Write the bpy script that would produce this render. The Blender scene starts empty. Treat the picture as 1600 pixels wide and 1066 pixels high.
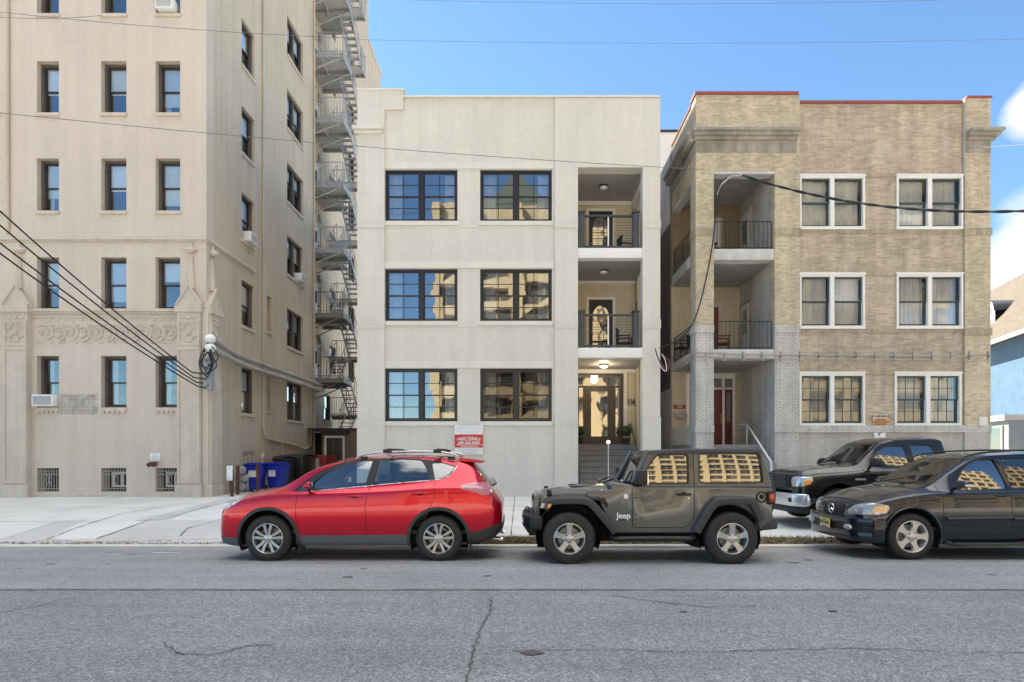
import bpy, bmesh, math, random
from mathutils import Vector, Matrix
from mathutils.bvhtree import BVHTree
R = math.radians
rnd = random.Random(7)
C = bpy.context.scene
# ---------------- camera, sky, sun, exposure ----------------
FPX = 900.0; VX = 815.0; HY = 710.0; CZ = 1.65     # focal length in photo pixels, vanishing point, eye height
cam_d = bpy.data.cameras.new('camera'); cam = bpy.data.objects.new('camera', cam_d); C.collection.objects.link(cam)
cam.location = (0, 0, CZ); cam.rotation_euler = (R(90), 0, 0)
cam_d.sensor_width = 36; cam_d.lens = FPX/1600*36
cam_d.shift_x = -(VX-800)/1600; cam_d.shift_y = (HY-533)/1600
cam_d.clip_start = 0.05; cam_d.clip_end = 3000
C.camera = cam
SUN_EL = 47.0; SUN_AZ = -56.0            # azimuth of the sun, clockwise from +Y
w = bpy.data.worlds.new('World'); C.world = w; w.use_nodes = True
nt = w.node_tree; nd = nt.nodes; lk = nt.links; nd.clear()
sky = nd.new('ShaderNodeTexSky'); sky.sky_type = 'NISHITA'; sky.sun_disc = False
sky.sun_elevation = R(SUN_EL); sky.sun_rotation = R(SUN_AZ); sky.air_density = 1.0; sky.dust_density = 0.05; sky.ozone_density = 3.0
tc = nd.new('ShaderNodeTexCoord')
nz = nd.new('ShaderNodeTexNoise'); nz.inputs['Scale'].default_value = 5.0; nz.inputs['Detail'].default_value = 8; nz.inputs['Roughness'].default_value = .55
mp = nd.new('ShaderNodeMapping'); mp.inputs['Scale'].default_value = (1, 1, 1.9); mp.inputs['Location'].default_value = (.35, .2, .1)
lk.new(tc.outputs['Generated'], mp.inputs[0]); lk.new(mp.outputs[0], nz.inputs['Vector'])
def blob(dirv, r0, r1):
    v = Vector(dirv).normalized()
    n = nd.new('ShaderNodeVectorMath'); n.operation = 'DISTANCE'; lk.new(tc.outputs['Generated'], n.inputs[0]); n.inputs[1].default_value = v
    m = nd.new('ShaderNodeMapRange'); m.inputs[1].default_value = r0; m.inputs[2].default_value = r1; m.inputs[3].default_value = 1; m.inputs[4].default_value = 0
    lk.new(n.outputs['Value'], m.inputs[0]); return m.outputs[0]
def pdir(x, y): return ((x-VX)/FPX, 1, (HY-y)/FPX)
b1 = blob(pdir(1625, 165), .0, .075); b2 = blob(pdir(1680, 420), .05, .17); fill_cloud = blob((.1, -.12, 1), .38, .74)  # third blob: unseen overhead cloud, added to brighten the ground with neutral light
mx = nd.new('ShaderNodeMath'); mx.operation = 'MAXIMUM'; lk.new(b1, mx.inputs[0]); lk.new(b2, mx.inputs[1])
mx2 = nd.new('ShaderNodeMath'); mx2.operation = 'MAXIMUM'; lk.new(mx.outputs[0], mx2.inputs[0]); mb3 = nd.new('ShaderNodeMath'); mb3.operation = 'MULTIPLY'; lk.new(fill_cloud, mb3.inputs[0]); mb3.inputs[1].default_value = 1.0; lk.new(mb3.outputs[0], mx2.inputs[1])
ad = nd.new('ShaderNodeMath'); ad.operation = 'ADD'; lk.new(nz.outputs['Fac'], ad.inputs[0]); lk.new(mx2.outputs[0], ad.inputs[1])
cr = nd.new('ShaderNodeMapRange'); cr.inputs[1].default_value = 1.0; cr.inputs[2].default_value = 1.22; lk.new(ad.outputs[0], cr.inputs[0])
mixc = nd.new('ShaderNodeMixRGB'); ccol = nd.new('ShaderNodeMixRGB'); ccol.inputs[1].default_value = (5.0, 5.1, 5.3, 1); ccol.inputs[2].default_value = (17, 17, 16.6, 1); lk.new(fill_cloud, ccol.inputs[0]); lk.new(ccol.outputs[0], mixc.inputs[2])
wb = nd.new('ShaderNodeMixRGB'); wb.blend_type = 'MULTIPLY'; wb.inputs[0].default_value = 1; wb.inputs[2].default_value = (.97, 1.13, 1.17, 1); lk.new(sky.outputs[0], wb.inputs[1])
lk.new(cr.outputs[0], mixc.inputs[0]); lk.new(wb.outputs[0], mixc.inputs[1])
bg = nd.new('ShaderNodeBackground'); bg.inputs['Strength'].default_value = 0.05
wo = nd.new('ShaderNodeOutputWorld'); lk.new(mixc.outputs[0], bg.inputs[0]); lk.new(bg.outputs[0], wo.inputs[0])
sd = bpy.data.lights.new('sun', 'SUN'); sd.energy = 5.0; sd.angle = R(.5); sd.color = (1, .88, .70)
so = bpy.data.objects.new('sun', sd); C.collection.objects.link(so)
sv = Vector((math.sin(R(SUN_AZ))*math.cos(R(SUN_EL)), math.cos(R(SUN_AZ))*math.cos(R(SUN_EL)), math.sin(R(SUN_EL))))
so.rotation_euler = sv.to_track_quat('Z', 'Y').to_euler(); so.location = (-30, 60, 60)
C.view_settings.view_transform = 'Standard'; C.view_settings.look = 'None'; C.view_settings.gamma = 1; C.view_settings.exposure = 2.2
try: C.cycles.max_bounces = 8; C.cycles.transparent_max_bounces = 12
except Exception: pass

# ---------------- helpers ----------------
def X_(x, D=19.0): return (x-VX)*D/FPX
def Z_(y, D=19.0): return CZ-(y-HY)*D/FPX
class MB:
    def __init__(s): s.v = []; s.f = []; s.m = []; s.M = 0; s.T = None
    def add(s, vs, fs):
        b = len(s.v)
        if s.T is not None: vs = [s.T @ Vector(p) for p in vs]
        s.v += [tuple(p) for p in vs]
        for f in fs: s.f.append(tuple(b+i for i in f)); s.m.append(s.M)
        return s
    def box(s, x0, x1, y0, y1, z0, z1):
        x0, x1 = min(x0, x1), max(x0, x1); y0, y1 = min(y0, y1), max(y0, y1); z0, z1 = min(z0, z1), max(z0, z1)
        return s.add([(x0,y0,z0),(x1,y0,z0),(x1,y1,z0),(x0,y1,z0),(x0,y0,z1),(x1,y0,z1),(x1,y1,z1),(x0,y1,z1)],
                     [(0,3,2,1),(4,5,6,7),(0,1,5,4),(1,2,6,5),(2,3,7,6),(3,0,4,7)])
    def prism(s, poly, a0, a1, axis='y'):
        # poly of (x,z) for axis y; (x,y) for axis z; (y,z) for axis x
        n = len(poly)
        def P(p, a): return {'y': (p[0], a, p[1]), 'z': (p[0], p[1], a), 'x': (a, p[0], p[1])}[axis]
        vs = [P(p, a0) for p in poly]+[P(p, a1) for p in poly]
        area = sum(poly[i][0]*poly[(i+1) % n][1]-poly[(i+1) % n][0]*poly[i][1] for i in range(n))
        flip = (area < 0) ^ (a1 < a0) ^ (axis == 'y')
        fs = [tuple(reversed(range(n))), tuple(range(n, 2*n))]+[(i, (i+1) % n, n+(i+1) % n, n+i) for i in range(n)]
        if flip: fs = [tuple(reversed(f)) for f in fs]
        return s.add(vs, fs)
    def tube(s, path, r, n=8, closed=False, caps=True):
        P = [Vector(p) for p in path]; N = len(P); vs = []; up = None
        rr = r if isinstance(r, (list, tuple)) else [r]*N
        for i in range(N):
            a = P[i-1] if (i > 0 or closed) else P[i]; b = P[(i+1) % N] if (i < N-1 or closed) else P[i]
            t = (b-a)
            t = t.normalized() if t.length > 1e-9 else Vector((0, 0, 1))
            if up is None: up = Vector((0, 0, 1)) if abs(t.z) < .9 else Vector((1, 0, 0))
            side = t.cross(up)
            if side.length < 1e-6: side = t.cross(Vector((0, 1, .1)))
            side.normalize(); up = side.cross(t).normalized()
            for k in range(n):
                an = 2*math.pi*k/n+math.pi/n; vs.append(P[i]+(side*math.cos(an)+up*math.sin(an))*rr[i])
        fs = []
        for i in range(N if closed else N-1):
            j = (i+1) % N
            for k in range(n): fs.append((i*n+k, i*n+(k+1) % n, j*n+(k+1) % n, j*n+k))
        if caps and not closed: fs += [tuple(reversed(range(n))), tuple((N-1)*n+k for k in range(n))]
        return s.add(vs, fs)
    def lathe(s, prof, c, axis='z', n=24, a0=0, a1=360):
        # prof (r, h)
        full = abs(a1-a0) >= 360; m = n if full else n+1; vs = []
        for r, h in prof:
            for k in range(m):
                a = R(a0+(a1-a0)*k/n); u, v = r*math.cos(a), r*math.sin(a)
                vs.append({'z': (c[0]+u, c[1]+v, c[2]+h), 'y': (c[0]+u, c[1]+h, c[2]+v), 'x': (c[0]+h, c[1]+u, c[2]+v)}[axis])
        fs = []
        for i in range(len(prof)-1):
            for k in range(n):
                q = (i*m+k, i*m+(k+1) % m, (i+1)*m+(k+1) % m, (i+1)*m+k)
                fs.append(q if axis != 'y' else tuple(reversed(q)))
        return s.add(vs, fs)
    def ball(s, c, r, n=12, sc=(1, 1, 1)):
        vs = []; fs = []; m = n//2
        for i in range(m+1):
            t = math.pi*i/m
            for k in range(n):
                a = 2*math.pi*k/n; vs.append((c[0]+r*sc[0]*math.sin(t)*math.cos(a), c[1]+r*sc[1]*math.sin(t)*math.sin(a), c[2]-r*sc[2]*math.cos(t)))
        for i in range(m):
            for k in range(n): fs.append((i*n+k, i*n+(k+1) % n, (i+1)*n+(k+1) % n, (i+1)*n+k))
        return s.add(vs, fs)
    def build(s, name, mats, parent=None, smooth=None, bevel=0, seg=2, loc=None):
        me = bpy.data.meshes.new(name)
        off = Vector((0, 0, 0))
        if parent is not None and parent.get('_off') is not None: off = Vector(parent['_off'])
        if loc is not None: off = Vector(loc)
        me.from_pydata([tuple(Vector(p)-off) for p in s.v], [], s.f)
        if not isinstance(mats, (list, tuple)): mats = [mats]
        for m in mats: me.materials.append(m)
        if len(mats) > 1: me.polygons.foreach_set('material_index', s.m)
        o = bpy.data.objects.new(name, me); C.collection.objects.link(o)
        fixmesh(me, smooth, bevel, seg)
        if parent is not None:
            o.parent = parent; o['_off'] = list(off)
        elif loc is not None: o.location = loc; o['_off'] = list(off)
        return o
def fixmesh(me, smooth=None, bevel=0, seg=2):
    bm = bmesh.new(); bm.from_mesh(me)
    bmesh.ops.remove_doubles(bm, verts=bm.verts, dist=1e-5)
    if bevel:
        es = [e for e in bm.edges if len(e.link_faces) == 2 and e.calc_face_angle(0) > R(35)]
        bmesh.ops.bevel(bm, geom=es, offset=bevel, segments=seg, affect='EDGES', clamp_overlap=True, profile=.5)
    bmesh.ops.recalc_face_normals(bm, faces=bm.faces)
    if smooth or bevel:
        ang = R(smooth or 40)
        for f in bm.faces: f.smooth = True
        for e in bm.edges:
            e.smooth = not (len(e.link_faces) == 2 and e.calc_face_angle(0) > ang)
    bm.to_mesh(me); bm.free(); me.update()
def tag(o, label=None, cat=None, group=None, kind=None):
    if label: o['label'] = label
    if cat: o['category'] = cat
    if group: o['group'] = group
    if kind: o['kind'] = kind
    return o
def thing(name, label, cat, loc=(0, 0, 0), rz=0, group=None):
    o = bpy.data.objects.new(name, None); C.collection.objects.link(o); o.location = loc; o.rotation_euler = (0, 0, rz)
    o['_off'] = [0.0, 0.0, 0.0] if rz else list(map(float, loc)); o.empty_display_size = .2
    return tag(o, label, cat, group)
def local(o): o['_off'] = [0.0, 0.0, 0.0]; return o      # parts given in the thing's own coordinates
def struct(name, mb, m, **k): return tag(mb.build(name, m, **k), kind='structure')
def copy_tree(o, parent=None):
    c = o.copy(); C.collection.objects.link(c)
    if parent is not None: c.parent = parent
    for ch in list(o.children): copy_tree(ch, c)
    return c
def text(name, s, size, loc, rot, mat, parent, depth=.004, bold=0, align='CENTER', xs=1):
    cu = bpy.data.curves.new(name, 'FONT'); cu.body = s; cu.size = size; cu.align_x = align; cu.align_y = 'CENTER'; cu.extrude = depth; cu.offset = bold; cu.resolution_u = 3
    t = bpy.data.objects.new(name, cu); C.collection.objects.link(t)
    dg = bpy.context.evaluated_depsgraph_get(); me = bpy.data.meshes.new_from_object(t.evaluated_get(dg)); bpy.data.objects.remove(t)
    off = Vector(parent['_off']) if parent is not None else Vector((0, 0, 0))
    M = Matrix.Translation(Vector(loc)-off) @ Matrix.LocRotScale(None, __import__('mathutils').Euler(rot), Vector((xs, 1, 1)))
    me.transform(M); me.materials.clear(); me.materials.append(mat); me.name = name
    o = bpy.data.objects.new(name, me); C.collection.objects.link(o); o.parent = parent; o['_off'] = list(off); return o
FRONT = (R(90), 0, 0)

# ---------------- materials ----------------
class NT:
    def __init__(s, name):
        s.mat = bpy.data.materials.new(name); s.mat.use_nodes = True; s.t = s.mat.node_tree; s.n = s.t.nodes; s.l = s.t.links
        s.b = s.n['Principled BSDF']; s.o = s.n['Material Output']
    def node(s, typ, **kw):
        n = s.n.new(typ)
        for k, v in kw.items():
            if k in n.inputs: n.inputs[k].default_value = v
            else: setattr(n, k, v)
        return n
    def link(s, a, b): s.l.new(a, b)
    def noise(s, vec, scale, detail=4, rough=.5):
        n = s.node('ShaderNodeTexNoise', Scale=scale, Detail=detail, Roughness=rough); s.link(vec, n.inputs['Vector']); return n.outputs['Fac']
    def ramp(s, fac, pts):
        n = s.node('ShaderNodeValToRGB'); e = n.color_ramp.elements
        while len(e) < len(pts): e.new(.5)
        for i, (p, c) in enumerate(pts): e[i].position = p; e[i].color = (c, c, c, 1) if not isinstance(c, (tuple, list)) else (*c, 1)
        s.link(fac, n.inputs[0]); return n.outputs[0]
    def mix(s, fac, a, b, typ='MIX'):
        n = s.node('ShaderNodeMixRGB', blend_type=typ)
        for i, q in enumerate((fac, a, b)):
            if hasattr(q, 'links'): s.link(q, n.inputs[i])
            else: n.inputs[i].default_value = q if i == 0 else (*q, 1) if isinstance(q, (tuple, list)) else (q, q, q, 1)
        return n.outputs[0]
    def bump(s, h, dist=.01, strength=1, prev=None):
        n = s.node('ShaderNodeBump', Distance=dist, Strength=strength); s.link(h, n.inputs['Height'])
        if prev is not None: s.link(prev, n.inputs['Normal'])
        return n.outputs[0]
    def coord(s, k='Object'):
        return s.node('ShaderNodeTexCoord').outputs[k]
    def setp(s, **kw):
        for k, v in kw.items():
            k = k.replace('_', ' ')
            i = s.b.inputs[k]
            if hasattr(v, 'links'): s.link(v, i)
            else: i.default_value = v
def wallvec(t):
    # world-size coordinates that run along the wall whichever way it faces
    g = t.node('ShaderNodeTexCoord'); sp = t.node('ShaderNodeSeparateXYZ'); t.link(g.outputs['Object'], sp.inputs[0])
    sn = t.node('ShaderNodeSeparateXYZ'); t.link(g.outputs['Normal'], sn.inputs[0])
    ab = t.node('ShaderNodeMath', operation='ABSOLUTE'); t.link(sn.outputs[0], ab.inputs[0])
    gt = t.node('ShaderNodeMath', operation='GREATER_THAN'); t.link(ab.outputs[0], gt.inputs[0]); gt.inputs[1].default_value = .6
    mi = t.node('ShaderNodeMix'); t.link(gt.outputs[0], mi.inputs[0]); t.link(sp.outputs[0], mi.inputs[2]); t.link(sp.outputs[1], mi.inputs[3])
    cb = t.node('ShaderNodeCombineXYZ'); t.link(mi.outputs[0], cb.inputs[0]); t.link(sp.outputs[2], cb.inputs[1]); t.link(g.outputs['Object'], cb.inputs[2]) if False else None
    return cb.outputs[0], g.outputs['Object']
def brick(name, c1, c2, mortar, h=.068, wd=.21, ms=.01, stain=.12, bump=.006, rough=.85, big=.35, blotch=None):
    t = NT(name); v, ob = wallvec(t)
    b = t.node('ShaderNodeTexBrick', Scale=1.0); t.link(v, b.inputs['Vector'])
    for k, val in (('Brick Width', wd), ('Row Height', h), ('Mortar Size', ms), ('Mortar Smooth', .3), ('Bias', 0.0)): b.inputs[k].default_value = val
    b.inputs['Color1'].default_value = (*c1, 1); b.inputs['Color2'].default_value = (*c2, 1); b.inputs['Mortar'].default_value = (*mortar, 1)
    n1 = t.noise(ob, big, 6, .6); n2 = t.noise(ob, 9, 5, .6)
    col = t.mix(1.0, b.outputs['Color'], t.ramp(n1, [(.3, 1-stain*1.6), (.7, 1+.0)]), 'MULTIPLY')
    col = t.mix(1.0, col, t.ramp(n2, [(.3, 1-stain), (.65, 1.0)]), 'MULTIPLY')
    # rain streaks running down the wall
    mpn = t.node('ShaderNodeMapping'); mpn.inputs['Scale'].default_value = (2.2, 2.2, .12); t.link(ob, mpn.inputs[0])
    n3 = t.noise(mpn.outputs[0], 1.3, 6, .65); col = t.mix(1.0, col, t.ramp(n3, [(.35, 1-stain*1.1), (.6, 1.0)]), 'MULTIPLY')
    if blotch:
        n4 = t.noise(ob, 1.1, 8, .7); col = t.mix(t.ramp(n4, [(.58, 0), (.64, .6)]), col, blotch)
    t.setp(Base_Color=col, Roughness=rough)
    inv = t.node('ShaderNodeMath', operation='SUBTRACT'); inv.inputs[0].default_value = 1; t.link(b.outputs['Fac'], inv.inputs[1])
    bn = t.bump(inv.outputs[0], bump, .9); n5 = t.noise(ob, 60, 3); t.setp(Normal=t.bump(n5, .002, .6, bn))
    return t.mat
def plaster(name, col, rough=.8, var=.1, scale=1.5, bump=.003, bscale=40, streak=.1, spec=.5):
    t = NT(name); ob = t.coord()
    c = t.mix(1.0, col, t.ramp(t.noise(ob, scale, 6, .6), [(.3, 1-var*1.5), (.7, 1.0)]), 'MULTIPLY')
    if streak:
        mpn = t.node('ShaderNodeMapping'); mpn.inputs['Scale'].default_value = (2.5, 2.5, .15); t.link(ob, mpn.inputs[0])
        c = t.mix(1.0, c, t.ramp(t.noise(mpn.outputs[0], 1.5, 6, .65), [(.35, 1-streak), (.6, 1.0)]), 'MULTIPLY')
    t.setp(Base_Color=c, Roughness=rough, Normal=t.bump(t.noise(ob, bscale, 4), bump, .7)); t.b.inputs['Specular IOR Level'].default_value = spec
    return t.mat
def plain(name, col, rough=.5, metal=0, coat=0, var=.06, bump=0, bscale=60, spec=.5):
    t = NT(name); ob = t.coord(); n = t.noise(ob, 6, 4, .6)
    t.setp(Base_Color=t.mix(1.0, col, t.ramp(n, [(.3, 1-var), (.7, 1.0)]), 'MULTIPLY'), Metallic=metal)
    r = t.node('ShaderNodeMapRange'); r.inputs[3].default_value = max(.02, rough*.85); r.inputs[4].default_value = min(1, rough*1.15); t.link(n, r.inputs[0]); t.setp(Roughness=r.outputs[0])
    t.b.inputs['Coat Weight'].default_value = coat; t.b.inputs['Coat Roughness'].default_value = .03; t.b.inputs['Specular IOR Level'].default_value = spec
    if bump: t.setp(Normal=t.bump(t.noise(ob, bscale, 4), bump, .7))
    return t.mat
def glass(name, refl=.3, tint=(.8, .85, .86), wave=.02, wscale=1.6, rtint=(1, 1, 1)):
    t = NT(name); t.n.remove(t.b); ob = t.coord()
    tr = t.node('ShaderNodeBsdfTransparent'); tr.inputs[0].default_value = (*tint, 1)
    gl = t.node('ShaderNodeBsdfGlossy', Roughness=.015); gl.inputs[0].default_value = (*rtint, 1)
    bn = t.bump(t.noise(ob, wscale, 2, .4), wave, 1.0); t.link(bn, gl.inputs['Normal'])
    fr = t.node('ShaderNodeFresnel'); fr.inputs[0].default_value = 1.5
    ma = t.node('ShaderNodeMath', operation='MAXIMUM'); t.link(fr.outputs[0], ma.inputs[0]); ma.inputs[1].default_value = refl
    mi = t.node('ShaderNodeMixShader'); t.link(ma.outputs[0], mi.inputs[0]); t.link(tr.outputs[0], mi.inputs[1]); t.link(gl.outputs[0], mi.inputs[2]); t.link(mi.outputs[0], t.o.inputs[0])
    return t.mat
def asphalt(name, lo, hi, scale=1.0, spot=.0, tintc=(1, 1, 1.02)):
    t = NT(name); ob = t.coord()
    v = t.node('ShaderNodeTexVoronoi', Scale=75*scale); t.link(ob, v.inputs['Vector'])
    sp = t.node('ShaderNodeSeparateColor'); t.link(v.outputs['Color'], sp.inputs[0])
    st = t.ramp(sp.outputs[0], [(.0, lo*.75), (.55, (lo+hi)/2), (.93, hi), (1.0, hi*1.35)])
    n1 = t.noise(ob, .45, 6, .65); n2 = t.noise(ob, 14, 5, .7); n3 = t.noise(ob, 160, 2, .6)
    c = t.mix(1.0, st, t.ramp(n1, [(.3, .80), (.7, 1.08)]), 'MULTIPLY'); c = t.mix(1.0, c, t.ramp(n2, [(.3, .85), (.7, 1.1)]), 'MULTIPLY')
    c = t.mix(1.0, c, t.ramp(n3, [(.3, .8), (.7, 1.2)]), 'MULTIPLY')
    mpn = t.node('ShaderNodeMapping'); mpn.inputs['Scale'].default_value = (.12, 1.6, 1); t.link(ob, mpn.inputs[0])
    c = t.mix(1.0, c, t.ramp(t.noise(mpn.outputs[0], 1.2, 5, .6), [(.35, .88), (.65, 1.05)]), 'MULTIPLY'); c = t.mix(1.0, c, tintc, 'MULTIPLY')
    if spot:
        n4 = t.noise(ob, 2.3, 8, .75); c = t.mix(t.ramp(n4, [(.66, 0), (.72, spot)]), c, (.02, .02, .02))
    t.setp(Base_Color=c, Roughness=.85, Normal=t.bump(v.outputs['Distance'], .006*1/scale, .8, t.bump(n2, .01, .4)))
    return t.mat
def concrete(name, col, var=.18, joints=None, rough=.85):
    t = NT(name); ob = t.coord()
    c = t.mix(1.0, col, t.ramp(t.noise(ob, .7, 8, .65), [(.3, 1-var), (.7, 1.0)]), 'MULTIPLY')
    c = t.mix(1.0, c, t.ramp(t.noise(ob, 35, 5, .7), [(.3, .86), (.7, 1.06)]), 'MULTIPLY')
    c = t.mix(t.ramp(t.noise(ob, 2.7, 8, .8), [(.60, 0), (.72, .5)]), c, tuple(q*.55 for q in col))
    t.setp(Base_Color=c, Roughness=rough, Normal=t.bump(t.noise(ob, 90, 4, .6), .004, .7))
    return t.mat
M = {}
M['white_brick'] = brick('white_painted_brick', (.67, .635, .57), (.695, .66, .595), (.65, .615, .55), stain=.06, bump=.0025, ms=.012)
M['white_trim'] = plain('white_trim_paint', (.76, .74, .71), .45, var=.05)
M['cream_smooth'] = plaster('cream_smooth_paint', (.68, .65, .585), var=.05, streak=.05)
M['beige_brick'] = brick('beige_painted_brick', (.635, .55, .465), (.65, .565, .48), (.615, .53, .445), stain=.07, bump=.003, big=.25)
M['beige_stone'] = plaster('beige_stone_trim', (.61, .53, .44), var=.12, streak=.12, bump=.004, bscale=25)
M['beige_patch'] = brick('bare_painted_patch', (.62, .58, .50), (.68, .64, .56), (.5, .45, .38), stain=.25, big=3)
M['beige_side'] = brick('beige_side_brick', (.64, .55, .43), (.66, .57, .45), (.58, .48, .37), stain=.12, bump=.005, big=.2)
M['tan_brick'] = brick('tan_brick', (.74, .62, .42), (.50, .41, .27), (.60, .53, .42), ms=.011, stain=.17, big=.8, blotch=(.62, .55, .44))
M['brown_brick'] = brick('brown_tan_brick', (.66, .54, .40), (.46, .365, .26), (.58, .50, .39), h=.06, wd=.28, ms=.009, stain=.19, big=.9, blotch=(.52, .45, .37))
M['white_old_brick'] = brick('old_white_painted_brick', (.70, .67, .63), (.75, .72, .68), (.46, .45, .43), stain=.2, bump=.006, big=.9)
M['grey_old_brick'] = brick('greyish_painted_brick', (.56, .52, .47), (.59, .55, .50), (.47, .43, .39), stain=.15, bump=.004, big=.9)
M['red_brick'] = brick('dark_red_brick', (.16, .065, .045), (.11, .05, .035), (.13, .10, .085), stain=.25)
M['cream_brick'] = brick('cream_porch_brick', (.66, .56, .41), (.7, .6, .45), (.52, .44, .33), stain=.1)
M['stone'] = plaster('weathered_stone', (.40, .365, .31), var=.3, streak=.3, bump=.006)
M['coping_red'] = plain('red_clay_coping', (.30, .075, .055), .7, var=.3)
M['soffit'] = None
def boards(name, col, axis=0, pitch=.09, dirt=.25):
    t = NT(name); ob = t.coord(); sp = t.node('ShaderNodeSeparateXYZ'); t.link(ob, sp.inputs[0])
    m = t.node('ShaderNodeMath', operation='MULTIPLY'); t.link(sp.outputs[axis], m.inputs[0]); m.inputs[1].default_value = 1/pitch
    f = t.node('ShaderNodeMath', operation='FRACT'); t.link(m.outputs[0], f.inputs[0])
    g = t.ramp(f.outputs[0], [(.0, .45), (.07, 1), (.93, 1), (1, .45)])
    c = t.mix(1.0, col, g, 'MULTIPLY'); c = t.mix(1.0, c, t.ramp(t.noise(ob, 2, 6, .7), [(.3, 1-dirt), (.7, 1)]), 'MULTIPLY')
    t.setp(Base_Color=c, Roughness=.6, Normal=t.bump(g, .006, .8)); return t.mat
M['soffit'] = boards('grey_soffit_boards', (.42, .40, .385), 0)
M['soffit_old'] = boards('old_soffit_boards', (.46, .45, .45), 0, dirt=.4)
M['black_frame'] = plain('black_window_frame', (.016, .017, .022), .35, var=.2)
M['dark_wood'] = plain('weathered_dark_wood', (.13, .105, .09), .7, var=.5, bump=.003)
M['sash_dark'] = plain('dark_sash', (.035, .03, .03), .5, var=.2)
M['white_frame'] = plain('white_window_frame', (.74, .72, .68), .5, var=.08)
M['green_sash'] = plain('dark_green_sash', (.035, .06, .06), .5, var=.2)
M['glass_mirror'] = glass('reflective_window_glass', .34, (.72, .76, .78), .005, .75, (.9, .95, 1))
M['glass_old'] = glass('old_window_glass', .05, (.9, .94, .96), .006, 1.0)
M['glass_blue'] = glass('sky_reflecting_glass', .27, (.82, .9, .96), .012, 1.5, (.9, .97, 1))
M['glass_clear'] = glass('clear_glass', .10, (.92, .94, .94), .004, 2)
M['glass_door'] = glass('door_glass', .36, (.5, .5, .48), .008, 1.2)
M['blind'] = plain('white_blind', (.88, .88, .88), .8)
M['curtain'] = plain('grey_curtain', (.60, .60, .62), .9, var=.15)
M['curtain_white'] = plain('white_curtain', (.72, .73, .74), .9, var=.1)
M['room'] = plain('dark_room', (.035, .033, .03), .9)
M['galv'] = plain('galvanised_steel', (.42, .435, .45), .5, metal=.35, var=.3)
M['dark_steel'] = plain('dark_grey_steel', (.24, .235, .225), .55, metal=.3, var=.3)
M['black_iron'] = plain('black_iron', (.015, .015, .016), .5, var=.3)
M['rust'] = plain('rusty_steel', (.12, .045, .028), .8, var=.4, bump=.003)
M['rail_post'] = plain('dark_blue_grey_post', (.045, .05, .06), .45)
M['pipe_grey'] = plain('grey_conduit', (.42, .40, .37), .5, metal=.1, var=.25)
M['brown_door'] = plain('dark_brown_door', (.055, .04, .03), .45, var=.25)
M['red_door'] = plain('dark_red_door', (.14, .022, .016), .4, var=.2)
M['white_door'] = plain('white_door', (.60, .61, .63), .5)
M['tread'] = plain('dark_step_tread', (.12, .125, .13), .6)
M['white_sun'] = plain('outdoor_white_paint', (.32, .32, .32), .6)
M['steps_grey'] = plaster('grey_painted_steps', (.27, .275, .28), var=.15, streak=0)
M['black'] = plain('black_plastic', (.012, .012, .013), .5)
M['wire'] = plain('black_cable', (.010, .010, .011), .6)
M['wire_grey'] = plain('grey_thin_cable', (.16, .16, .17), .6)
M['white_plastic'] = plain('white_plastic', (.78, .78, .78), .35)
M['sign_white'] = plain('sign_white', (.76, .75, .75), .4)
M['sign_red'] = plain('sign_red', (.55, .03, .03), .4)
M['sign_grey_ink'] = plain('sign_grey_ink', (.36, .34, .40), .5)
M['sign_orange'] = plain('sign_orange', (.62, .33, .15), .5)
M['sign_blue'] = plain('sign_blue', (.03, .05, .22), .5)
M['sign_brown'] = plain('sign_brown', (.12, .07, .04), .5)
M['leaf'] = plain('topiary_leaf', (.035, .075, .02), .6, var=.6)
M['blue_plastic'] = plain('blue_bin_plastic', (.012, .03, .42), .4, var=.12)
M['dumpster_dark'] = plain('dark_dumpster_steel', (.045, .045, .04), .35, metal=.5, var=.4, bump=.01, bscale=2)
M['dumpster_red'] = plain('red_dumpster_steel', (.30, .022, .016), .45, metal=.0, var=.45, bump=.008, bscale=3)
M['shed'] = plaster('brown_shed_wall', (.20, .14, .10), var=.2)
def emis(name, col, st):
    t = NT(name); t.setp(Base_Color=(.8, .8, .8, 1)); t.b.inputs['Emission Color'].default_value = (*col, 1); t.b.inputs['Emission Strength'].default_value = st; return t.mat
M['lamp_on'] = emis('lit_lamp_glass', (1, .86, .6), 2.2)

M['white_soldier'] = brick('white_soldier_bricks', (.67, .635, .57), (.695, .66, .595), (.59, .555, .49), h=.21, wd=.075, stain=.06, bump=.006)
M['soldier_tan'] = brick('tan_soldier_bricks', (.60, .50, .35), (.45, .37, .25), (.44, .38, .3), h=.22, wd=.075, stain=.2, bump=.008)
M['cream_wall'] = brick('cream_recess_brick', (.66, .58, .43), (.70, .62, .47), (.56, .49, .36), stain=.06, bump=.004)
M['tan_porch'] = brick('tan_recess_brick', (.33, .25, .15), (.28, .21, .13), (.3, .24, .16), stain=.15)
M['white_old_paint'] = plaster('old_white_paint', (.62, .61, .60), var=.22, streak=.15)
M['glass_dim'] = glass('dim_window_glass', .10, (.55, .56, .56), .005, .8)
M['glass_tan'] = glass('ground_floor_glass', .10, (.88, .9, .88), .004, 1.2)
M['brass'] = plain('brass', (.5, .36, .14), .3, metal=.9)
M['blue_stucco'] = plaster('blue_stucco', (.06, .125, .21), var=.15, streak=.1, bump=.01, bscale=12)
M['pale_blue'] = plaster('pale_blue_grey_wall', (.16, .19, .21), var=.1)
M['shingle'] = brick('tan_shingles', (.125, .105, .085), (.09, .075, .06), (.06, .05, .04), h=.14, wd=.3, ms=.02, stain=.1, bump=.01)
M['slate'] = plain('dark_slate_dormer_roof', (.045, .05, .065), .6, var=.4)
M['tower_wall'] = plaster('cream_tower_wall', (.39, .315, .20), var=.06, streak=.05)
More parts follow.
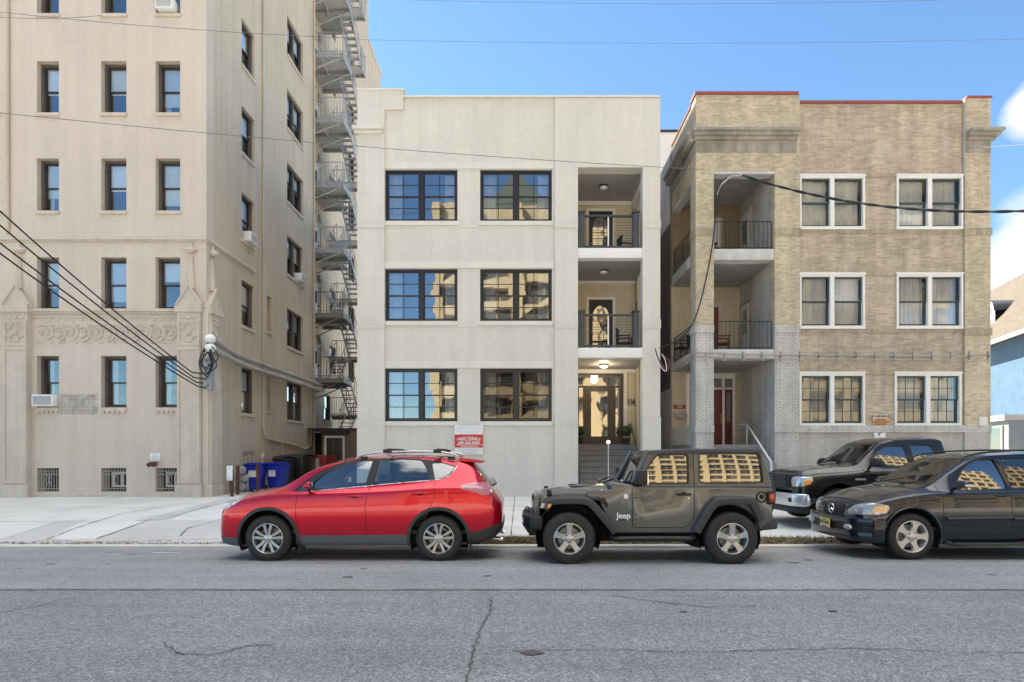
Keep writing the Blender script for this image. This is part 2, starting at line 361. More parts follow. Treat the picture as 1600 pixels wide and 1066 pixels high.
M['tower_band'] = plaster('cream_tower_band', (.46, .37, .225), var=.06, streak=.05)
def towerglass():
    t = NT('tower_windows'); v, ob = wallvec(t); b = t.node('ShaderNodeTexBrick', Scale=1.0); t.link(v, b.inputs['Vector'])
    for k, val in (('Brick Width', 1.5), ('Row Height', 3.05), ('Mortar Size', .09), ('Bias', -.1)): b.inputs[k].default_value = val
    b.offset = 0; b.inputs['Color1'].default_value = (.03, .035, .04, 1); b.inputs['Color2'].default_value = (.10, .09, .07, 1); b.inputs['Mortar'].default_value = (.26, .21, .13, 1)
    t.setp(Base_Color=b.outputs['Color'], Roughness=.6); return t.mat
M['tower_glass'] = towerglass()

M['green_roof'] = plain('greenish_grey_roof', (.10, .12, .10), .6, var=.4)
# ---------------- ground, road, pavement ----------------
def road_z(y): return 0.06 if y < 6.75 else (0.06-(y-6.75)*.0324 if y < 8.6 else -(y-8.6)*.0465)
def side_z(y): return -.055+(y-10.9)*(.315/8.1) if y < 19 else .26
def strip(name, m, x0, x1, ys, zf, dz=0, nx=1, jag0=0, jag1=0):
    mb = MB(); xs = [x0+(x1-x0)*i/nx for i in range(nx+1)]; n = len(ys); vs = []
    for x in xs:
        for j, y in enumerate(ys):
            yy = y+(rnd.uniform(-jag0, jag0) if j == 0 else 0)+(rnd.uniform(-jag1, jag1) if j == n-1 else 0)
            vs.append((x, yy, zf(y)+dz))
    fs = [(i*n+j, (i+1)*n+j, (i+1)*n+j+1, i*n+j+1) for i in range(nx) for j in range(n-1)]
    mb.add(vs, fs); return struct(name, mb, m)
M['asph_coarse'] = asphalt('coarse_asphalt', .165, .31, 1.0, 0, (1.0, 1.0, 1.0))
M['asph_fine'] = asphalt('fine_asphalt', .20, .36, 1.3, 0, (1.0, 1.0, 1.0))
M['conc'] = concrete('pavement_concrete', (.68, .66, .61), .24)
M['conc2'] = concrete('lighter_concrete', (.67, .65, .61), .18)
M['conc_dark'] = concrete('patched_dark_concrete', (.54, .52, .49), .2)
M['kerb'] = concrete('kerb_concrete', (.66, .62, .56), .2)
M['dirt'] = concrete('dirt', (.19, .15, .105), .3)
M['crack'] = plain('crack_dark', (.085, .078, .07), .95)  # dark colour of the road cracks, lane seam and tar stain
M['joint'] = plain('joint_line', (.10, .095, .085), .95)
M['chalk'] = plain('chalk_mark', (.6, .6, .6), .9)
M['far_ground'] = concrete('lot_ground', (.2, .19, .17), .2)
gm = MB(); gm.add([(-900,-900,-.25),(900,-900,-.25),(900,1500,-.25),(-900,1500,-.25)], [(0,1,2,3)]); struct('ground', gm, M['far_ground'])
strip('road', M['asph_coarse'], -110, 110, [-3.2, 0, 3, 6.75], road_z, 0)
strip('parking_lane', M['asph_fine'], -110, 110, [6.72, 7.6, 8.6, 9.6, 10.76], road_z, .004, nx=900, jag0=.014)
kb = MB(); kb.prism([(10.75, -.3), (10.75, -.065), (10.765, -.05), (10.9, -.05), (10.9, -.3)], -110, 110, 'x'); struct('kerb', kb, M['kerb'])
strip('pavement', M['conc'], -110, 110, [10.9, 12.0, 14, 16, 19.3], lambda y: side_z(y)-.004)
strip('alley_ground', M['conc_dark'], -110, 110, [19.3, 60], lambda y: .256)
kb = MB(); kb.box(-110, 110, -3.45, -3.2, -.2, .2); struct('kerb', kb, M['kerb'])
strip('pavement', M['conc2'], -110, 110, [-30, -3.45], lambda y: .18)
def G_(x, y, dz=0):
    # the point of the pavement seen at a photo pixel
    D = 12.0
    for _ in range(30): D = (CZ-side_z(D))*FPX/(y-HY)
    return ((x-VX)*D/FPX, D, side_z(D)+dz)
def Gr(x, y, dz=0):
    D = 7.0
    for _ in range(30): D = (CZ-road_z(D))*FPX/(y-HY)
    return ((x-VX)*D/FPX, D, road_z(D)+dz)
def patch(name, pts, m, dz):
    P = [G_(x, y) for x, y in pts]; mb = MB()
    bm = bmesh.new(); f = bm.faces.new([bm.verts.new((p[0], p[1], 0)) for p in P]); 
    for yc in (12.0, 14.0, 16.0):
        bmesh.ops.bisect_plane(bm, geom=bm.verts[:]+bm.edges[:]+bm.faces[:], plane_co=(0, yc, 0), plane_no=(0, 1, 0))
    for v in bm.verts: v.co.z = side_z(v.co.y)+dz
    mb.v = [tuple(v.co) for v in bm.verts]; bm.verts.index_update(); mb.f = [tuple(v.index for v in f.verts) for f in bm.faces]; mb.m = [0]*len(mb.f); bm.free()
    return struct(name, mb, m)
patch('driveway_apron', [(-200,848),(0,852),(85,853),(270,852),(420,850),(700,850),(640,842),(500,838),(470,838),(380,822),(347,814),(345,795),(250,812),(215,814),(130,812),(0,820),(-150,822)], M['conc_dark'], .001)
patch('pavement_slab', [(75,843),(150,843),(230,815),(140,812),(115,822)], M['conc2'], .005)
patch('pavement_slab', [(-120,838),(5,842),(95,813),(0,813),(-100,812)], M['conc2'], .005)
patch('pavement_slab', [(265,814),(340,812),(420,812),(500,790),(420,786),(350,786),(300,797)], M['conc2'], .004)
patch('asphalt_patch', [(210,814),(250,813),(330,792),(375,780),(352,779),(290,795)], M['conc_dark'], .009)
def line_strip(name, pts, wd, m, fn, dz=.006, jag=.0, sub=1):
    P = []
    for i in range(len(pts)-1):
        for k in range(sub): P.append((pts[i][0]+(pts[i+1][0]-pts[i][0])*k/sub, pts[i][1]+(pts[i+1][1]-pts[i][1])*k/sub))
    P.append(pts[-1]); Q = [Vector((p[0]+rnd.uniform(-jag, jag), p[1]+rnd.uniform(-jag, jag))) for p in P]
    mb = MB(); vs = []
    for i, q in enumerate(Q):
        t = (Q[min(i+1, len(Q)-1)]-Q[max(i-1, 0)]).normalized(); n = Vector((-t.y, t.x)); h = wd/2*(rnd.uniform(.4, 1.5) if jag else 1)
        for sg in (-1, 1): p = q+n*h*sg; vs.append((p.x, p.y, fn(p.y)+dz))
    mb.add(vs, [(2*i, 2*i+1, 2*i+3, 2*i+2) for i in range(len(Q)-1)]); return struct(name, mb, m)
for yj in (12.75, 14.4, 16.4): line_strip('pavement_joint', [(-3.4, yj), (30, yj)], .018, M['joint'], side_z, .004, .004, 40)
for yj in (13.6, 16.2): line_strip('pavement_joint', [(-26, yj), (-10, yj)], .02, M['joint'], side_z, .013, .012, 40)
for xj in (-3.3, -1.75, -.22, 1.4, 3.0, 4.6, 6.2, 7.8, 9.4, 11.0, 12.6): line_strip('pavement_joint', [(xj, 11.0), (xj, 18.95)], .02, M['joint'], side_z, .0045, .003, 14)
for pts in ([(75,843),(115,827),(190,803),(300,785)], [(150,843),(235,812),(300,799),(330,790)], [(282,838),(292,826),(347,812)], [(0,848),(80,845),(130,848),(200,846),(340,843)]):
    g = [G_(*p)[:2] for p in pts]; line_strip('pavement_crack', g, .022, M['joint'], side_z, .013, .02, 9)
# cracks and seams of the road
line_strip('road_crack', [(-9, 6.76), (9.5, 6.74)], .022, M['crack'], road_z, .008, .014, 160)
for pts, wd in (([(728,1066),(742,1010),(750,985),(765,960),(768,936)], .012), ([(255,1005),(275,1022),(330,1025),(395,1008),(430,1010)], .012), ([(800,1018),(900,1016),(1100,1019),(1330,1014),(1600,1022)], .010),
                ([(0,958),(60,948),(110,934)], .012), ([(960,932),(1020,940),(1110,950),(1180,948)], .012)):
    line_strip('road_crack', [Gr(*p)[:2] for p in pts], wd, M['crack'], road_z, .0085, .018, 16)
line_strip('chalk_mark', [Gr(237, 864)[:2], Gr(283, 865)[:2]], .05, M['chalk'], road_z, .009, .01, 4)
line_strip('chalk_mark', [Gr(266, 859)[:2], Gr(285, 856)[:2], Gr(302, 856)[:2]], .04, M['chalk'], road_z, .009, .015, 4)
mb = MB(); g = Gr(832, 1021); mb.add([(g[0]+.10*math.cos(a)*rnd.uniform(.7, 1.1), g[1]+.055*math.sin(a)*rnd.uniform(.7, 1.1), .0685) for a in [k*.35 for k in range(18)]], [tuple(range(18))]); struct('tar_stain', mb, M['crack'])
M['oil2'] = plain('faint_stain', (.11, .11, .115), .7); M['oil'] = plain('oil_stain', (.035, .033, .03), .6)
for (px, py, rx, ry) in ((760,871,.28,.05),(735,867,.2,.04),(1240,880,.12,.03),(1262,876,.1,.03),(1068,957,.05,.02),(1300,956,.06,.02),(560,866,.35,.06)):
    g = Gr(px, py); mb = MB(); mb.add([(g[0]+rx*math.cos(a)*rnd.uniform(.6, 1.1), g[1]+ry*math.sin(a)*rnd.uniform(.6, 1.1), road_z(g[1])+.010) for a in [k*.35 for k in range(18)]], [tuple(range(18))]); struct('oil_stain', mb, M['oil'])
for k in range(26):
    x = rnd.uniform(-9, 11); y = rnd.uniform(7.0, 10.3); rx = rnd.uniform(.02, .09); mb = MB(); mb.add([(x+rx*math.cos(a)*rnd.uniform(.6, 1.2), y+rx*.8*math.sin(a)*rnd.uniform(.6, 1.2), road_z(y)+.0095) for a in [q*.57 for q in range(11)]], [tuple(range(11))]); struct('oil_stain', mb, M['oil2'])
# verge: dirt, grass blades, dead leaves
def verge(x0, x1, y0, y1, n, green):
    mb = MB(); nx = max(2, int((x1-x0)/.12)); vs = []
    for i in range(nx+1):
        x = x0+(x1-x0)*i/nx
        for j in range(5): y = y0+(y1-y0)*j/4; vs.append((x, y+(rnd.uniform(-.04, .04) if j in (0, 4) else 0), side_z(y)+(.003 if j in (0, 4) else .03+rnd.uniform(-.01, .02))))
    mb.add(vs, [(i*5+j, (i+1)*5+j, (i+1)*5+j+1, i*5+j+1) for i in range(nx) for j in range(4)]); struct('verge_soil', mb, M['dirt'])
    mb = MB()
    for i in range(n):
        x = rnd.uniform(x0, x1); y = rnd.uniform(y0, y1); a = rnd.uniform(0, 6.28); h = rnd.uniform(.03, .10); wd = rnd.uniform(.004, .009); z = side_z(y)+.02
        r = rnd.random(); mb.M = 0 if r < green else (1 if r < green+.35 else 2)
        if mb.M == 2: # a dead leaf lying down
            s = rnd.uniform(.02, .045); t = rnd.uniform(-.02, .03)
            mb.add([(x+s*math.cos(a), y+s*math.sin(a), z+.015), (x-s*.5*math.sin(a), y+s*.5*math.cos(a), z+.02+t), (x-s*math.cos(a), y-s*math.sin(a), z+.015), (x+s*.5*math.sin(a), y-s*.5*math.cos(a), z+.015)], [(0,1,2,3)])
        else:
            lx, ly = rnd.uniform(-.04, .04), rnd.uniform(-.04, .04)
            mb.add([(x-wd*math.cos(a), y-wd*math.sin(a), z-.02), (x+wd*math.cos(a), y+wd*math.sin(a), z-.02), (x+lx, y+ly, z+h)], [(0,1,2)])
    return tag(mb.build('grass', [M['grass'], M['grass_dry'], M['leaf_dead']]), kind='stuff')
M['grass'] = plain('grass_green', (.14, .24, .05), .7, var=.5); M['grass_dry'] = plain('grass_dry', (.34, .27, .14), .8, var=.4); M['leaf_dead'] = plain('dead_leaves', (.21, .115, .055), .8, var=.5)
tag(verge(-1.6, .9, 10.92, 11.5, 5200, .22), 'dry grass and brown dead leaves on the verge by the kerb')
tag(verge(.9, 12.5, 10.92, 11.45, 11000, .42), 'green grass strip along the kerb behind the grey off-roader')
mb = MB()
for i in range(800):
    x = rnd.uniform(-10, -3); y = 10.86+abs(rnd.gauss(0, .12)); a = rnd.uniform(0, 6.28); s = rnd.uniform(.012, .035); z = max(side_z(y), -.05)+.012
    mb.add([(x+s*math.cos(a), y+s*math.sin(a), z), (x-s*.5*math.sin(a), y+s*.5*math.cos(a), z+.008), (x-s*math.cos(a), y-s*math.sin(a), z), (x+s*.5*math.sin(a), y-s*.5*math.cos(a), z)], [(0,1,2,3)])
tag(mb.build('leaf_litter', M['leaf_dead']), 'dead leaves and dirt blown along the kerb', kind='stuff')

# ---------------- wall builders ----------------
class PL:
    def __init__(s, k, c): s.k = k; s.c = c
    def p(s, u, v, d=0):
        return {'F': (u, s.c+d, v), 'S': (s.c-d, u, v), 'W': (s.c+d, u, v), 'B': (u, s.c-d, v)}[s.k]
    def box(s, mb, u0, u1, v0, v1, d0, d1):
        a = s.p(u0, v0, d0); b = s.p(u1, v1, d1); mb.box(a[0], b[0], a[1], b[1], a[2], b[2])
    def wall(s, mb, u0, u1, v0, v1, holes, th):
        us = sorted({u0, u1, *[q for h in holes for q in h[:2] if u0 < q < u1]}); vs = sorted({v0, v1, *[q for h in holes for q in h[2:] if v0 < q < v1]})
        nu, nv = len(us)-1, len(vs)-1
        solid = [[not any(h[0]-1e-6 <= (us[i]+us[i+1])/2 <= h[1]+1e-6 and h[2]-1e-6 <= (vs[j]+vs[j+1])/2 <= h[3]+1e-6 for h in holes) for j in range(nv)] for i in range(nu)]
        def S(i, j): return 0 <= i < nu and 0 <= j < nv and solid[i][j]
        for i in range(nu):
            for j in range(nv):
                if not solid[i][j]: continue
                a, b, c, d = us[i], us[i+1], vs[j], vs[j+1]
                q = lambda pts: mb.add([s.p(*p) for p in pts], [(0, 1, 2, 3)])
                q([(a,c,0),(b,c,0),(b,d,0),(a,d,0)]); q([(a,c,th),(a,d,th),(b,d,th),(b,c,th)])
                if not S(i-1, j): q([(a,c,0),(a,d,0),(a,d,th),(a,c,th)])
                if not S(i+1, j): q([(b,c,0),(b,c,th),(b,d,th),(b,d,0)])
                if not S(i, j-1): q([(a,c,0),(a,c,th),(b,c,th),(b,c,0)])
                if not S(i, j+1): q([(a,d,0),(b,d,0),(b,d,th),(a,d,th)])
def curtain_mesh(mb, pl, u0, u1, v0, v1, d, amp=.014, pitch=.15):
    n = max(6, int((u1-u0)/.03)); vs = []; ph = rnd.uniform(0, 6)
    for i in range(n+1):
        u = u0+(u1-u0)*i/n; dd = d+amp*math.sin(2*math.pi*u/pitch+ph)+amp*.5*math.sin(2*math.pi*u/(pitch*2.7)+ph)
        vs += [pl.p(u, v0, dd), pl.p(u, v1, dd)]
    mb.add(vs, [(2*i, 2*i+2, 2*i+3, 2*i+1) for i in range(n)])
def roombox(pl, u0, u1, v0, v1, d0, d1, parent):
    mb = MB(); a = pl.p(u0, v0, d0); b = pl.p(u1, v1, d1); mb.box(a[0], b[0], a[1], b[1], a[2], b[2])
    # open towards the window: drop the face nearest to it
    cen = Vector(pl.p((u0+u1)/2, (v0+v1)/2, d0)); best = min(range(6), key=lambda k: (sum((Vector(mb.v[i]) for i in mb.f[k]), Vector())/4-cen).length)
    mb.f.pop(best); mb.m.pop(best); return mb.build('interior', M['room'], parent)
# double-hung window: weathered outer frame + dark sashes, blind behind
def dh_window(b, pl, u0, u1, v0, v1, rec=.22, fw=.055, fm='dark_wood', sm='sash_dark', gm='glass_blue', blind=(.0, 0), curtain=None, muntin=False, sw=.045, pair=False, sill=None, room=True, openlow=0, blindmat='blind'):
    fr = MB()
    pl.box(fr, u0, u0+fw, v0, v1, rec-.10, rec+.06); pl.box(fr, u1-fw, u1, v0, v1, rec-.10, rec+.06)
    pl.box(fr, u0+fw, u1-fw, v1-fw, v1, rec-.097, rec+.06); pl.box(fr, u0+fw, u1-fw, v0, v0+fw*.8, rec-.097, rec+.06)
    spans = [(u0+fw, u1-fw)]
    if pair:
        mw = pair; c = (u0+u1)/2; pl.box(fr, c-mw/2, c+mw/2, v0+fw*.8, v1-fw, rec-.10, rec+.06); spans = [(u0+fw, c-mw/2), (c+mw/2, u1-fw)]
    win = fr.build('window', M[fm], b, bevel=.006, seg=1)
    sa = MB(); gl = MB(); a0, a1 = v0+fw*.8, v1-fw; mid = (a0+a1)/2
    for k, (s0, s1) in enumerate(spans):
        for (c0, c1, dd) in ((mid-sw*.5, a1, rec), (a0, mid+sw*.5, rec+.035)):
            pl.box(sa, s0, s0+sw, c0, c1, dd-.02, dd+.015); pl.box(sa, s1-sw, s1, c0, c1, dd-.02, dd+.015)
            pl.box(sa, s0+sw, s1-sw, c1-sw, c1, dd-.018, dd+.013); pl.box(sa, s0+sw, s1-sw, c0, c0+sw*(1.5 if c0 == a0 else 1), dd-.018, dd+.013)
            gl.add([pl.p(s0+sw, c0+sw*.5, dd), pl.p(s1-sw, c0+sw*.5, dd), pl.p(s1-sw, c1-sw*.5, dd), pl.p(s0+sw, c1-sw*.5, dd)], [(0, 1, 2, 3)])
            if muntin:
                for q in range(1, muntin): uu = s0+sw+(s1-s0-2*sw)*q/muntin; pl.box(sa, uu-.009, uu+.009, c0+sw, c1-sw, dd-.012, dd+.008)
                vv = (c0+c1)/2; pl.box(sa, s0+sw, s1-sw, vv-.009, vv+.009, dd-.010, dd+.006)
    sa.build('sash', M[sm], win); gl.build('glass', M[gm], win)
    bl = MB(); up, lo = blind
    for (s0, s1) in spans:
        if up > 0: pl.box(bl, s0+.03, s1-.03, a1-(a1-a0)*up, a1, rec+.055, rec+.06)
    if bl.v: bl.build('blind', M[blindmat], win)
    if curtain:
        cm = MB()
        for (s0, s1) in spans:
            if curtain == 'full': curtain_mesh(cm, pl, s0+.02, s1-.02, a0, a1, rec+.15)
            else: curtain_mesh(cm, pl, s0+.02, s0+(s1-s0)*.3, a0, a1, rec+.15); curtain_mesh(cm, pl, s1-(s1-s0)*.3, s1-.02, a0, a1, rec+.15)
        cm.build('curtain', M['curtain' if curtain == 'full' else 'curtain_white'], win)
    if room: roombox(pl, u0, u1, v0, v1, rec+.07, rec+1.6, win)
    if sill:
        sm_ = MB(); pl.box(sm_, u0-.03, u1+.03, v0-.11, v0+.004, -.05, .14); sm_.build('sill', M[sill], win, bevel=.008, seg=1)
    return win
def ac_unit(pl, uc, v0, d, label, w=.56, h=.36):
    mb = MB(); t = thing('air_conditioner', label, 'air conditioner', pl.p(uc, v0, d), group='window air conditioners')
    pl.box(mb, uc-w/2, uc+w/2, v0, v0+h, d-.42, d); mb.build('casing', M['white_plastic'], t, bevel=.015)
    g = MB(); pl.box(g, uc-w/2+.04, uc+w/2-.04, v0+.04, v0+h-.04, d-.424, d-.40)
    g.build('grille', M['vent_grey'], t)
    s = MB()
    for k in range(9): vv = v0+.05+k*(h-.1)/8; pl.box(s, uc-w/2+.04, uc+w/2-.04, vv-.005, vv+.005, d-.432, d-.424)
    s.build('louvre', M['white_plastic'], t); return t
M['vent_grey'] = plain('vent_grey', (.2, .2, .21), .6)
F19 = PL('F', 19.0)

M['blind_cream'] = plain('cream_blind', (.80, .77, .68), .8); M['blind_blue'] = plain('pale_grey_blind', (.66, .70, .76), .8)
# ---------------- left apartment tower ----------------
LB = thing('apartment_building', 'tall beige painted brick apartment building with a gothic stone base, left of the alley', 'building', (-10.4, 19, .2))
F = F19; XR = -10.4; HT = 35.0
cols = [(-18.0, -17.22), (X_(57.5), X_(92)), (X_(158), X_(197.5)), (X_(243), X_(281.5))]
rows = [(12.90+3.27, 14.62+3.27), (12.90, 14.62), (9.67, 11.41), (6.46, 8.15), (3.19, 4.90)]
holes = [(a, b, c, d) for (a, b) in cols for (c, d) in rows]
base = [(a, b, Z_(768.5), Z_(731.5)) for (a, b) in cols[1:]]
mb = MB(); F.wall(mb, -60, XR, 0, HT, holes+base, .45)
# side wall, near part
S = PL('S', XR)
srow = [(3.19, 4.90), (6.46, 8.15), (9.67, 11.41), (12.90, 14.62), (16.17, 17.89), (19.44, 21.16)]
c1 = (21.40, 22.42); c2 = (25.55, 27.4)
sh = [(c1[0], c1[1], *r) for r in srow[:5]]+[(c2[0], c2[1], *r) for r in srow]+[(23.55, 23.95, 6.7, 8.15), (23.55, 23.95, 3.45, 4.85), (21.5, 22.45, .9, 1.75)]
side = MB(); S.wall(side, 19.45, 28.9, 0, HT, sh, .5)
S2 = PL('S', -11.0); rec = MB()
doorsD = (30.65, 31.65); wD = (33.0, 34.1); w2D = (36.6, 37.9)
zl = [5.48+3.27*k for k in range(8)]
rh = [(doorsD[0], doorsD[1], z, z+2.1) for z in zl]+[(wD[0], wD[1], z+.85, z+2.45) for z in zl]+[(w2D[0], w2D[1], z+.85, z+2.45) for z in zl]+[(32.1, 33.15, 3.55, 5.0)]
S2.wall(rec, 28.9, 41.4, 0, HT, rh, .4)
rec.box(-11.4, -11.0, 41.4, 45, 0, 31.2); rec.box(-11.3, -10.92, 41.4, 45.05, 31.2, 31.4)
mb.box(-59.9, -59.6, 19.45, 45, 0, HT); mb.box(-59.6, -11.4, 41.0, 41.38, 0, HT)
mb.build('front_wall', M['beige_brick'], LB); side.build('side_wall', M['beige_side'], LB); rec.build('courtyard_wall', M['beige_side'], LB)
rf = MB(); rf.box(-60, -11.5, 19.5, 41, HT-.5, HT-.3); rf.box(-30, -11.5, 41.4, 45, 30.8, 31.0); rf.build('roof', M['stone'], LB)
for ci, (a, b) in enumerate(cols):
    for ri, (c, d) in enumerate(rows):
        bl = [(.5, 0), (.62, 0), (.5, 0), (.85, 0)][(ci+ri*2) % 4] if ci else (.5, 0)
        bl = (rnd.choice([.3, .42, .5, .55, .7, .85]), 0)
        if ri == 1 and ci >= 2: bl = (.55+.25*(ci-2), 0)
        if ri == 4: bl = (0, 0)
        dh_window(LB, F, a, b, c, d, rec=.27, fw=.075, gm='glass_blue', blind=bl, curtain='side' if (ri == 4 or (ci*3+ri) % 5 == 0) else None, blindmat=['blind', 'blind_cream', 'blind_blue'][(ci+2*ri) % 3], sill='beige_stone' if ri < 3 else None)
lines = MB()
for k, (a, b) in enumerate(c1 and [c1]*5): dh_window(LB, S, a, b, *srow[k], rec=.2, fw=.07, blind=(rnd.choice([.35, .5, .6]), 0), sill='beige_stone')
for r in srow: dh_window(LB, S, c2[0], c2[1], *r, rec=.2, fw=.06, pair=.12, blind=(rnd.choice([.3, .45, .55]), 0), sill='beige_stone')
for (z0, z1) in ((6.7, 8.15), (3.45, 4.85)):
    v = MB(); S.box(v, 23.6, 23.9, z0+.03, z1-.03, .2, .24); wv = v.build('window', M['dark_wood'], LB)
    v = MB(); S.box(v, 23.5, 24.0, z0-.1, z0, -.05, .1); v.build('sill', M['beige_stone'], wv)
dh_window(LB, S, 21.5, 22.45, .9, 1.75, rec=.25, fw=.1, fm='white_frame', sm='white_frame', room=True)
for z in zl:
    v = MB(); S2.box(v, doorsD[0], doorsD[0]+.08, z, z+2.1, .08, .2); S2.box(v, doorsD[1]-.08, doorsD[1], z, z+2.1, .08, .2); S2.box(v, doorsD[0]+.08, doorsD[1]-.08, z+2.0, z+2.1, .08, .2)
    S2.box(v, doorsD[0]+.08, doorsD[1]-.08, z, z+2.0, .14, .19); d = v.build('door', M['white_door'], LB)
    v = MB(); S2.box(v, doorsD[0]+.3, doorsD[1]-.3, z+1.1, z+1.75, .13, .139); v.build('door_window', M['room'], d)
    v = MB(); S2.box(v, doorsD[1]-.2, doorsD[1]-.14, z+.95, z+1.05, .07, .14); v.build('handle', M['black_iron'], d)
    dh_window(LB, S2, wD[0], wD[1], z+.85, z+2.45, rec=.15, blind=(.3, 0)); dh_window(LB, S2, w2D[0], w2D[1], z+.85, z+2.45, rec=.15, blind=(.3, 0), pair=.1)
    v = MB(); S2.box(v, 31.1, 31.35, z+2.35, z+2.6, -.14, 0); v.box(-10.98, -10.8, 31.13, 31.32, z+2.15, z+2.36); v.build('wall_lamp', M['pipe_grey'], LB, bevel=.02)
dh_window(LB, S2, 32.1, 33.15, 3.55, 5.0, rec=.12)
# string course, ledge, base moulding
tr = MB()
F.box(tr, -30, XR+.04, Z_(376), Z_(370), -.07, .02); F.box(tr, -30, XR+.02, Z_(379), Z_(376), -.035, .02)
S.box(tr, 18.99, 22.4, Z_(376), Z_(370), -.072, .02); S.box(tr, 18.99, 22.4, Z_(379), Z_(376), -.037, .02)
F.box(tr, X_(50), X_(281), Z_(488), Z_(484), -.10, .02); F.box(tr, X_(50), X_(281), Z_(491), Z_(488), -.06, .02)
F.box(tr, -30, X_(12), Z_(488), Z_(484), -.10, .02); F.box(tr, -30, XR, .2, Z_(771), -.05, .02)
F.box(tr, X_(50), X_(281), Z_(497), Z_(494), -.03, .02)
tr.build('string_course', M['beige_stone'], LB, bevel=.008, seg=1)
# dentil row + frieze of scrolls between the pilasters
fz = MB()
for k in range(18):
    u = X_(64+k*12.4); F.box(fz, u, u+.12, Z_(501), Z_(498.2), -.03, .01)
def spiral(cu, cv, r, turns, dirn, a0, wd=.018, plane=F, d=-.015):
    pts = []
    n = int(18*turns)
    for i in range(n+1):
        t = i/n; rr = r*(1-.82*t); a = a0+dirn*turns*2*math.pi*t; pts.append(plane.p(cu+rr*math.cos(a), cv+rr*math.sin(a), d))
    fz.tube(pts, [wd*(1.3-.7*i/n) for i in range(n+1)], 5)
ua, ub = X_(62), X_(275); N = 11
for k in range(N):
    cu = ua+(ub-ua)*(k+.5)/N; cv = Z_(521); dr = 1 if k % 2 else -1
    spiral(cu, cv, .27, 1.6, dr, -dr*math.pi/2, .028)
    spiral(cu+.13*dr, cv+.03, .13, 1.1, -dr, 1.0, .02)
    for q in range(9):
        a = q*.7+k; fz.ball(F.p(cu+.17*math.cos(a), cv+.16*math.sin(a), 0), .035, 6, (1.4, .6, .9))
    cu2 = ua+(ub-ua)*k/N
    fz.ball(F.p(cu2, Z_(534), 0), .05, 8, (.5, .6, 1.6)); fz.ball(F.p(cu2, Z_(536), 0), .04, 8, (2.2, .6, .6)); fz.ball(F.p(cu2, Z_(508), 0), .045, 8, (1.5, .6, 1)); spiral(cu2+.06, Z_(511), .09, 1, 1, 0, .015)
fz.build('frieze_ornament', M['beige_stone'], LB, smooth=50)
# pilasters with sunk panel, quatrefoil block, gable and finial
def pilaster(pl, u0, u1, d=.18):
    mb = MB(); pl.box(mb, u0, u1, .2, Z_(484), -d, .02)
    for (v0, v1) in ((Z_(484)-.02, Z_(480)), (Z_(490), Z_(484)-.018)): pl.box(mb, u0-.05, u1+.05, v0, v1, -d-.06, .02)
    pl.box(mb, u0-.04, u1+.04, .2, Z_(757), -d-.05, .02)
    # raised borders leave two sunk panels
    b = .09; z0, z1, z2, z3 = Z_(755), Z_(545), Z_(541), Z_(503)
    for (a, c) in ((z0, z1), (z2, z3)):
        pl.box(mb, u0+.02, u0+b, a, c, -d-.03, -d+.01); pl.box(mb, u1-b, u1-.02, a, c, -d-.03, -d+.01)
        pl.box(mb, u0+b, u1-b, c-.07, c, -d-.028, -d+.01); pl.box(mb, u0+b, u1-b, a, a+.07, -d-.028, -d+.01)
    for k in range(3): uu = u0+.09+(u1-u0-.18)*(k+.5)/3; pl.box(mb, uu-.07, uu+.07, Z_(499.5), Z_(497), -d-.03, -d+.01)
    uc = (u0+u1)/2; vc = Z_(522); r = min(.17, (u1-u0)*.2)
    for q in range(4):
        a = q*math.pi/2; c = (uc+r*.9*math.cos(a), vc+r*.9*math.sin(a))
        mb.tube([pl.p(c[0]+r*math.cos(a+t), c[1]+r*math.sin(a+t), -d-.01) for t in [x*.3-1.8 for x in range(13)]], .02, 5)
        mb.ball(pl.p(uc+r*.5*math.cos(a+.78), vc+r*.5*math.sin(a+.78), -d), .05, 6)
    mb.ball(pl.p(uc, vc, -d), .07, 8)
    g = [(u0-.04, Z_(480)), (u1+.04, Z_(480)), (uc, Z_(449))]
    vs = [pl.p(x, y, -d) for x, y in g]+[pl.p(x, y, .02) for x, y in g]; mb.add(vs, [(0,1,2), (3,5,4), (0,3,4,1), (1,4,5,2), (2,5,3,0)])
    for sgn in (0, 1): mb.tube([pl.p(g[sgn][0], g[sgn][1]+.03, -d-.01), pl.p(uc, Z_(448), -d-.01)], .035, 6)
    mb.tube([pl.p(uc, Z_(452), -.03), pl.p(uc, Z_(402), -.03)], [.12, .06], 8); mb.ball(pl.p(uc, Z_(392), -.06), .17, 12, (1.2, .8, .6)); mb.tube([pl.p(uc, Z_(392), -.05), pl.p(uc, Z_(380), -.05)], [.1, .02], 8)
    return mb.build('pilaster', M['beige_stone'], LB, smooth=35)
pilaster(F, X_(12.5), X_(50)); pilaster(F, X_(281.5), X_(318)); pilaster(S, 18.95, 19.62, .17)
mb = MB(); mb.box(X_(318), XR+.12, 18.88, 19.2, .2, Z_(484)); mb.build('corner_pier', M['beige_stone'], LB, bevel=.03)
# dentilled sills under the first row, bare patch, lower doorway
dn = MB()
for (a, b) in cols[1:]:
    F.box(dn, a-.02, b+.02, 3.19-.11, 3.19, -.05, .2)
    for k in range(5): u = a+(b-a)*(k+.1)/5; F.box(dn, u, u+.10, 3.19-.19, 3.19-.11, -.045, .01)
dn.build('sill', M['beige_stone'], LB)
mb = MB(); F.box(mb, X_(94), X_(153), Z_(647), Z_(616), -.006, .01); mb.build('bare_patch', M['beige_patch'], LB)
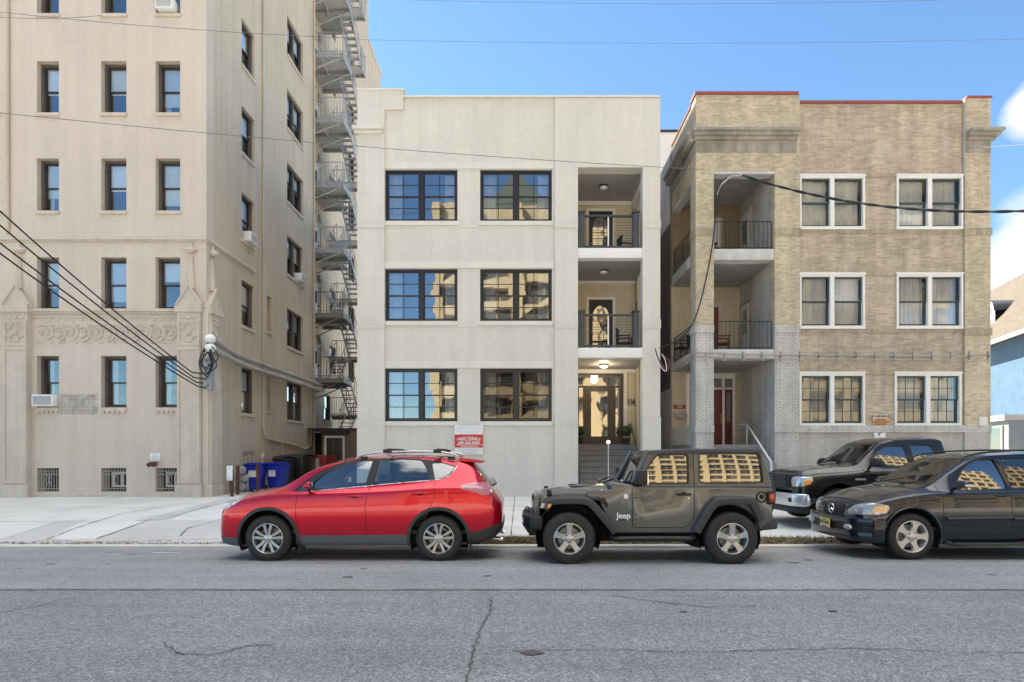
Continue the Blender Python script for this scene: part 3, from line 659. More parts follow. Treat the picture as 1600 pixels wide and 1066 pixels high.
# basement grilles
for (a, b, c, d) in base:
    gr = MB()
    for k in range(9): u = a+.03+(b-a-.06)*k/8; gr.tube([F.p(u, c, .05), F.p(u, d, .05)], .011, 6)
    for vv in (c+.1, (c+d)/2+.18, d-.1): gr.tube([F.p(a, vv, .05), F.p(b, vv, .05)], .010, 6)
    uc = (a+b)/2
    gr.tube([F.p(uc-.09, c+.15, .05), F.p(uc+.09, d-.15, .05)], .009, 5); gr.tube([F.p(uc+.09, c+.15, .05), F.p(uc-.09, d-.15, .05)], .009, 5)
    gg = gr.build('window_grille', M['pipe_grey'], LB); win = MB()
    for (x0, x1, y0, y1) in ((a+.16, b-.05, c+.14, c+.2), (a+.16, b-.05, d-.2, d-.14), (a+.16, a+.22, c+.2, d-.2), (b-.11, b-.05, c+.2, d-.2), (uc+.04, uc+.10, c+.2, d-.2)): F.box(win, x0, x1, y0, y1, .3, .36)
    wo_ = win.build('window', M['white_frame' if a > -15 else 'dark_wood'], LB); g = MB(); F.box(g, a, b, c, d, .40, .41); g.build('glass', M['room'], wo_)
# downpipes, cable trunking
pp = MB(); pp.tube([(X_(14), 18.95, Z_(366)), (X_(14), 18.95, HT-1)], .05, 8); pp.tube([(XR+.05, 23.1, 20), (XR+.05, 23.1, 5.3), (XR+.05, 23.1, 2.6), (XR+.05, 23.3, 2.3), (XR+.05, 24.5, 2.2), (XR+.05, 26, 2.1), (XR+.05, 27.6, 1.9), (XR+.05, 28.3, 2.1), (XR+.05, 28.4, 4.9)], .035, 6)
pp.tube([(XR+.05, 23.1, 20), (XR+.05, 23.1, HT-1)], .035, 6); pp.tube([(XR+.05, 28.75, .4), (XR+.05, 28.75, HT-1)], .05, 8)
pp.tube([(XR+.05, 24.9, .3), (XR+.05, 24.9, 2.1)], .04, 6); pp.tube([(XR+.08, 22.9, .3), (XR+.08, 22.9, 1.55), (XR+.08, 23.05, 1.65)], .06, 8)
pp.build('downpipe', M['beige_side'], LB)
# two fat conduits along the side wall and their weather heads
cd = thing('conduit_pair', 'two fat grey conduits running along the alley wall of the tall beige building', 'pipe', (XR, 20, 5.2))
for (dz, yend) in ((0, 29.5), (-.30, 29.3)):
    p = MB(); xx = XR+.16+(.09 if dz else 0)
    p.tube([(XR+.35, 18.75, 5.42+dz), (XR+.33, 19.3, 5.33+dz), (xx+.1, 20.2, 5.22+dz), (xx, 21.5, 5.2+dz), (xx, yend, 5.2+dz)], .085, 10)
    for k in range(9): y = 20.6+k*1.05; p.tube([(xx, y, 5.2+dz), (xx, y+.07, 5.2+dz)], .1, 10)
    p.build('conduit', M['pipe_grey'], cd, smooth=50)
    h = MB(); h.ball((XR+.34, 18.62, 5.38+dz), .165, 14, (1, 1.15, .95)); h.build('weather_head', M['white_plastic'], cd, smooth=60)
h = MB(); h.box(XR+.05, XR+.3, 18.7, 18.95, 3.75, 4.75)
for k in range(4): h.lathe([(0, -.06), (.05, -.06), (.07, 0), (.05, .06), (0, .06)], (XR+.18, 18.62, 3.9+k*.27), 'z', 10)
h.build('insulator_rack', M['galv'], cd)
lo = MB()
for k in range(9):
    a = rnd.uniform(.15, .45); z0 = 5.25-.3*(k % 2); z1 = 4.0+rnd.uniform(0, .6); pts = []
    for i in range(13):
        t = i/12; pts.append((XR+.3+a*math.sin(math.pi*t)*(1 if k % 3 else -.6), 18.55-.12*math.sin(math.pi*t), z0+(z1-z0)*t-.12*math.sin(math.pi*t)))
    lo.tube(pts, .02, 6)
lo.build('cable_loop', M['wire'], cd)
# window air conditioners of this tower
ac_unit(F, X_(262), 16.22, .2, 'white air conditioner in the top right front window, cut by the picture edge')
ac_unit(F, X_(74), 3.22, .2, 'rusty white air conditioner in the ground-floor front window beside the bare patch', .68, .38)
ac_unit(S, 21.95, 9.7, .2, 'white air conditioner in the single side window of the tall beige building')
ac_unit(S, 26.95, 9.7, .2, 'white air conditioner in the paired side window of the tall beige building')
ac_unit(S2, 32.6, 3.2, .1, 'small white air conditioner on the wall just above the brown shed in the alley', .5, .36)
t = thing('wall_notice', 'small white notice on the beige wall above the red standpipe inlet', 'sign', (X_(243), 18.98, Z_(719)))
m = MB(); F.box(m, X_(235), X_(251), Z_(720.5), Z_(708.5), -.025, -.005); m.build('board', M['sign_white'], t, bevel=.004)
m = MB()
for k, wd in enumerate((.2, .26, .22, .26)): F.box(m, X_(243)-wd/2, X_(243)+wd/2, Z_(711.2+k*2.2), Z_(710.6+k*2.2), -.028, -.024)
m.build('lettering', M['sign_grey_ink'], t)
t = thing('standpipe', 'dark red twin standpipe inlet on the beige front wall', 'hydrant inlet', (X_(242), 18.9, Z_(726)))
m = MB(); m.tube([(X_(242), 19, Z_(725)), (X_(242), 18.86, Z_(725))], .07, 10); m.tube([(X_(238.5), 18.9, Z_(725)), (X_(246.5), 18.9, Z_(725))], .055, 10); m.build('pipe_body', M['rust'], t, smooth=40)
for xx in (238.5, 246): m = MB(); m.tube([(X_(xx), 18.9, Z_(725)), (X_(xx)+.02, 18.76, Z_(726.5))], .07, 10); m.build('cap', M['rust'], t, smooth=40)

# fire escape
FE = thing('fire_escape', 'grey galvanised steel fire escape stairs zigzagging up the tall beige building above the alley', 'fire escape', (-10, 30, 5.48))
def rail(pts, h, mat, name='railing', n=6, extra=True, par=None):
    mb = MB(); L = []
    for i in range(len(pts)-1):
        a, b = Vector(pts[i]), Vector(pts[i+1]); m = max(1, int((b-a).length/.13))
        for k in range(m+1):
            p = a.lerp(b, k/m); mb.tube([p, p+Vector((0, 0, h))], .022 if k in (0, m) else .008, 5)
    for hh in (h, .12): mb.tube([Vector(p)+Vector((0, 0, hh)) for p in pts], .022, 6)
    return mb.build(name, mat, par)
def flight(p0, p1, w, mat, par):
    # p0 top, p1 bottom, runs along y; w = (x0,x1)
    a, b = Vector(p0), Vector(p1); mb = MB()
    for x in w:
        for (q0, q1) in (((0, 0, -.22), (0, 0, .04)),):
            mb.add([(x-.02, a.y, a.z-.2), (x+.02, a.y, a.z-.2), (x+.02, b.y, b.z-.2), (x-.02, b.y, b.z-.2), (x-.02, a.y, a.z+.03), (x+.02, a.y, a.z+.03), (x+.02, b.y, b.z+.03), (x-.02, b.y, b.z+.03)], [(0,1,2,3),(4,7,6,5),(0,4,5,1),(1,5,6,2),(2,6,7,3),(3,7,4,0)])
    n = max(3, int(round(abs(a.z-b.z)/.21)))
    for k in range(1, n): 
        y = a.y+(b.y-a.y)*k/n; z = a.z+(b.z-a.z)*k/n; mb.box(w[0], w[1], y-.11, y+.11, z-.035, z)
    for x in w:
        mb.tube([(x, a.y, a.z+.95), (x, b.y, b.z+.95)], .02, 6); mb.tube([(x, a.y, a.z+.5), (x, b.y, b.z+.5)], .014, 5)
        for k in range(4): t = k/3; mb.tube([(x, a.y+(b.y-a.y)*t, a.z+(b.z-a.z)*t), (x, a.y+(b.y-a.y)*t, a.z+(b.z-a.z)*t+.95)], .018, 5)
    return mb.build('stair_flight', mat, par)
for k, z in enumerate(zl):
    mt = M['galv'] if k > 1 else M['dark_steel']
    m = MB(); m.box(-10.98, -9.0, 29.0, 30.35, z-.06, z)
    for (x0, x1, y0, y1) in ((-10.98, -9.0, 28.96, 29.02), (-10.98, -9.0, 30.33, 30.39), (-9.02, -8.96, 28.96, 30.39), (-10.2, -10.14, 29.02, 30.33)): m.box(x0, x1, y0, y1, z-.22, z+.02)
    m.box(-10.98, -9.7, 30.39, 31.9, z-.06, z-.003); m.box(-10.98, -9.7, 31.86, 31.92, z-.2, z)
    m.build('platform', mt, FE)
    rail([(-10.95, 29.0, z), (-9.0, 29.0, z), (-9.0, 30.35, z)], 1.07, mt, par=FE)
    for y in (29.05, 30.3): br = MB(); br.tube([(-9.05, y, z-.15), (-10.95, y, z-.95)], .035, 4); br.build('bracket', mt, FE)
    # outer flight goes down and away to the half landing, inner flight returns
    zm = z-1.635
    flight((0, 30.4, z), (0, 32.3, zm), (-9.62, -9.02), mt, FE)
    m = MB(); m.box(-10.9, -8.98, 32.3, 33.1, zm-.07, zm); m.box(-10.9, -8.98, 33.06, 33.12, zm-.2, zm+.02); m.box(-9.0, -8.95, 32.3, 33.12, zm-.2, zm+.02); m.build('half_landing', mt, FE)
    rail([(-8.98, 32.3, zm), (-8.98, 33.1, zm), (-10.9, 33.1, zm)], 1.07, mt, par=FE)
    if k > 0: flight((0, 32.3, zm), (0, 31.9-.2, zl[k-1]) if False else (0, 30.6, zl[k-1]), (-10.35, -9.75), mt, FE)
    else: flight((0, 32.3, zm), (0, 31.2, zm-.9), (-9.9, -9.3), mt, FE)

# shed and alley things
SH = thing('shed', 'low brown shed with a white door frame at the back of the alley', 'shed', (-8.5, 28, .26))
m = MB(); SF = PL('F', 28.0); SF.wall(m, X_(503, 28), -5.6, .2, 2.82, [(X_(508.5, 28), X_(537, 28), .2, 2.45)], .2); m.box(X_(503, 28), X_(503, 28)+.15, 28.2, 30.5, .2, 2.82); m.box(-5.8, -5.6, 28.2, 34, .2, 2.82); m.build('wall', M['shed'], SH)
m = MB(); m.box(-10.9, X_(503, 28)-.002, 29.6, 29.8, .2, 2.75); m.build('rear_wall', M['sash_dark'], SH)
m = MB(); m.box(-10.9, -5.6, 27.93, 34, 2.84, 2.92); m.build('roof', M['black_iron'], SH); m = MB(); m.box(X_(503, 28), X_(545, 28), 27.82, 27.99, 2.63, 2.86); m.build('flashing', M['black'], SH)
m = MB(); a, b = X_(507, 28), X_(538.5, 28)
SF.box(m, a, a+.09, .2, 2.55, -.03, .1); SF.box(m, b-.09, b, .2, 2.55, -.03, .1); SF.box(m, a+.09, b-.09, 2.44, 2.55, -.028, .1); fr = m.build('door_frame', M['white_frame'], SH)
m = MB(); SF.box(m, a+.09, b-.09, .2, 2.44, .03, .08); dd = m.build('door', M['brown_door'], SH)
m = MB()
for (u0, u1, v0, v1) in ((.08, .38, 1.5, 2.3), (.44, .74, 1.5, 2.3), (.08, .38, .5, 1.4), (.44, .74, .5, 1.4)): SF.box(m, a+.09+u0, a+.09+u1, v0, v1, .02, .035)
m.build('door_panel', M['brown_door'], dd, bevel=.01)
m = MB(); m.ball((b-.16, 27.98, 1.35), .035, 8); m.build('handle', M['galv'], dd)
def wheelie(x, y, rz, label):
    t = thing('wheeled_bin', label, 'bin', (x, y, .26), rz, 'blue wheeled bins'); local(t); mb = MB()
    def ring(z, w, d): return [(-w, -d, z), (w, -d, z), (w, d, z), (-w, d, z)]
    L = [ring(.08, .22, .25), ring(.85, .28, .33), ring(.97, .30, .35), ring(1.0, .31, .36)]
    for r in L: mb.v += r
    n = len(L)
    for i in range(n-1):
        for k in range(4): mb.f.append((i*4+k, i*4+(k+1) % 4, (i+1)*4+(k+1) % 4, (i+1)*4+k)); mb.m.append(0)
    mb.f += [(3,2,1,0), ((n-1)*4, (n-1)*4+1, (n-1)*4+2, (n-1)*4+3)]; mb.m += [0, 0]
    mb.box(-.29, .29, -.36, -.33, .80, .9); mb.build('body', M['blue_plastic'], t, bevel=.02)
    m = MB(); m.box(-.32, .32, -.38, .37, 1.0, 1.05); m.box(-.25, .25, -.3, .3, 1.05, 1.08); m.build('lid', M['blue_plastic'], t, bevel=.02)
    m = MB(); m.tube([(-.22, .40, 1.0), (.22, .40, 1.0)], .02, 8); m.build('handle', M['blue_plastic'], t)
    for s in (-1, 1): m = MB(); m.lathe([(.03, -.03), (.12, -.03), (.12, .03), (.03, .03)], (s*.26, .28, .12), 'x', 16); m.build('wheel', M['black'], t)
    m = MB(); m.box(-.17, .13, -.335, -.315, .55, .85); m.build('sticker', M['sign_white'], t); return t
wheelie(-9.95, 21.6, R(8), 'blue wheeled bin with white sticker, nearer the street'); wheelie(-9.35, 22.1, R(-14), 'blue wheeled bin standing behind and right of the other one')
def dumpster(x0, x1, y0, y1, z, body, label, lid=True, sign=False):
    t = thing('dumpster', label, 'dumpster', ((x0+x1)/2, y0, .26)); m = MB()
    P = [(y0, .35), (y0-.12, z-.35), (y0-.12, z), (y1, z), (y1, .35)]; m.prism(P, x0, x1, 'x')
    for k in range(3): xx = x0+(x1-x0)*(k+.5)/3; m.box(xx-.05, xx+.05, y0-.17, y0-.05, .5, z-.1)
    m.box(x0-.05, x1+.05, y0-.16, y0-.10, z-.12, z-.02); m.build('body', body, t, bevel=.015)
    for xx in (x0+.15, x1-.15):
        m = MB(); m.lathe([(.0, -.03), (.09, -.03), (.09, .03), (0, .03)], (xx, y0+.1, .35), 'x', 12); m.build('caster', M['black'], t)
    if lid:
        for (a, b) in ((x0, (x0+x1)/2-.01), ((x0+x1)/2+.01, x1)):
            m = MB(); m.add([(a, y0-.2, z+.02), (b, y0-.2, z+.02), (b, y1, z+.12), (a, y1, z+.12), (a, y0-.2, z+.06), (b, y0-.2, z+.06), (b, y1, z+.16), (a, y1, z+.16)], [(0,3,2,1),(4,5,6,7),(0,1,5,4),(1,2,6,5),(2,3,7,6),(3,0,4,7)]); m.build('lid', M['black'], t, bevel=.01)
    if sign: m = MB(); m.box((x0+x1)/2-.05, (x0+x1)/2+.2, y0-.19, y0-.175, z-.65, z-.15); m.build('sign', M['pipe_grey'], t)
    return t
dumpster(X_(431, 23), X_(452, 23)-.01, 22.9, 24.0, 1.5, M['black'], 'black plastic-lidded dumpster beside the blue bins')
dumpster(X_(450, 24.0), X_(478, 24), 23.8, 25.2, 1.55, M['dumpster_dark'], 'scuffed dark steel dumpster between the black and the red one')
dumpster(X_(476, 25.2), X_(509, 25.2), 25.3, 26.6, 1.62, M['dumpster_red'], 'rusty red steel dumpster in front of the brown shed', lid=False, sign=True)
def post(px0, px1, ytop, D, label, zb=.25):
    t = thing('bollard', label, 'bollard', (X_((px0+px1)/2, D), D, zb), group='rusty steel posts by the alley'); m = MB(); r = (px1-px0)*D/FPX/2
    c = t.location; m.lathe([(0, 0), (r, 0), (r, 1), (0, 1)], (c.x, c.y, zb-.02), 'z', 12); 
    for i, v in enumerate(m.v):
        if v[2] > .6: m.v[i] = (v[0], v[1], Z_(ytop, D))
    m.build('pipe', M['rust'], t, smooth=40); return t
post(360, 365, 735, 19.1, 'rusty steel post carrying a white plate at the corner of the alley')
post(369, 374, 728, 19.9, 'bare rusty steel post right behind the one with the white plate'); post(400.5, 405, 725, 20.4, 'rusty steel post in front of the blue bin')
t = thing('meter_plate', 'dented white metal plate fixed on a rusty post', 'plate', (X_(359.5, 19), 18.95, Z_(751, 19))); m = MB(); m.box(X_(355, 19), X_(364, 19), 18.96, 18.99, Z_(751, 19), Z_(728, 19)); m.build('plate', M['white_plastic'], t, bevel=.01); m = MB(); m.ball((X_(358, 19), 18.95, Z_(748, 19)), .018, 6); m.ball((X_(360, 19), 18.95, Z_(731, 19)), .018, 6); m.build('bolt', M['rust'], t)
t = thing('gas_meter', 'cluster of grey gas meters and pipes against the alley wall', 'gas meter', (XR+.3, 20.6, .3))
for (px, py, r) in ((366, 741, .13), (378, 735, .14), (383, 748, .13), (368, 757, .12), (379, 760, .13)):
    D = 20.5; m = MB(); m.lathe([(0, -.08), (r*.8, -.08), (r, -.03), (r, .03), (r*.8, .08), (0, .08)], (X_(px, D), D, Z_(py, D)), 'y', 14); m.build('meter', M['galv'], t, smooth=40)
m = MB()
for (px, y0, y1) in ((364, 730, 768), (371, 728, 768), (376, 728, 766), (387, 740, 766)): m.tube([(X_(px, 20.6), 20.6, Z_(y0, 20.6)), (X_(px, 20.6), 20.6, Z_(y1, 20.6))], .03, 8)
m.tube([(X_(360, 20.6), 20.6, Z_(745, 20.6)), (X_(390, 20.6), 20.6, Z_(745, 20.6))], .03, 8); m.build('pipework', M['galv'], t, smooth=40)
t = thing('security_light', 'twin floodlight on the beige alley wall below the fire escape', 'lamp', (-10.9, 30.2, 3.7)); m = MB(); m.lathe([(.03, 0), (.06, .05), (.12, .2)], (-10.7, 30.2, 3.65), 'x', 12); m.box(-11, -10.85, 30.1, 30.3, 3.65, 3.85); m.build('lamp_head', M['white_plastic'], t, smooth=40)
# ---------------- white three-storey apartment house ----------------
WB = thing('apartment_house', 'white painted brick three-storey house with black gridded windows and a stacked porch', 'building', (0, 19, .26))
F = PL('F', 19.05)
x0, x1 = X_(560), X_(1030); pl0, pl1 = X_(903), X_(1004)
wc = [(X_(601), X_(714.5)), (X_(750), X_(862.5))]; wr = [(Z_(345), Z_(264)), (Z_(501.5), Z_(419.5)), (Z_(658.5), Z_(575.5))]
TOP = Z_(153)
mb = MB(); F.wall(mb, x0, x1, .1, TOP, [(a, b, c, d) for a, b in wc for c, d in wr]+[(pl0, pl1, .1, Z_(262))], .3)
mb.box(x0, x0+.25, 19.35, 33, .1, TOP); mb.box(x1-.25, x1, 21.6, 33, .1, TOP); mb.box(x0+.25, x1-.25, 32.8, 33, .1, TOP)
mb.box(x1-.25, x1, 19.35, 19.9, .1, TOP); mb.box(x1-.25, x1, 19.9, 21.6, Z_(262), TOP)
mb.box(x0+.25, x1-.25, 19.35, 32.8, TOP-.45, TOP-.3)
mb.build('wall', M['white_brick'], WB)
# proud parts: piers, panel surrounds, soldier bands, parapet
for (a, b, t_) in ((X_(560)-.03, X_(601), Z_(142)), (X_(867), X_(903), TOP), (X_(1004), X_(1030)+.03, TOP)):
    m = MB(); F.box(m, a, b, .1, t_ if a < 0 else t_-.01, -.07, .01)
    if a > 0: F.box(m, a, b, Z_(262), TOP-.02, -.068, .01) if False else None
    m.build('pier', M['white_brick'], WB)
m = MB(); F.box(m, X_(903), X_(1004), Z_(262), TOP-.01, -.07, .01); m.build('parapet_panel', M['white_brick'], WB)
m = MB(); F.box(m, X_(601), X_(630), TOP-.4, Z_(142), -.07, .3); F.box(m, x0, X_(601), Z_(142)-.5, Z_(142)-.005, .01, .3); m.build('raised_parapet', M['white_brick'], WB)
def soldier(mb, a, b, z, h=.2, d=.0):
    F.box(mb, a, b, z, z+h, -.0-d, .01)
m = MB()
for (a, b) in ((X_(560)-.04, X_(601)+.01), (X_(867)-.01, X_(903)+.004), (X_(1004)-.004, X_(1030)+.05)):
    for z in (Z_(357), Z_(513), Z_(665)): m = MB(); F.box(m, a, b, z, z+.28, -.09, .0); m.build('belt_course', M['white_soldier'], WB)
    m = MB(); F.box(m, a, b, .1, Z_(665), -.082, .0); m.build('pier_base', M['white_brick'], WB)
for (zs, zh) in wr:
    m = MB(); F.box(m, X_(601)-.02, X_(866), zh+.02, zh+.24, -.025, .01)
    for (a, b) in wc: F.box(m, a-.04, b+.04, zs-.14, zs, -.04, .14)
    F.box(m, X_(601), X_(867), zs-.2, zs-.16, -.012, .01)
    m.build('window_course', M['cream_smooth'], WB)
m = MB(); F.box(m, X_(560)-.16, X_(601)-.03, Z_(206), Z_(200), -.24, .02); F.box(m, X_(560)-.12, X_(601)-.06, Z_(211), Z_(206), -.16, .02); m.build('cornice', M['cream_smooth'], WB, bevel=.012)
m = MB(); F.box(m, X_(630), x1+.04, TOP, TOP+.06, -.1, .35); F.box(m, X_(560)-.05, X_(632), Z_(142), Z_(142)+.06, -.1, .35); m.box(x1-.3, x1+.04, 19.42, 33, TOP, TOP+.05); m.box(x0-.03, x0+.3, 19.42, 33, TOP, TOP+.05); m.build('coping', M['cream_smooth'], WB)
# black gridded windows
def grid_window(b, pl, u0, u1, v0, v1, refl):
    fr = MB(); fw = .075; d0, d1 = .06, .16
    pl.box(fr, u0, u0+fw, v0, v1, d0, d1); pl.box(fr, u1-fw, u1, v0, v1, d0, d1); pl.box(fr, u0+fw, u1-fw, v1-fw, v1, d0+.002, d1); pl.box(fr, u0+fw, u1-fw, v0, v0+fw, d0+.002, d1)
    c = (u0+u1)/2; pl.box(fr, c-.075, c+.075, v0+fw, v1-fw, d0-.01, d1)
    w_ = fr.build('window', M['black_frame'], b, bevel=.006, seg=1)
    sa = MB(); mid = (v0+v1)/2; gl = MB()
    for (a, e) in ((u0+fw, c-.075), (c+.075, u1-fw)):
        for (lo, hi, dd) in ((v0+fw, mid+.02, .13), (mid-.02, v1-fw, .105)):
            pl.box(sa, a, a+.035, lo, hi, dd-.02, dd+.02); pl.box(sa, e-.035, e, lo, hi, dd-.02, dd+.02)
            pl.box(sa, a+.035, e-.035, hi-.04, hi, dd-.018, dd+.018); pl.box(sa, a+.035, e-.035, lo, lo+.04, dd-.018, dd+.018)
            um = (a+e)/2; pl.box(sa, um-.012, um+.012, lo+.04, hi-.04, dd-.012, dd+.012); vm = (lo+hi)/2; pl.box(sa, a+.035, e-.035, vm-.012, vm+.012, dd-.011, dd+.011)
            tl = [rnd.uniform(-.004, .004) for _ in range(4)]
            gl.add([pl.p(a+.03, lo+.03, dd+tl[0]), pl.p(e-.03, lo+.03, dd+tl[1]), pl.p(e-.03, hi-.03, dd+tl[2]), pl.p(a+.03, hi-.03, dd+tl[3])], [(0, 1, 2, 3)])
    sa.build('sash', M['black_frame'], w_); gl.build('glass', M[refl], w_)
    cm = MB(); curtain_mesh(cm, pl, u0+.1, u0+.5, v0+.1, v1-.08, .3); curtain_mesh(cm, pl, u1-.45, u1-.1, v0+.1, v1-.08, .3); cm.build('curtain', M['curtain'], w_)
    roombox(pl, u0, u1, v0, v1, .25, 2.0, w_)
for i, (a, b) in enumerate(wc):
    for j, (c, d) in enumerate(wr): grid_window(WB, F, a, b, c, d, 'glass_mirror' if not (i == 1 and j == 2) else 'glass_dim')
# porch recess
BW = 21.5; Fb = PL('F', BW)
fl = [Z_(403), Z_(559)]; pf = 2.0
m = MB(); Fb.wall(m, X_(903)-.25, x1-.3, .1, TOP-.5, [], .25); m.box(X_(903)-.25, X_(903), 19.35, BW, .1, TOP-.5); m.box(4.25, 4.29, 21.1, BW, .1, TOP-.5); m.build('porch_wall', M['cream_wall'] if 'cream_wall' in M else M['white_brick'], WB)
for k, (zt, zb) in enumerate(((Z_(387.5), Z_(403)), (Z_(543.5), Z_(559)))):
    m = MB(); m.box(pl0+.002, 4.27, 19.0, BW, zb, zt); m.build('balcony_slab', M['white_trim'], WB, bevel=.01)
    m = MB(); m.box(pl0+.05, 4.2, 19.25, BW-.01, zb-.03, zb-.004); m.build('porch_ceiling', M['soffit'], WB)
    m = MB(); m.box(pl0+.02, 4.26, BW-.08, BW-.005, zb-.14, zb-.03); m.build('crown_moulding', M['white_trim'], WB)
m = MB(); m.box(pl0, 4.26, 19.35, BW-.01, Z_(264), Z_(264)+.05); m.build('porch_ceiling', M['soffit'], WB); m = MB(); m.box(pl0, 4.26, BW-.09, BW-.005, Z_(264)-.15, Z_(264)-.002); m.box(4.1, 4.26, 19.9, BW-.09, Z_(264)-.3, Z_(264)-.002); m.build('crown_moulding', M['white_trim'], WB)
for zc, on in ((Z_(264), 0), (Z_(403)-.03, 0), (Z_(559)-.03, 1)):
    m = MB(); m.lathe([(0, 0), (.16, 0), (.16, -.05), (.13, -.06)], (2.88, 20.2, zc), 'z', 20); l = m.build('ceiling_lamp', M['black_iron'], WB, smooth=40)
    m = MB(); m.lathe([(.14, -.055), (.12, -.10), (.05, -.125), (0, -.13)], (2.88, 20.2, zc), 'z', 20); m.build('lamp_glass', M['lamp_on'] if on else M['sign_white'], l, smooth=60)
if True:
    ld = bpy.data.lights.new('porch_lamp_light', 'POINT'); ld.energy = 8; ld.color = (1, .8, .5); ld.shadow_soft_size = .12; lo_ = bpy.data.objects.new('porch_lamp_light', ld); C.collection.objects.link(lo_); lo_.location = (2.88, 20.2, Z_(559)-.25)
# railings with horizontal cables
for zt in (Z_(387.5), Z_(543.5)):
    for (a, b) in ((X_(904.5), X_(913.5)), (X_(990), X_(999.5))):
        m = MB(); m.box(a, b, 19.06, 19.26, zt, zt+1.2); m.box(a-.025, b+.025, 19.03, 19.29, zt+1.2, zt+1.25); m.box(a-.015, b+.015, 19.045, 19.275, zt, zt+.1); m.build('rail_post', M['rail_post'], WB, bevel=.01)
    a, b = X_(913.5), X_(990)
    m = MB(); m.box(a, b, 19.11, 19.21, zt+1.08, zt+1.14); m.box(a, b, 19.12, 19.2, zt+.06, zt+.12)
    for k in range(10): z = zt+.2+k*.087; m.tube([(a, 19.16, z), (b, 19.16, z)], .006, 6)
    m.build('railing', M['rail_post'], WB)
    m = MB(); m.box(X_(950.5), X_(952.5), 19.14, 19.18, zt+.1, zt+1.08); m.build('rail_support', M['white_trim'], WB)
# balcony doors
for zt in (Z_(387.5), Z_(543.5)):
    a, b = X_(920, BW), X_(957, BW); m = MB(); h = 2.25
    for q in ((a-.1, a, zt, zt+h+.1), (b, b+.1, zt, zt+h+.1)): Fb.box(m, *q, -.05, .01)
    Fb.box(m, a, b, zt+h, zt+h+.1, -.048, .01); fr = m.build('door_frame', M['white_trim'], WB)
    m = MB(); Fb.box(m, a, b, zt, zt+h, -.03, .01); d = m.build('door', M['black_iron'], WB)
    uc = (a+b)/2; g = MB(); pts = [(uc-.3, zt+.35), (uc+.3, zt+.35), (uc+.3, zt+1.6)]+[(uc+.3*math.cos(t*.1745), zt+1.6+.42*math.sin(t*.1745)) for t in range(1, 18)]+[(uc-.3, zt+1.6)]
    g.add([Fb.p(x, z, -.034) for x, z in pts], [tuple(range(len(pts)))]); g.build('door_glass', M['glass_door'], d)
    g = MB()
    for q in (-.1, .1): g.tube([Fb.p(uc+q, zt+.35, -.04), Fb.p(uc+q, zt+1.95, -.04)], .01, 4)
    for q in range(6): g.tube([Fb.p(uc-.3, zt+.5+.24*q, -.04), Fb.p(uc+.3, zt+.5+.24*q, -.04)], .008, 4)
    g.build('door_grille', M['black_iron'], d); g = MB(); g.ball(Fb.p(a+.08, zt+1.05, -.07), .03, 8); g.build('handle', M['galv'], d)
    m = MB(); m.box(4.23, 4.25, 21.12, 21.45, zt+.9, zt+2.1); m.build('side_window', M['glass_door'], WB)
# entrance: dark frame, transom, door with glass, sidelights
a, b = X_(900, BW), X_(974, BW); zt = Z_(584, BW); en = MB()
Fb.box(en, b, b+.13, pf, zt+.13, -.06, .01); Fb.box(en, a, b, zt, zt+.13, -.058, .01); en.build('entrance_trim', M['cream_smooth'], WB)
en = MB(); X = lambda x: X_(x, BW)
for (p, q) in ((900, 904.5), (911, 917), (955.5, 961.5), (967.5, 973.5)): Fb.box(en, X(p), X(q), pf, Z_(606, BW), -.05, .01)
Fb.box(en, a, X(973.5), Z_(606, BW), Z_(603, BW), -.052, .01); Fb.box(en, a, X(973.5), Z_(587, BW), zt, -.05, .01); Fb.box(en, X(970), X(973.5), Z_(603, BW), Z_(587, BW), -.05, .01)
Fb.box(en, X(904.5), X(911), pf, Z_(682, BW), -.045, .01); Fb.box(en, X(961.5), X(967.5), pf, Z_(682, BW), -.045, .01)
en.build('entrance_frame', M['brown_door'], WB)
g = MB()
for q in ((X(900), X(970), Z_(603, BW), Z_(587, BW)), (X(904.5), X(911), Z_(682, BW), Z_(606, BW)), (X(961.5), X(967.5), Z_(682, BW), Z_(606, BW))): Fb.box(g, *q, -.02, -.012)
g.build('transom_and_sidelights', M['glass_door'], WB)
dm = MB(); da, db = X(917), X(955.5); Fb.box(dm, da, X(923.5), pf, Z_(606, BW), -.03, .01); Fb.box(dm, X(949), db, pf, Z_(606, BW), -.03, .01); Fb.box(dm, X(923.5), X(949), pf, Z_(682, BW), -.029, .01); Fb.box(dm, X(923.5), X(949), Z_(612, BW), Z_(606, BW), -.029, .01)
dr = dm.build('front_door', M['brown_door'], WB); g = MB(); Fb.box(g, X(923.5), X(949), Z_(682, BW), Z_(612, BW), -.012, -.004); g.build('door_glass', M['glass_door'], dr)
g = MB(); g.tube([Fb.p(da+.07, pf+.95, -.08), Fb.p(da+.07, pf+1.25, -.08)], .015, 6); g.build('handle', M['black_iron'], dr)
text('house_number', '114', .34, (X_(986.0, BW), BW-.03, Z_(629, BW)), FRONT, M['black'], WB, .01, .008, xs=.52)
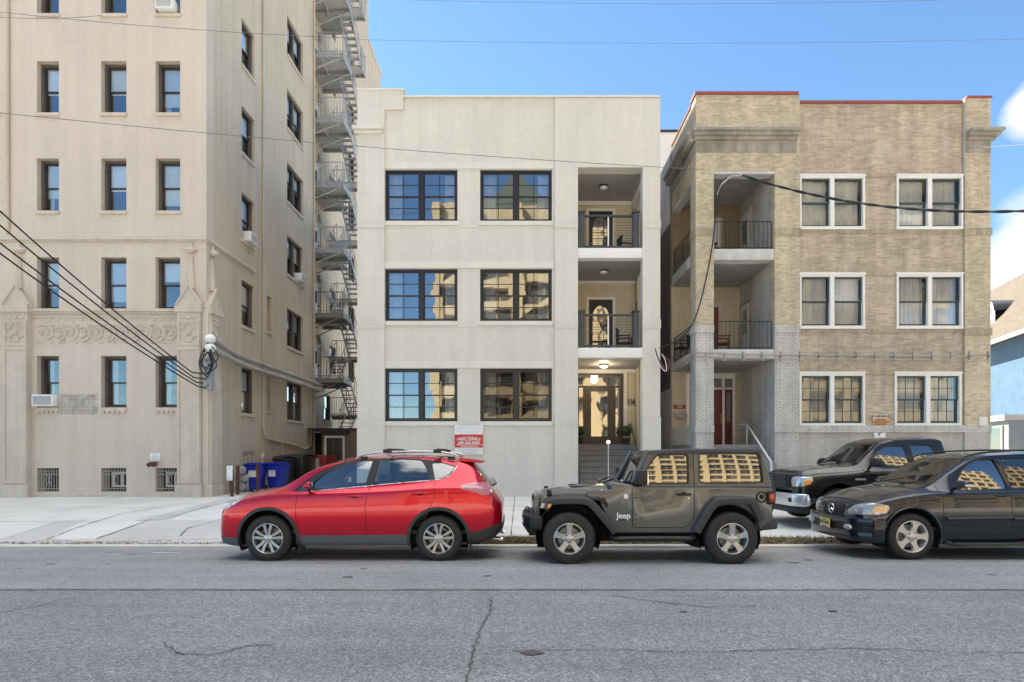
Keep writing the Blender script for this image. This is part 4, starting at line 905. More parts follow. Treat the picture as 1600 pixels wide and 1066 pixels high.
# porch floor and steps
m = MB(); m.box(pl0, 4.24, 20.95, BW, .1, pf); m.build('porch_floor', M['steps_grey'], WB)
m = MB()
for i in range(1, 9): m.box(pl0+.01, 4.0, 19.0+.245*(8-i), 20.98, .1+(8-i)*.2-.0, 2.0-.2*i) if False else m.box(pl0+.01, 4.05, 20.96-.245*i, 20.96-.245*(i-1), .1, 2.0-.2*i)
m.build('steps', M['steps_grey'], WB)
for i in range(9): m = MB(); m.box(pl0+.005, 4.055, 20.96-.245*i-.035, 20.96-.245*i+.25, 2.0-.2*i-.0, 2.0-.2*i+.03); m.build('tread', M['tread'], WB)
for xx, nm in ((pl0+.05, 0), (3.95, 1)):
    m = MB(); m.tube([(xx, 20.6, 2.55), (xx, 20.8, 2.75), (xx, 21.2, 2.75)], .022, 6); m.tube([(xx, 20.6, 2.55), (xx, 19.1, 1.2), (xx, 19.1, .9)], .022, 6); m.tube([(xx, 21.1, 2.0), (xx, 21.1, 2.75)], .018, 6); m.tube([(xx, 19.1, .3), (xx, 19.1, 1.2)], .018, 6); m.build('handrail', M['black_iron'], WB)
def topiary(x, y, z, r, label):
    t = thing('potted_shrub', label, 'plant', (x, y, z), group='clipped shrubs by the white house door'); m = MB()
    m.lathe([(0, 0), (.09, 0), (.12, .22), (.13, .24), (.11, .24), (0, .22)], (x, y, z), 'z', 14); m.build('pot', M['black'], t, smooth=40)
    m = MB(); m.tube([(x, y, z+.2), (x, y, z+.4)], .018, 6); m.build('stem', M['dark_wood'], t)
    m = MB(); cz = z+.3+r
    for i in range(1400):
        v = Vector((rnd.gauss(0, 1), rnd.gauss(0, 1), rnd.gauss(0, 1))).normalized()*r*rnd.uniform(.72, 1.04); p = Vector((x, y, cz))+v; a = Vector((rnd.gauss(0, 1), rnd.gauss(0, 1), rnd.gauss(0, 1))).normalized(); bb = a.cross(v).normalized(); s = rnd.uniform(.014, .03)
        m.add([p+a*s, p+bb*s*.5, p-a*s, p-bb*s*.5], [(0, 1, 2, 3)])
    m.build('foliage', M['leaf'], t)
topiary(X_(978.5, 21), 21.0, pf, .2, 'round clipped shrub in a black pot right of the dark entrance door'); topiary(X_(904.5, 21)+.04, 21.15, pf, .17, 'round clipped shrub in a pot half hidden left of the dark entrance door')
t = thing('lamp_post', 'slim white post with a small ball lamp in front of the porch steps', 'lamp', (X_(950.5, 18.6), 18.6, .25)); xx = X_(950.5, 18.6)
m = MB(); m.tube([(xx, 18.6, .24), (xx, 18.6, Z_(695, 18.6))], .010, 6); m.build('post', M['white_plastic'], t); m = MB(); m.ball((xx, 18.6, Z_(691, 18.6)), .055, 12); m.build('ball_lamp', M['lamp_on'], t, smooth=60)
def armchair(x, y, z, rz, label, mat='black'):
    t = thing('porch_chair', label, 'chair', (x, y, z), rz, 'chairs on the balconies'); local(t)
    m = MB(); m.box(-.26, .26, -.26, .24, .38, .43); m.build('seat', M[mat], t, bevel=.01)
    m = MB()
    for k in range(6): m.box(-.22+k*.082, -.19+k*.082, .22, .25, .43, .88)
    m.box(-.26, .26, .21, .26, .86, .93); m.build('backrest', M[mat], t)
    for sx in (-1, 1):
        m = MB(); m.box(sx*.26-.03, sx*.26+.03, -.28, .26, .62, .66); m.box(sx*.26-.02, sx*.26+.02, -.24, -.2, .43, .62); m.build('armrest', M[mat], t)
        for sy in (-.22, .22): m = MB(); m.tube([(sx*.24, sy, .4), (sx*.26, sy*1.15, 0)], .02, 6); m.build('leg', M[mat], t)
    return t
armchair(X_(978, 20.6), 20.6, Z_(387.5), R(100), 'dark armchair on the top balcony of the white house'); armchair(X_(975, 20.4), 20.4, Z_(543.5), R(70), 'dark armchair on the middle balcony of the white house')
# towing notice
t = thing('towing_sign', 'red and white towing notice reading PROVIDENCE on the white wall', 'sign', (X_(732.5), 18.98, Z_(713))); FS = PL('F', 18.99)
sx0, sx1 = X_(710.2), X_(755); m = MB(); FS.box(m, sx0, sx1, Z_(710.5), Z_(665), 0, .03); m.build('board', M['sign_white'], t, bevel=.004)
m = MB(); FS.box(m, sx0+.005, sx1-.005, Z_(699.5), Z_(679), -.004, .0); m.build('red_panel', M['sign_red'], t); cx = (sx0+sx1)/2
for i, ch in enumerate('PROVIDENCE'):
    k = i-4.5; text('lettering', ch, .115, (cx+k*.080, 18.982, Z_(684.6)-.0026*k*k), (R(90), R(k*1.9), 0), M['sign_white'], t, .002, .003)
text('lettering', 'TOWING & RECOVERY', .062, (cx, 18.982, Z_(687.8)), FRONT, M['sign_white'], t, .002, .001)
text('lettering', '609-345-0098', .125, (cx, 18.982, Z_(692.3)), FRONT, M['sign_white'], t, .002, .003)
m = MB()
for (z, w_) in ((695.3, .42), (697.6, .26)):
    k = cx-w_
    while k < cx+w_: q = rnd.uniform(.03, .09); FS.box(m, k, k+q, Z_(z+.45), Z_(z-.45), -.007, -.003); k += q+.015
m.build('small_print', M['sign_white'], t); m = MB()
for (z, w_) in ((667, .38), (670.5, .42), (674, .40), (676.8, .30), (702, .34), (704.5, .25), (707, .2), (709, .26)):
    k = cx-w_
    while k < cx+w_: q = rnd.uniform(.03, .09); FS.box(m, k, k+q, Z_(z+.3), Z_(z-.3), -.004, .0); k += q+.015
m.build('small_print', M['sign_grey_ink'], t)

# ---------------- tan brick three-storey house ----------------
TB = thing('brick_house', 'tan brick three-storey house with white framed windows, red coping and open corner porches', 'building', (10.6, 19, .26))
F = PL('F', 19.05); lx = X_(1087); rx = X_(1547); q0, q1 = X_(1115), X_(1210); T1 = Z_(149); T2 = Z_(161)
tc_ = [(X_(1249.5), X_(1352)), (X_(1401.5), X_(1505.5))]; tr_ = [(Z_(356), Z_(275)), (Z_(511.5), Z_(429)), (Z_(664), Z_(584))]
tch = [tc_, tc_, [(X_(1249.5), X_(1352)), (X_(1398.5), X_(1503))]]
hol = [(a, b, c, d) for (c, d), cc in zip(tr_, tch) for a, b in cc]
zp = Z_(665)   # painted base below this
m = MB(); F.wall(m, X_(1249), X_(1507), zp, T2, [h for h in hol], .3); m.build('panel_wall', M['brown_brick'], TB)
m = MB(); F.wall(m, X_(1249), X_(1507), .1, zp, [], .3); m.build('painted_base', M['grey_old_brick'], TB)
# piers: left porch pier, right porch pier, far right pier
def pier(u0, u1, z0, z1, mat, dep=.37, d0=-.07): m = MB(); F.box(m, u0, u1, z0, z1, d0, dep); return m.build('pier', M[mat], TB)
zw = Z_(509)
pier(lx, q0, zw, Z_(268), 'tan_brick', .55); pier(lx, q0, .1, zw, 'white_old_brick', .55)
pier(q1, X_(1249), zw, Z_(268), 'tan_brick', .30); pier(q1, X_(1249), Z_(600), zw, 'white_old_brick', .30); pier(q1, X_(1249), .1, Z_(600), 'cream_brick2' if 'cream_brick2' in M else 'white_old_brick', .30)
pier(X_(1507), rx, Z_(665), Z_(154), 'tan_brick', .37); pier(X_(1507), rx, .1, Z_(665), 'grey_old_brick', .37)
m = MB(); F.box(m, lx, X_(1249), Z_(268), T1, -.07, .4); m.build('porch_parapet', M['tan_brick'], TB)
# side walls, rear, roof: stepped white-painted flank
LXS = lx
m = MB(); m.box(lx, lx+.4, 19.45, 22.0, Z_(268), T1-.1); m.build('side_parapet', M['tan_brick'], TB)
m = MB(); m.box(lx, lx+.3, 22.26, 35, 4.2, 10.6); m.build('side_wall', M['red_brick'], TB)
m = MB(); m.box(lx, lx+.3, 22.26, 35, .1, 4.2); m.build('painted_side_base', M['grey_old_brick'], TB)
m = MB(); m.box(lx-.01, lx+.3, 22.26, 35, 10.6, 13.0); m.box(lx-.015, lx+.25, 22.26, 24.2, 13.0, 13.25); m.build('painted_side_wall', M['white_old_brick'], TB)
m = MB(); m.box(lx+.02, lx+1.4, 25.5, 35, 13.0, 15.9); m.build('roof_bulkhead', M['white_trim'], TB); m = MB(); m.box(lx-.03, lx+1.45, 25.45, 35.05, 15.9, 16.0); m.box(lx+.95, lx+1.1, 25.4, 25.52, 14.2, 15.3); m.build('bulkhead_roof', M['sash_dark'], TB)
m = MB(); m.box(rx-.3, rx, 19.42, 35, .1, T2); m.box(lx+.3, rx-.3, 34.7, 35, .1, T2); m.box(lx+.4, rx-.3, 19.45, 34.7, T2-.6, T2-.4); m.build('rear_walls', M['tan_brick'], TB)
# copings
m = MB(); F.box(m, lx-.04, X_(1247), T1, T1+.09, -.12, .45); F.box(m, X_(1249), X_(1505), T2, T2+.08, -.06, .36); F.box(m, X_(1509), rx+.03, Z_(154), Z_(154)+.06, -.11, .4); m.box(lx-.03, lx+.43, 19.52, 22, T1-.1, T1-.03); m.build('coping', M['coping_red'], TB)
# stone cornices and friezes
def corn(u0, u1, ue0, ue1):
    m = MB()
    F.box(m, u0-ue0, u1+ue1, Z_(211), Z_(206), -.36, .02); F.box(m, u0-ue0*.75, u1+ue1*.75, Z_(216), Z_(211), -.28, .02); F.box(m, u0-ue0*.4, u1+ue1*.4, Z_(221), Z_(216), -.18, .02); F.box(m, u0-.02, u1, Z_(239), Z_(223), -.095, .02)
    m.build('stone_cornice', M['stone'], TB, bevel=.015)
corn(lx, X_(1244), .16, 0); corn(X_(1509), rx, .0, .26)
m = MB(); m.box(lx-.30, lx+.02, 19.0, 22.2, Z_(211), Z_(206)-.002); m.box(lx-.2, lx+.02, 19.0, 22.2, Z_(221), Z_(211)); m.box(lx-.03, lx+.02, 19.1, 22.1, Z_(239), Z_(223)); m.build('stone_cornice', M['stone'], TB, bevel=.015)
# soldier bands, sill courses and downspout lines
m = MB()
for (u0, u1, dd) in ((lx-.03, q0+.004, .56), (q1-.004, X_(1249)+.02, .0), (X_(1507)-.02, rx+.04, .0)):
    for z in (Z_(368), ): m = MB(); F.box(m, u0, u1, z, z+.24, -.10, dd); m.build('belt_course', M['soldier_tan'], TB)
m = MB(); F.box(m, X_(1507)-.02, rx+.04, Z_(524), Z_(513), -.10, .0); m.build('belt_course', M['soldier_tan'], TB)
m = MB()
for (u0, u1, dd) in ((lx-.03, q0+.004, .56), (q1-.004, X_(1249)+.02, .0)): m = MB(); F.box(m, u0, u1, Z_(520), Z_(509), -.10, dd); m.build('belt_course', M['white_old_brick'], TB); m = MB(); F.box(m, u0, u1, Z_(676), Z_(665), -.10, dd); m.build('belt_course', M['white_old_brick'], TB)
m = MB(); F.box(m, X_(1250), rx+.04, Z_(676), Z_(665), -.075, .0); m.build('belt_course', M['white_old_brick'], TB)
for (zs, zh) in tr_: 
    m = MB(); F.box(m, X_(1250), X_(1506), zs-.16, zs-.03, -.02, .01); F.box(m, X_(1353), X_(1400), zh-.02, zh+.12, -.02, .01); m.build('sill_course', M['soldier_tan'], TB)
for (z0, z1) in ((Z_(500), Z_(163)), (Z_(272), Z_(163))):
    m = MB(); xx = X_(1249.8) if z0 < Z_(400) else X_(1506.5); m.tube([(xx, 19.02, z0), (xx, 19.02, z1)], .025, 6); m.build('downspout', M['pipe_grey'], TB)
for i, (zr, cc) in enumerate(zip(tr_, tch)):
    for j, (a, b) in enumerate(cc):
        dh_window(TB, F, a, b, *zr, rec=.05, fw=.07, fm='white_frame', sm='green_sash', gm='glass_old' if i < 2 else 'glass_tan', pair=.14, curtain='full' if i < 2 else 'full', muntin=3 if (i == 2) else False, sw=.05, blind=(0, 0))
        m = MB(); F.box(m, a-.02, b+.02, zr[1], zr[1]+.07, -.06, .03); F.box(m, a-.02, b+.02, zr[0]-.05, zr[0], -.06, .03); m.build('window_trim', M['white_frame'], TB, bevel=.006, seg=1)
# porch of the tan house
BW2 = 22.0; Fb = PL('F', BW2); px1_ = q1
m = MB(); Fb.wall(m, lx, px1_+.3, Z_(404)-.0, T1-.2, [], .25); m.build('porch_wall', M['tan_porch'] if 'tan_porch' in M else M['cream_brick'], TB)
m = MB(); Fb.wall(m, lx, px1_+.3, .1, Z_(404), [], .25); m.build('porch_wall', M['cream_brick'], TB)
m = MB(); m.box(px1_, px1_+.3, 19.35, BW2, .1, T1-.3); m.build('porch_side_wall', M['white_old_brick'], TB)
for (zt, zb) in ((Z_(389), Z_(406)), (Z_(546), Z_(560))):
    m = MB(); m.box(q0+.002, px1_-.002, 19.0, BW2, zb, zt); m.box(lx, q0+.002, 19.56, BW2, zb, zt); m.build('balcony_slab', M['white_old_paint'], TB, bevel=.01)
    m = MB(); m.box(lx+.08, px1_-.05, 19.3, BW2-.01, zb-.03, zb-.003); m.build('porch_ceiling', M['soffit_old'], TB)
m = MB(); m.box(lx+.05, px1_, 19.36, BW2-.01, Z_(266)+.12, Z_(266)+.18); m.build('porch_ceiling', M['soffit_old'], TB); m = MB(); m.box(q0, q1, 18.99, 19.36, Z_(272), Z_(266)); m.box(lx+.02, lx+.3, 19.56, BW2, Z_(274), Z_(268)); m.build('porch_beam', M['white_old_paint'], TB)
for zc in (Z_(266)+.12, Z_(406)-.03, Z_(560)-.03):
    m = MB(); m.lathe([(0, 0), (.10, 0), (.15, -.06), (.16, -.10), (.10, -.14), (0, -.15)], (6.75, 20.6, zc), 'z', 18); m.build('ceiling_lamp', M['pipe_grey'], TB, smooth=40)
def iron_rail(pts, par):
    mb = MB()
    for i in range(len(pts)-1):
        a, b = Vector(pts[i]), Vector(pts[i+1]); n = int((b-a).length/.135)
        for k in range(n+1):
            p = a.lerp(b, k/n); mb.tube([p+Vector((0, 0, .05)), p+Vector((0, 0, .95))], .016 if k in (0, n) else .008, 5)
        c = a.lerp(b, .5); dr_ = (b-a).normalized()
        for s in (-1, 1):
            for cz in (.28, .5, .72): mb.tube([c+dr_*(s*.06+.05*math.cos(t*.6))+Vector((0, 0, cz+.08*math.sin(t*.6))) for t in range(10)], .008, 4)
    for h in (.95, .08): mb.tube([Vector(p)+Vector((0, 0, h)) for p in pts], .016, 6)
    return mb.build('railing', M['black_iron'], par)
for zt in (Z_(389), Z_(546)): iron_rail([(q0+.02, 19.12, zt), (q1-.05, 19.12, zt)], TB); iron_rail([(lx+.08, 19.62, zt), (lx+.08, BW2-.05, zt)], TB)
# upper doors
for zt, mt in ((Z_(389), 'white_door'), (Z_(546), 'red_door')):
    a, b = X_(1107, BW2), X_(1124, BW2) if mt == 'white_door' else X_(1122, BW2); m = MB(); Fb.box(m, a-.5, b+.1, zt, zt+2.25, -.04, .01); fr = m.build('door_frame', M['white_old_paint'], TB)
    m = MB(); Fb.box(m, a-.42, b, zt, zt+2.15, -.06, -.03); m.build('door', M['white_door' if mt == 'white_door' else 'red_door'], TB)
    W = PL('W', px1_); m = MB(); W.box(m, 20.9, 21.9, zt, zt+2.2, -.03, .01); fr = m.build('door_frame', M['stone'] if mt != 'white_door' else M['white_old_paint'], TB)
    m = MB(); W.box(m, 21.02, 21.78, zt, zt+2.1, -.045, -.02); dd = m.build('door', M['white_door'], TB); m = MB(); W.box(m, 21.2, 21.6, zt+1.0, zt+1.9, -.052, -.04); m.build('door_window', M['glass_door'], dd); m = MB(); m.ball((px1_-.08, 21.12, zt+1), .035, 8); m.build('handle', M['galv'], dd)
armchair(X_(1128, 20.2), 20.2, Z_(546), R(75), 'brown metal armchair on the middle balcony of the tan brick house', 'rust'); armchair(X_(1068, 21.0), 21.0, Z_(546), R(-80), 'dark iron chair in the left corner of the middle balcony of the tan house'); armchair(X_(1108, 20.8), 20.6, Z_(389), R(60), 'dark chair behind the brick pier on the top balcony')
# entrance
pf2 = 1.98; m = MB(); m.box(lx, px1_, 19.6, BW2, .1, pf2); m.build('porch_floor', M['steps_grey'], TB)
m = MB()
for i in range(1, 9): m.box(q0+.01, px1_-.01, 19.6-.26*i, 19.6-.26*(i-1), .1, pf2-.2*i)
m.build('steps', M['steps_grey'], TB)
m = MB(); m.box(lx-.02, lx+.16, 19.6, BW2, pf2, Z_(668, 21)); m.build('porch_parapet_wall', M['conc_dark'], TB)
en = MB(); X = lambda x: X_(x, BW2)
for (p, q) in ((1072, 1077), (1098, 1102), (1128, 1131.5), (1144, 1148)): Fb.box(en, X(p), X(q), pf2, Z_(592, BW2), -.06, .01)
Fb.box(en, X(1072), X(1148), Z_(592, BW2), Z_(584, BW2), -.062, .01); Fb.box(en, X(1077), X(1144), Z_(609, BW2), Z_(606, BW2), -.06, .01); en.build('entrance_frame', M['white_trim'], TB)
g = MB(); Fb.box(g, X(1077), X(1144), Z_(606, BW2), Z_(592, BW2), -.02, -.01); g.build('transom', M['glass_door'], TB)
dm = MB(); Fb.box(dm, X(1102), X(1128), pf2, Z_(609, BW2), -.03, .01); dd = dm.build('front_door', M['red_door'], TB); g = MB(); g.tube([Fb.p(X(1125.5), pf2+.85, -.06), Fb.p(X(1125.5), pf2+1.2, -.06)], .02, 6); g.ball(Fb.p(X(1125.5), pf2+1.15, -.06), .04, 8); g.build('handle', M['brass'], dd)
for (p, q) in ((1131.5, 1144), (1077, 1098)):
    dm = MB(); Fb.box(dm, X(p), X(q), pf2, Z_(609, BW2), -.03, .01); dd = dm.build('sidelight', M['red_door'], TB); g = MB(); Fb.box(g, X(p)+.08, X(q)-.08, Z_(660, BW2), Z_(614, BW2), -.035, -.028); g.build('sidelight_glass', M['glass_door'], dd)
m = MB(); Fb.box(m, X(1052), X(1070.5), Z_(639, BW2), Z_(632.5, BW2), -.03, .01); pq = m.build('number_plate', M['coping_red'], TB); text('house_number', '112', .15, (X(1061), BW2-.035, Z_(635.7, BW2)), FRONT, M['sign_white'], pq, .004, .003)
t = thing('mailbox', 'small brown metal mailbox under the red number plate', 'mailbox', (X(1061), BW2-.1, Z_(653, BW2))); m = MB(); Fb.box(m, X(1053.5), X(1070), Z_(653.5, BW2), Z_(647, BW2), -.14, 0); m.build('box_body', M['pipe_grey'], t, bevel=.02); m = MB(); Fb.box(m, X(1053), X(1070.5), Z_(648, BW2), Z_(645.5, BW2), -.16, 0); m.build('lid', M['pipe_grey'], t, bevel=.01)
hr = MB(); D_ = 19.3; hr.tube([(X_(1150, 21.5), 21.5, Z_(664, 21.5)), (X_(1167, 20.4), 20.4, Z_(663, 20.4)), (X_(1205, 17.6), 17.6, Z_(722, 17.6)), (X_(1206, 17.6), 17.6, .3)], .03, 8); hr.tube([(X_(1167, 20.4), 20.4, Z_(663, 20.4)), (X_(1167, 20.4), 20.4, 1.0)], .025, 6); hr.build('handrail', M['white_trim'], TB)
# conduits across the facade
for dz, r in ((0, .022), (-.14, .018)):
    m = MB(); z = Z_(555.5)+dz; m.tube([(lx-.1, 21.0, z-.1), (lx-.1, 19.2, z), (lx-.05, 18.93, z+.1), (q0, 18.93, z+.08), (q0+.5, 18.97, z+.05), (q1, 18.93, z+.02), (rx-1, 18.94, z-.03), (rx-.2, 18.94, z+.03 if not dz else z-.03)], r, 6)
    for k in range(16): xx = lx+.3+k*.62; m.box(xx, xx+.04, 18.91, 18.99, z-.05, z+.12)
    m.build('conduit', M['pipe_grey'], TB)
t = thing('warning_sign', 'small orange and white WARNING notice between the ground-floor windows of the tan house', 'sign', (X_(1376.5), 18.98, Z_(664))); m = MB(); F.box(m, X_(1364), X_(1389), Z_(665), Z_(653.5), -.04, .0); m.build('board', M['sign_orange'], t); m = MB(); F.box(m, X_(1364.5), X_(1388.5), Z_(653.5), Z_(648), -.04, .0); b_ = m.build('header', M['sign_white'], t)
text('lettering', 'WARNING', .12, (X_(1376.5), 19.005, Z_(650.8)), FRONT, M['sign_brown'], t, .003, .004)
for k, (s, z) in enumerate((('THIS AREA', 656), ('UNDER 24 HOUR', 659.5), ('VIDEO SURV.', 663))): text('lettering', s, .07, (X_(1376.5), 19.005, Z_(z)), FRONT, M['sign_brown'], t, .003, .001)
t = thing('parking_sign', 'white parking notice with a dark letter on the grey base above the black pickup', 'sign', (X_(1374.5), 18.98, Z_(684))); m = MB(); F.box(m, X_(1366), X_(1384), Z_(684), Z_(671.5), -.05, .0); m.build('board', M['sign_white'], t, bevel=.004); text('lettering', 'P', .24, (X_(1375), 18.995, Z_(677.5)), FRONT, M['sign_blue'], t, .003, .006)
t = thing('wall_plaque', 'blank cream shield-shaped plaque at the lower right corner of the tan house', 'plaque', (X_(1534), 18.93, Z_(659))); m = MB(); cx_, cz_ = X_(1534), Z_(659)
m.prism([(cx_-.15, cz_-.1), (cx_-.11, cz_-.14), (cx_, cz_-.15), (cx_+.11, cz_-.14), (cx_+.15, cz_-.1), (cx_+.13, cz_), (cx_+.15, cz_+.11), (cx_+.11, cz_+.14), (cx_, cz_+.13), (cx_-.11, cz_+.14), (cx_-.15, cz_+.11), (cx_-.13, cz_)], 18.93, 18.98); m.build('plate', M['cream_smooth'], t, bevel=.01)

# ---------------- blue house, far right ----------------
BH = thing('blue_house', 'bright blue stucco house with a tan shingle hip roof and white arched dormer', 'house', (30, 34, .2)); zE = 8.75
A = Vector((29.4, 32.5)); Bv = Vector((31.6, 40.5)); dv = (Bv-A).normalized(); nv = Vector((-dv.y, dv.x))  # nv points left / street
if nv.x > 0: nv = -nv
P3 = lambda s, o, z: (A.x+dv.x*s+nv.x*o, A.y+dv.y*s+nv.y*o, z)
def slab(mb, s0, s1, o0, o1, z0, z1): mb.add([P3(s0,o0,z0),P3(s1,o0,z0),P3(s1,o1,z0),P3(s0,o1,z0),P3(s0,o0,z1),P3(s1,o0,z1),P3(s1,o1,z1),P3(s0,o1,z1)], [(0,3,2,1),(4,5,6,7),(0,1,5,4),(1,2,6,5),(2,3,7,6),(3,0,4,7)])
m = MB(); slab(m, -.5, 22, -9, 0, .1, zE); m.build('wall', M['blue_stucco'], BH)
m = MB(); rz_ = zE+6.15
m.add([P3(-1.6, .9, zE-.02), P3(23, .9, zE-.02), P3(23, -9.9, zE-.02), P3(-1.6, -9.9, zE-.02), P3(3.4, -4.5, rz_), P3(18, -4.5, rz_)], [(0,1,5,4), (1,2,5), (2,3,4,5), (3,0,4), (3,2,1,0)]); m.build('roof', M['shingle'], BH)
m = MB(); slab(m, -1.65, 23.05, .88, .98, zE-.22, zE+.03); slab(m, -1.7, -1.6, -9.9, .88, zE-.22, zE+.03); m.build('gutter', M['white_sun'], BH)
# arched dormer
m = MB(); sd0 = 7.5; df = -.7; zd = zE+2.55; arc = [(math.cos(R(t))*.85, math.sin(R(t))*.85) for t in range(0, 181, 15)]
o_in = -3.4; pts = [P3(sd0+c*1.06, df+.1, zd+s*1.06) for c, s in arc]+[P3(sd0+c*.6, o_in, zd+.25+s*.6) for c, s in arc]; n = len(arc)
m.add(pts, [(i, i+1, n+i+1, n+i) for i in range(n-1)]); dm_ = m.build('dormer_roof', M['slate'], BH)
m = MB(); m.add([P3(sd0+c*.98, df, zd+s*.98) for c, s in arc]+[P3(sd0-.83, df, zd-.8), P3(sd0+.83, df, zd-.8)], [tuple(range(n))+(n, n+1)]); fr = m.build('dormer', M['white_sun'], BH)
m = MB(); m.add([P3(sd0+c*.55, df+.04, zd-.02+s*.55) for c, s in arc], [tuple(range(n))]); m.build('window', M['glass_door'], fr)
m = MB(); slab(m, -3, 8, 0, 3.2, 3.45, 3.75); m.build('porch_roof', M['white_sun'], BH)
m = MB(); slab(m, -3, 8, .2, 3.0, .1, 3.44); m.build('porch_wall', M['pale_blue'], BH)
for s in (-2.4, -.8, .8, 2.4, 4.0, 5.6):
    m = MB(); slab(m, s, s+1.3, 3.0, 3.05, 1.9, 3.1); w_ = m.build('window', M['glass_door'], BH); m = MB(); slab(m, s-.12, s, 3.0, 3.08, 1.8, 3.2); slab(m, s+1.3, s+1.42, 3.0, 3.08, 1.8, 3.2); m.build('window_frame', M['white_sun'], w_)
# ---------------- sunlit tower block across the street (seen in the reflections) ----------------
OT = thing('apartment_tower', 'sunlit cream tower with balcony bands, seen only mirrored in windows and car paint', 'building', (5, -26, .2))
def tower(x0, x1, y, h, step):
    m = MB(); m.box(x0, x1, y-14, y, .1, h); m.build('wall', M['tower_wall'], OT)
    g = MB(); bnd = MB(); pr = MB(); z = 3.4; k = 0
    while z < h-1.5:
        g.box(x0+.5, x1-.5, y-.05, y+.02, z, z+1.7); bnd.box(x0-.1, x1+.1, y+.02, y+.4, z-1.15, z-.15); z += 3.05
    x = x0+.1
    while x < x1: pr.box(x, x+.8, y+.02, y+.6, .2, h); x += step
    g.build('window_band', M['tower_glass'], OT); bnd.build('balcony_band', M['tower_band'], OT); pr.build('pillar', M['tower_band'], OT)
tower(-9.8, 8, -26, 29, 4.4); tower(8.2, 46, -24, 36, 4.4)
# bright glass-clad wing with a pointed top
m = MB(); m.prism([(-6.5, 29.02), (5.5, 29.02), (1.2, 31.6), (-.6, 35.2), (-2.4, 31.6)], -31, -26.4); m.build('roof_gable', M['green_roof'], OT)

# ---------------- overhead cables ----------------
def sag(p0, p1, s, n=24): 
    a, b = Vector(p0), Vector(p1); return [a.lerp(b, i/n)-Vector((0, 0, 4*s*(i/n)*(1-i/n))) for i in range(n+1)]
def cable(label, pts, r, mat='wire', group=None): t = MB(); t.tube(pts, r, 6); o = t.build('overhead_cable', M[mat]); return tag(o, label, 'cable', group)
def at(x, y, D): return Vector((X_(x, D), D, Z_(y, D)))
for k, (y0, ye, lab) in enumerate(((330, 582, 'uppermost'), (352, 590, 'second'), (380, 597, 'third'), (396, 604, 'lowest'))):
    a = at(0, y0, 13.5); b = at(300+k*3, ye, 18.55); d = (a-b); cable('thick black service cable, %s of the four slanting down to the corner insulator rack' % lab, [a+d*1.2]+sag(a, b, .10)+[Vector((XR+.18, 18.66, b.z-.04))], .022, 'wire', 'thick black service cables at the left')
cable('thin grey cable crossing the top left of the tall beige building', sag(at(-60, 12, 16.5), at(560, 60, 17.5), .12), .008, 'wire_grey', 'thin grey cables')
cable('thin grey cable sagging in front of the tall beige wall near the picture top', sag(at(-60, 22, 17), at(160, 24, 18.8), .12), .008, 'wire_grey', 'thin grey cables')
cable('long thin grey cable across the beige building and the white house', sag(at(-80, 168, 15), at(1100, 265, 18.7), .15), .010, 'wire_grey', 'thin grey cables')
cable('thin cable high in the blue sky, topmost in the picture', sag(at(640, 0, 14), at(1700, -8, 14), .15), .004, 'wire_grey', 'thin grey cables')
cable('thin cable across the blue sky just below the topmost one', sag(at(560, 62, 14), at(1700, 58, 14), .12), .004, 'wire_grey', 'thin grey cables')
cable('faint thin cable reaching the tan house cornice from the right', sag(at(1510, 232, 18.6), at(1720, 216, 14), .02), .008, 'wire_grey', 'thin grey cables')
tw = MB(); a, b = at(1160, 274, 18.6), at(1720, 322, 13.0); pts = sag(a, b, .52, 60)
for ph in (0, math.pi): tw.tube([p+Vector((0, .02*math.cos(i*.9+ph), .02*math.sin(i*.9+ph))) for i, p in enumerate(pts)], .021, 6)
tag(tw.build('overhead_cable', M['wire']), 'thick twisted black cable running from the tan house porch to the right edge', 'cable')
m = MB(); m.tube([at(1160, 274, 18.6), at(1141, 276, 18.7), at(1128, 288, 18.8), at(1121, 305, 18.85)], .032, 8); o = tag(m.build('cable_sleeve', M['pipe_grey']), 'grey splice sleeves on the twisted cable at the top porch', 'cable')
c2_ = MB(); P = [at(*q) for q in ((1135,278,18.8),(1124,300,18.8),(1118,340,18.85),(1112,390,18.85),(1100,450,18.8),(1085,500,18.6),(1062,530,18.5),(1030,544,18.6))]
def smooth_path(P, n=8):
    out = []
    for i in range(len(P)-1):
        p0, p1, p2, p3 = P[max(i-1, 0)], P[i], P[i+1], P[min(i+2, len(P)-1)]
        for k in range(n):
            t = k/n; out.append(.5*((2*p1)+(p2-p0)*t+(2*p0-5*p1+4*p2-p3)*t*t+(3*p1-p0-3*p2+p3)*t**3))
    return out+[P[-1]]
sp = smooth_path(P); c2_.tube(sp, .022, 6); tag(c2_.build('overhead_cable', M['wire']), 'black cable looping down past the porch pier to the white house corner', 'cable')
for col, dx, lab in (('white_plastic', 0, 'white'), ('wire', .05, 'black'), ('coping_red', .1, 'dull red')):
    m = MB(); P = [at(1022+dx*20, 545, 18.8), at(1026+dx*40, 560+dx*20, 18.75), at(1034+dx*40, 575, 18.75), at(1041+dx*20, 580, 18.75), at(1040+dx*60, 565, 18.75), at(1034, 553, 18.8)]; m.tube(smooth_path(P), .012, 6); tag(m.build('loose_wire', M[col]), '%s loose wire end dangling at the white house corner' % lab, 'wire')
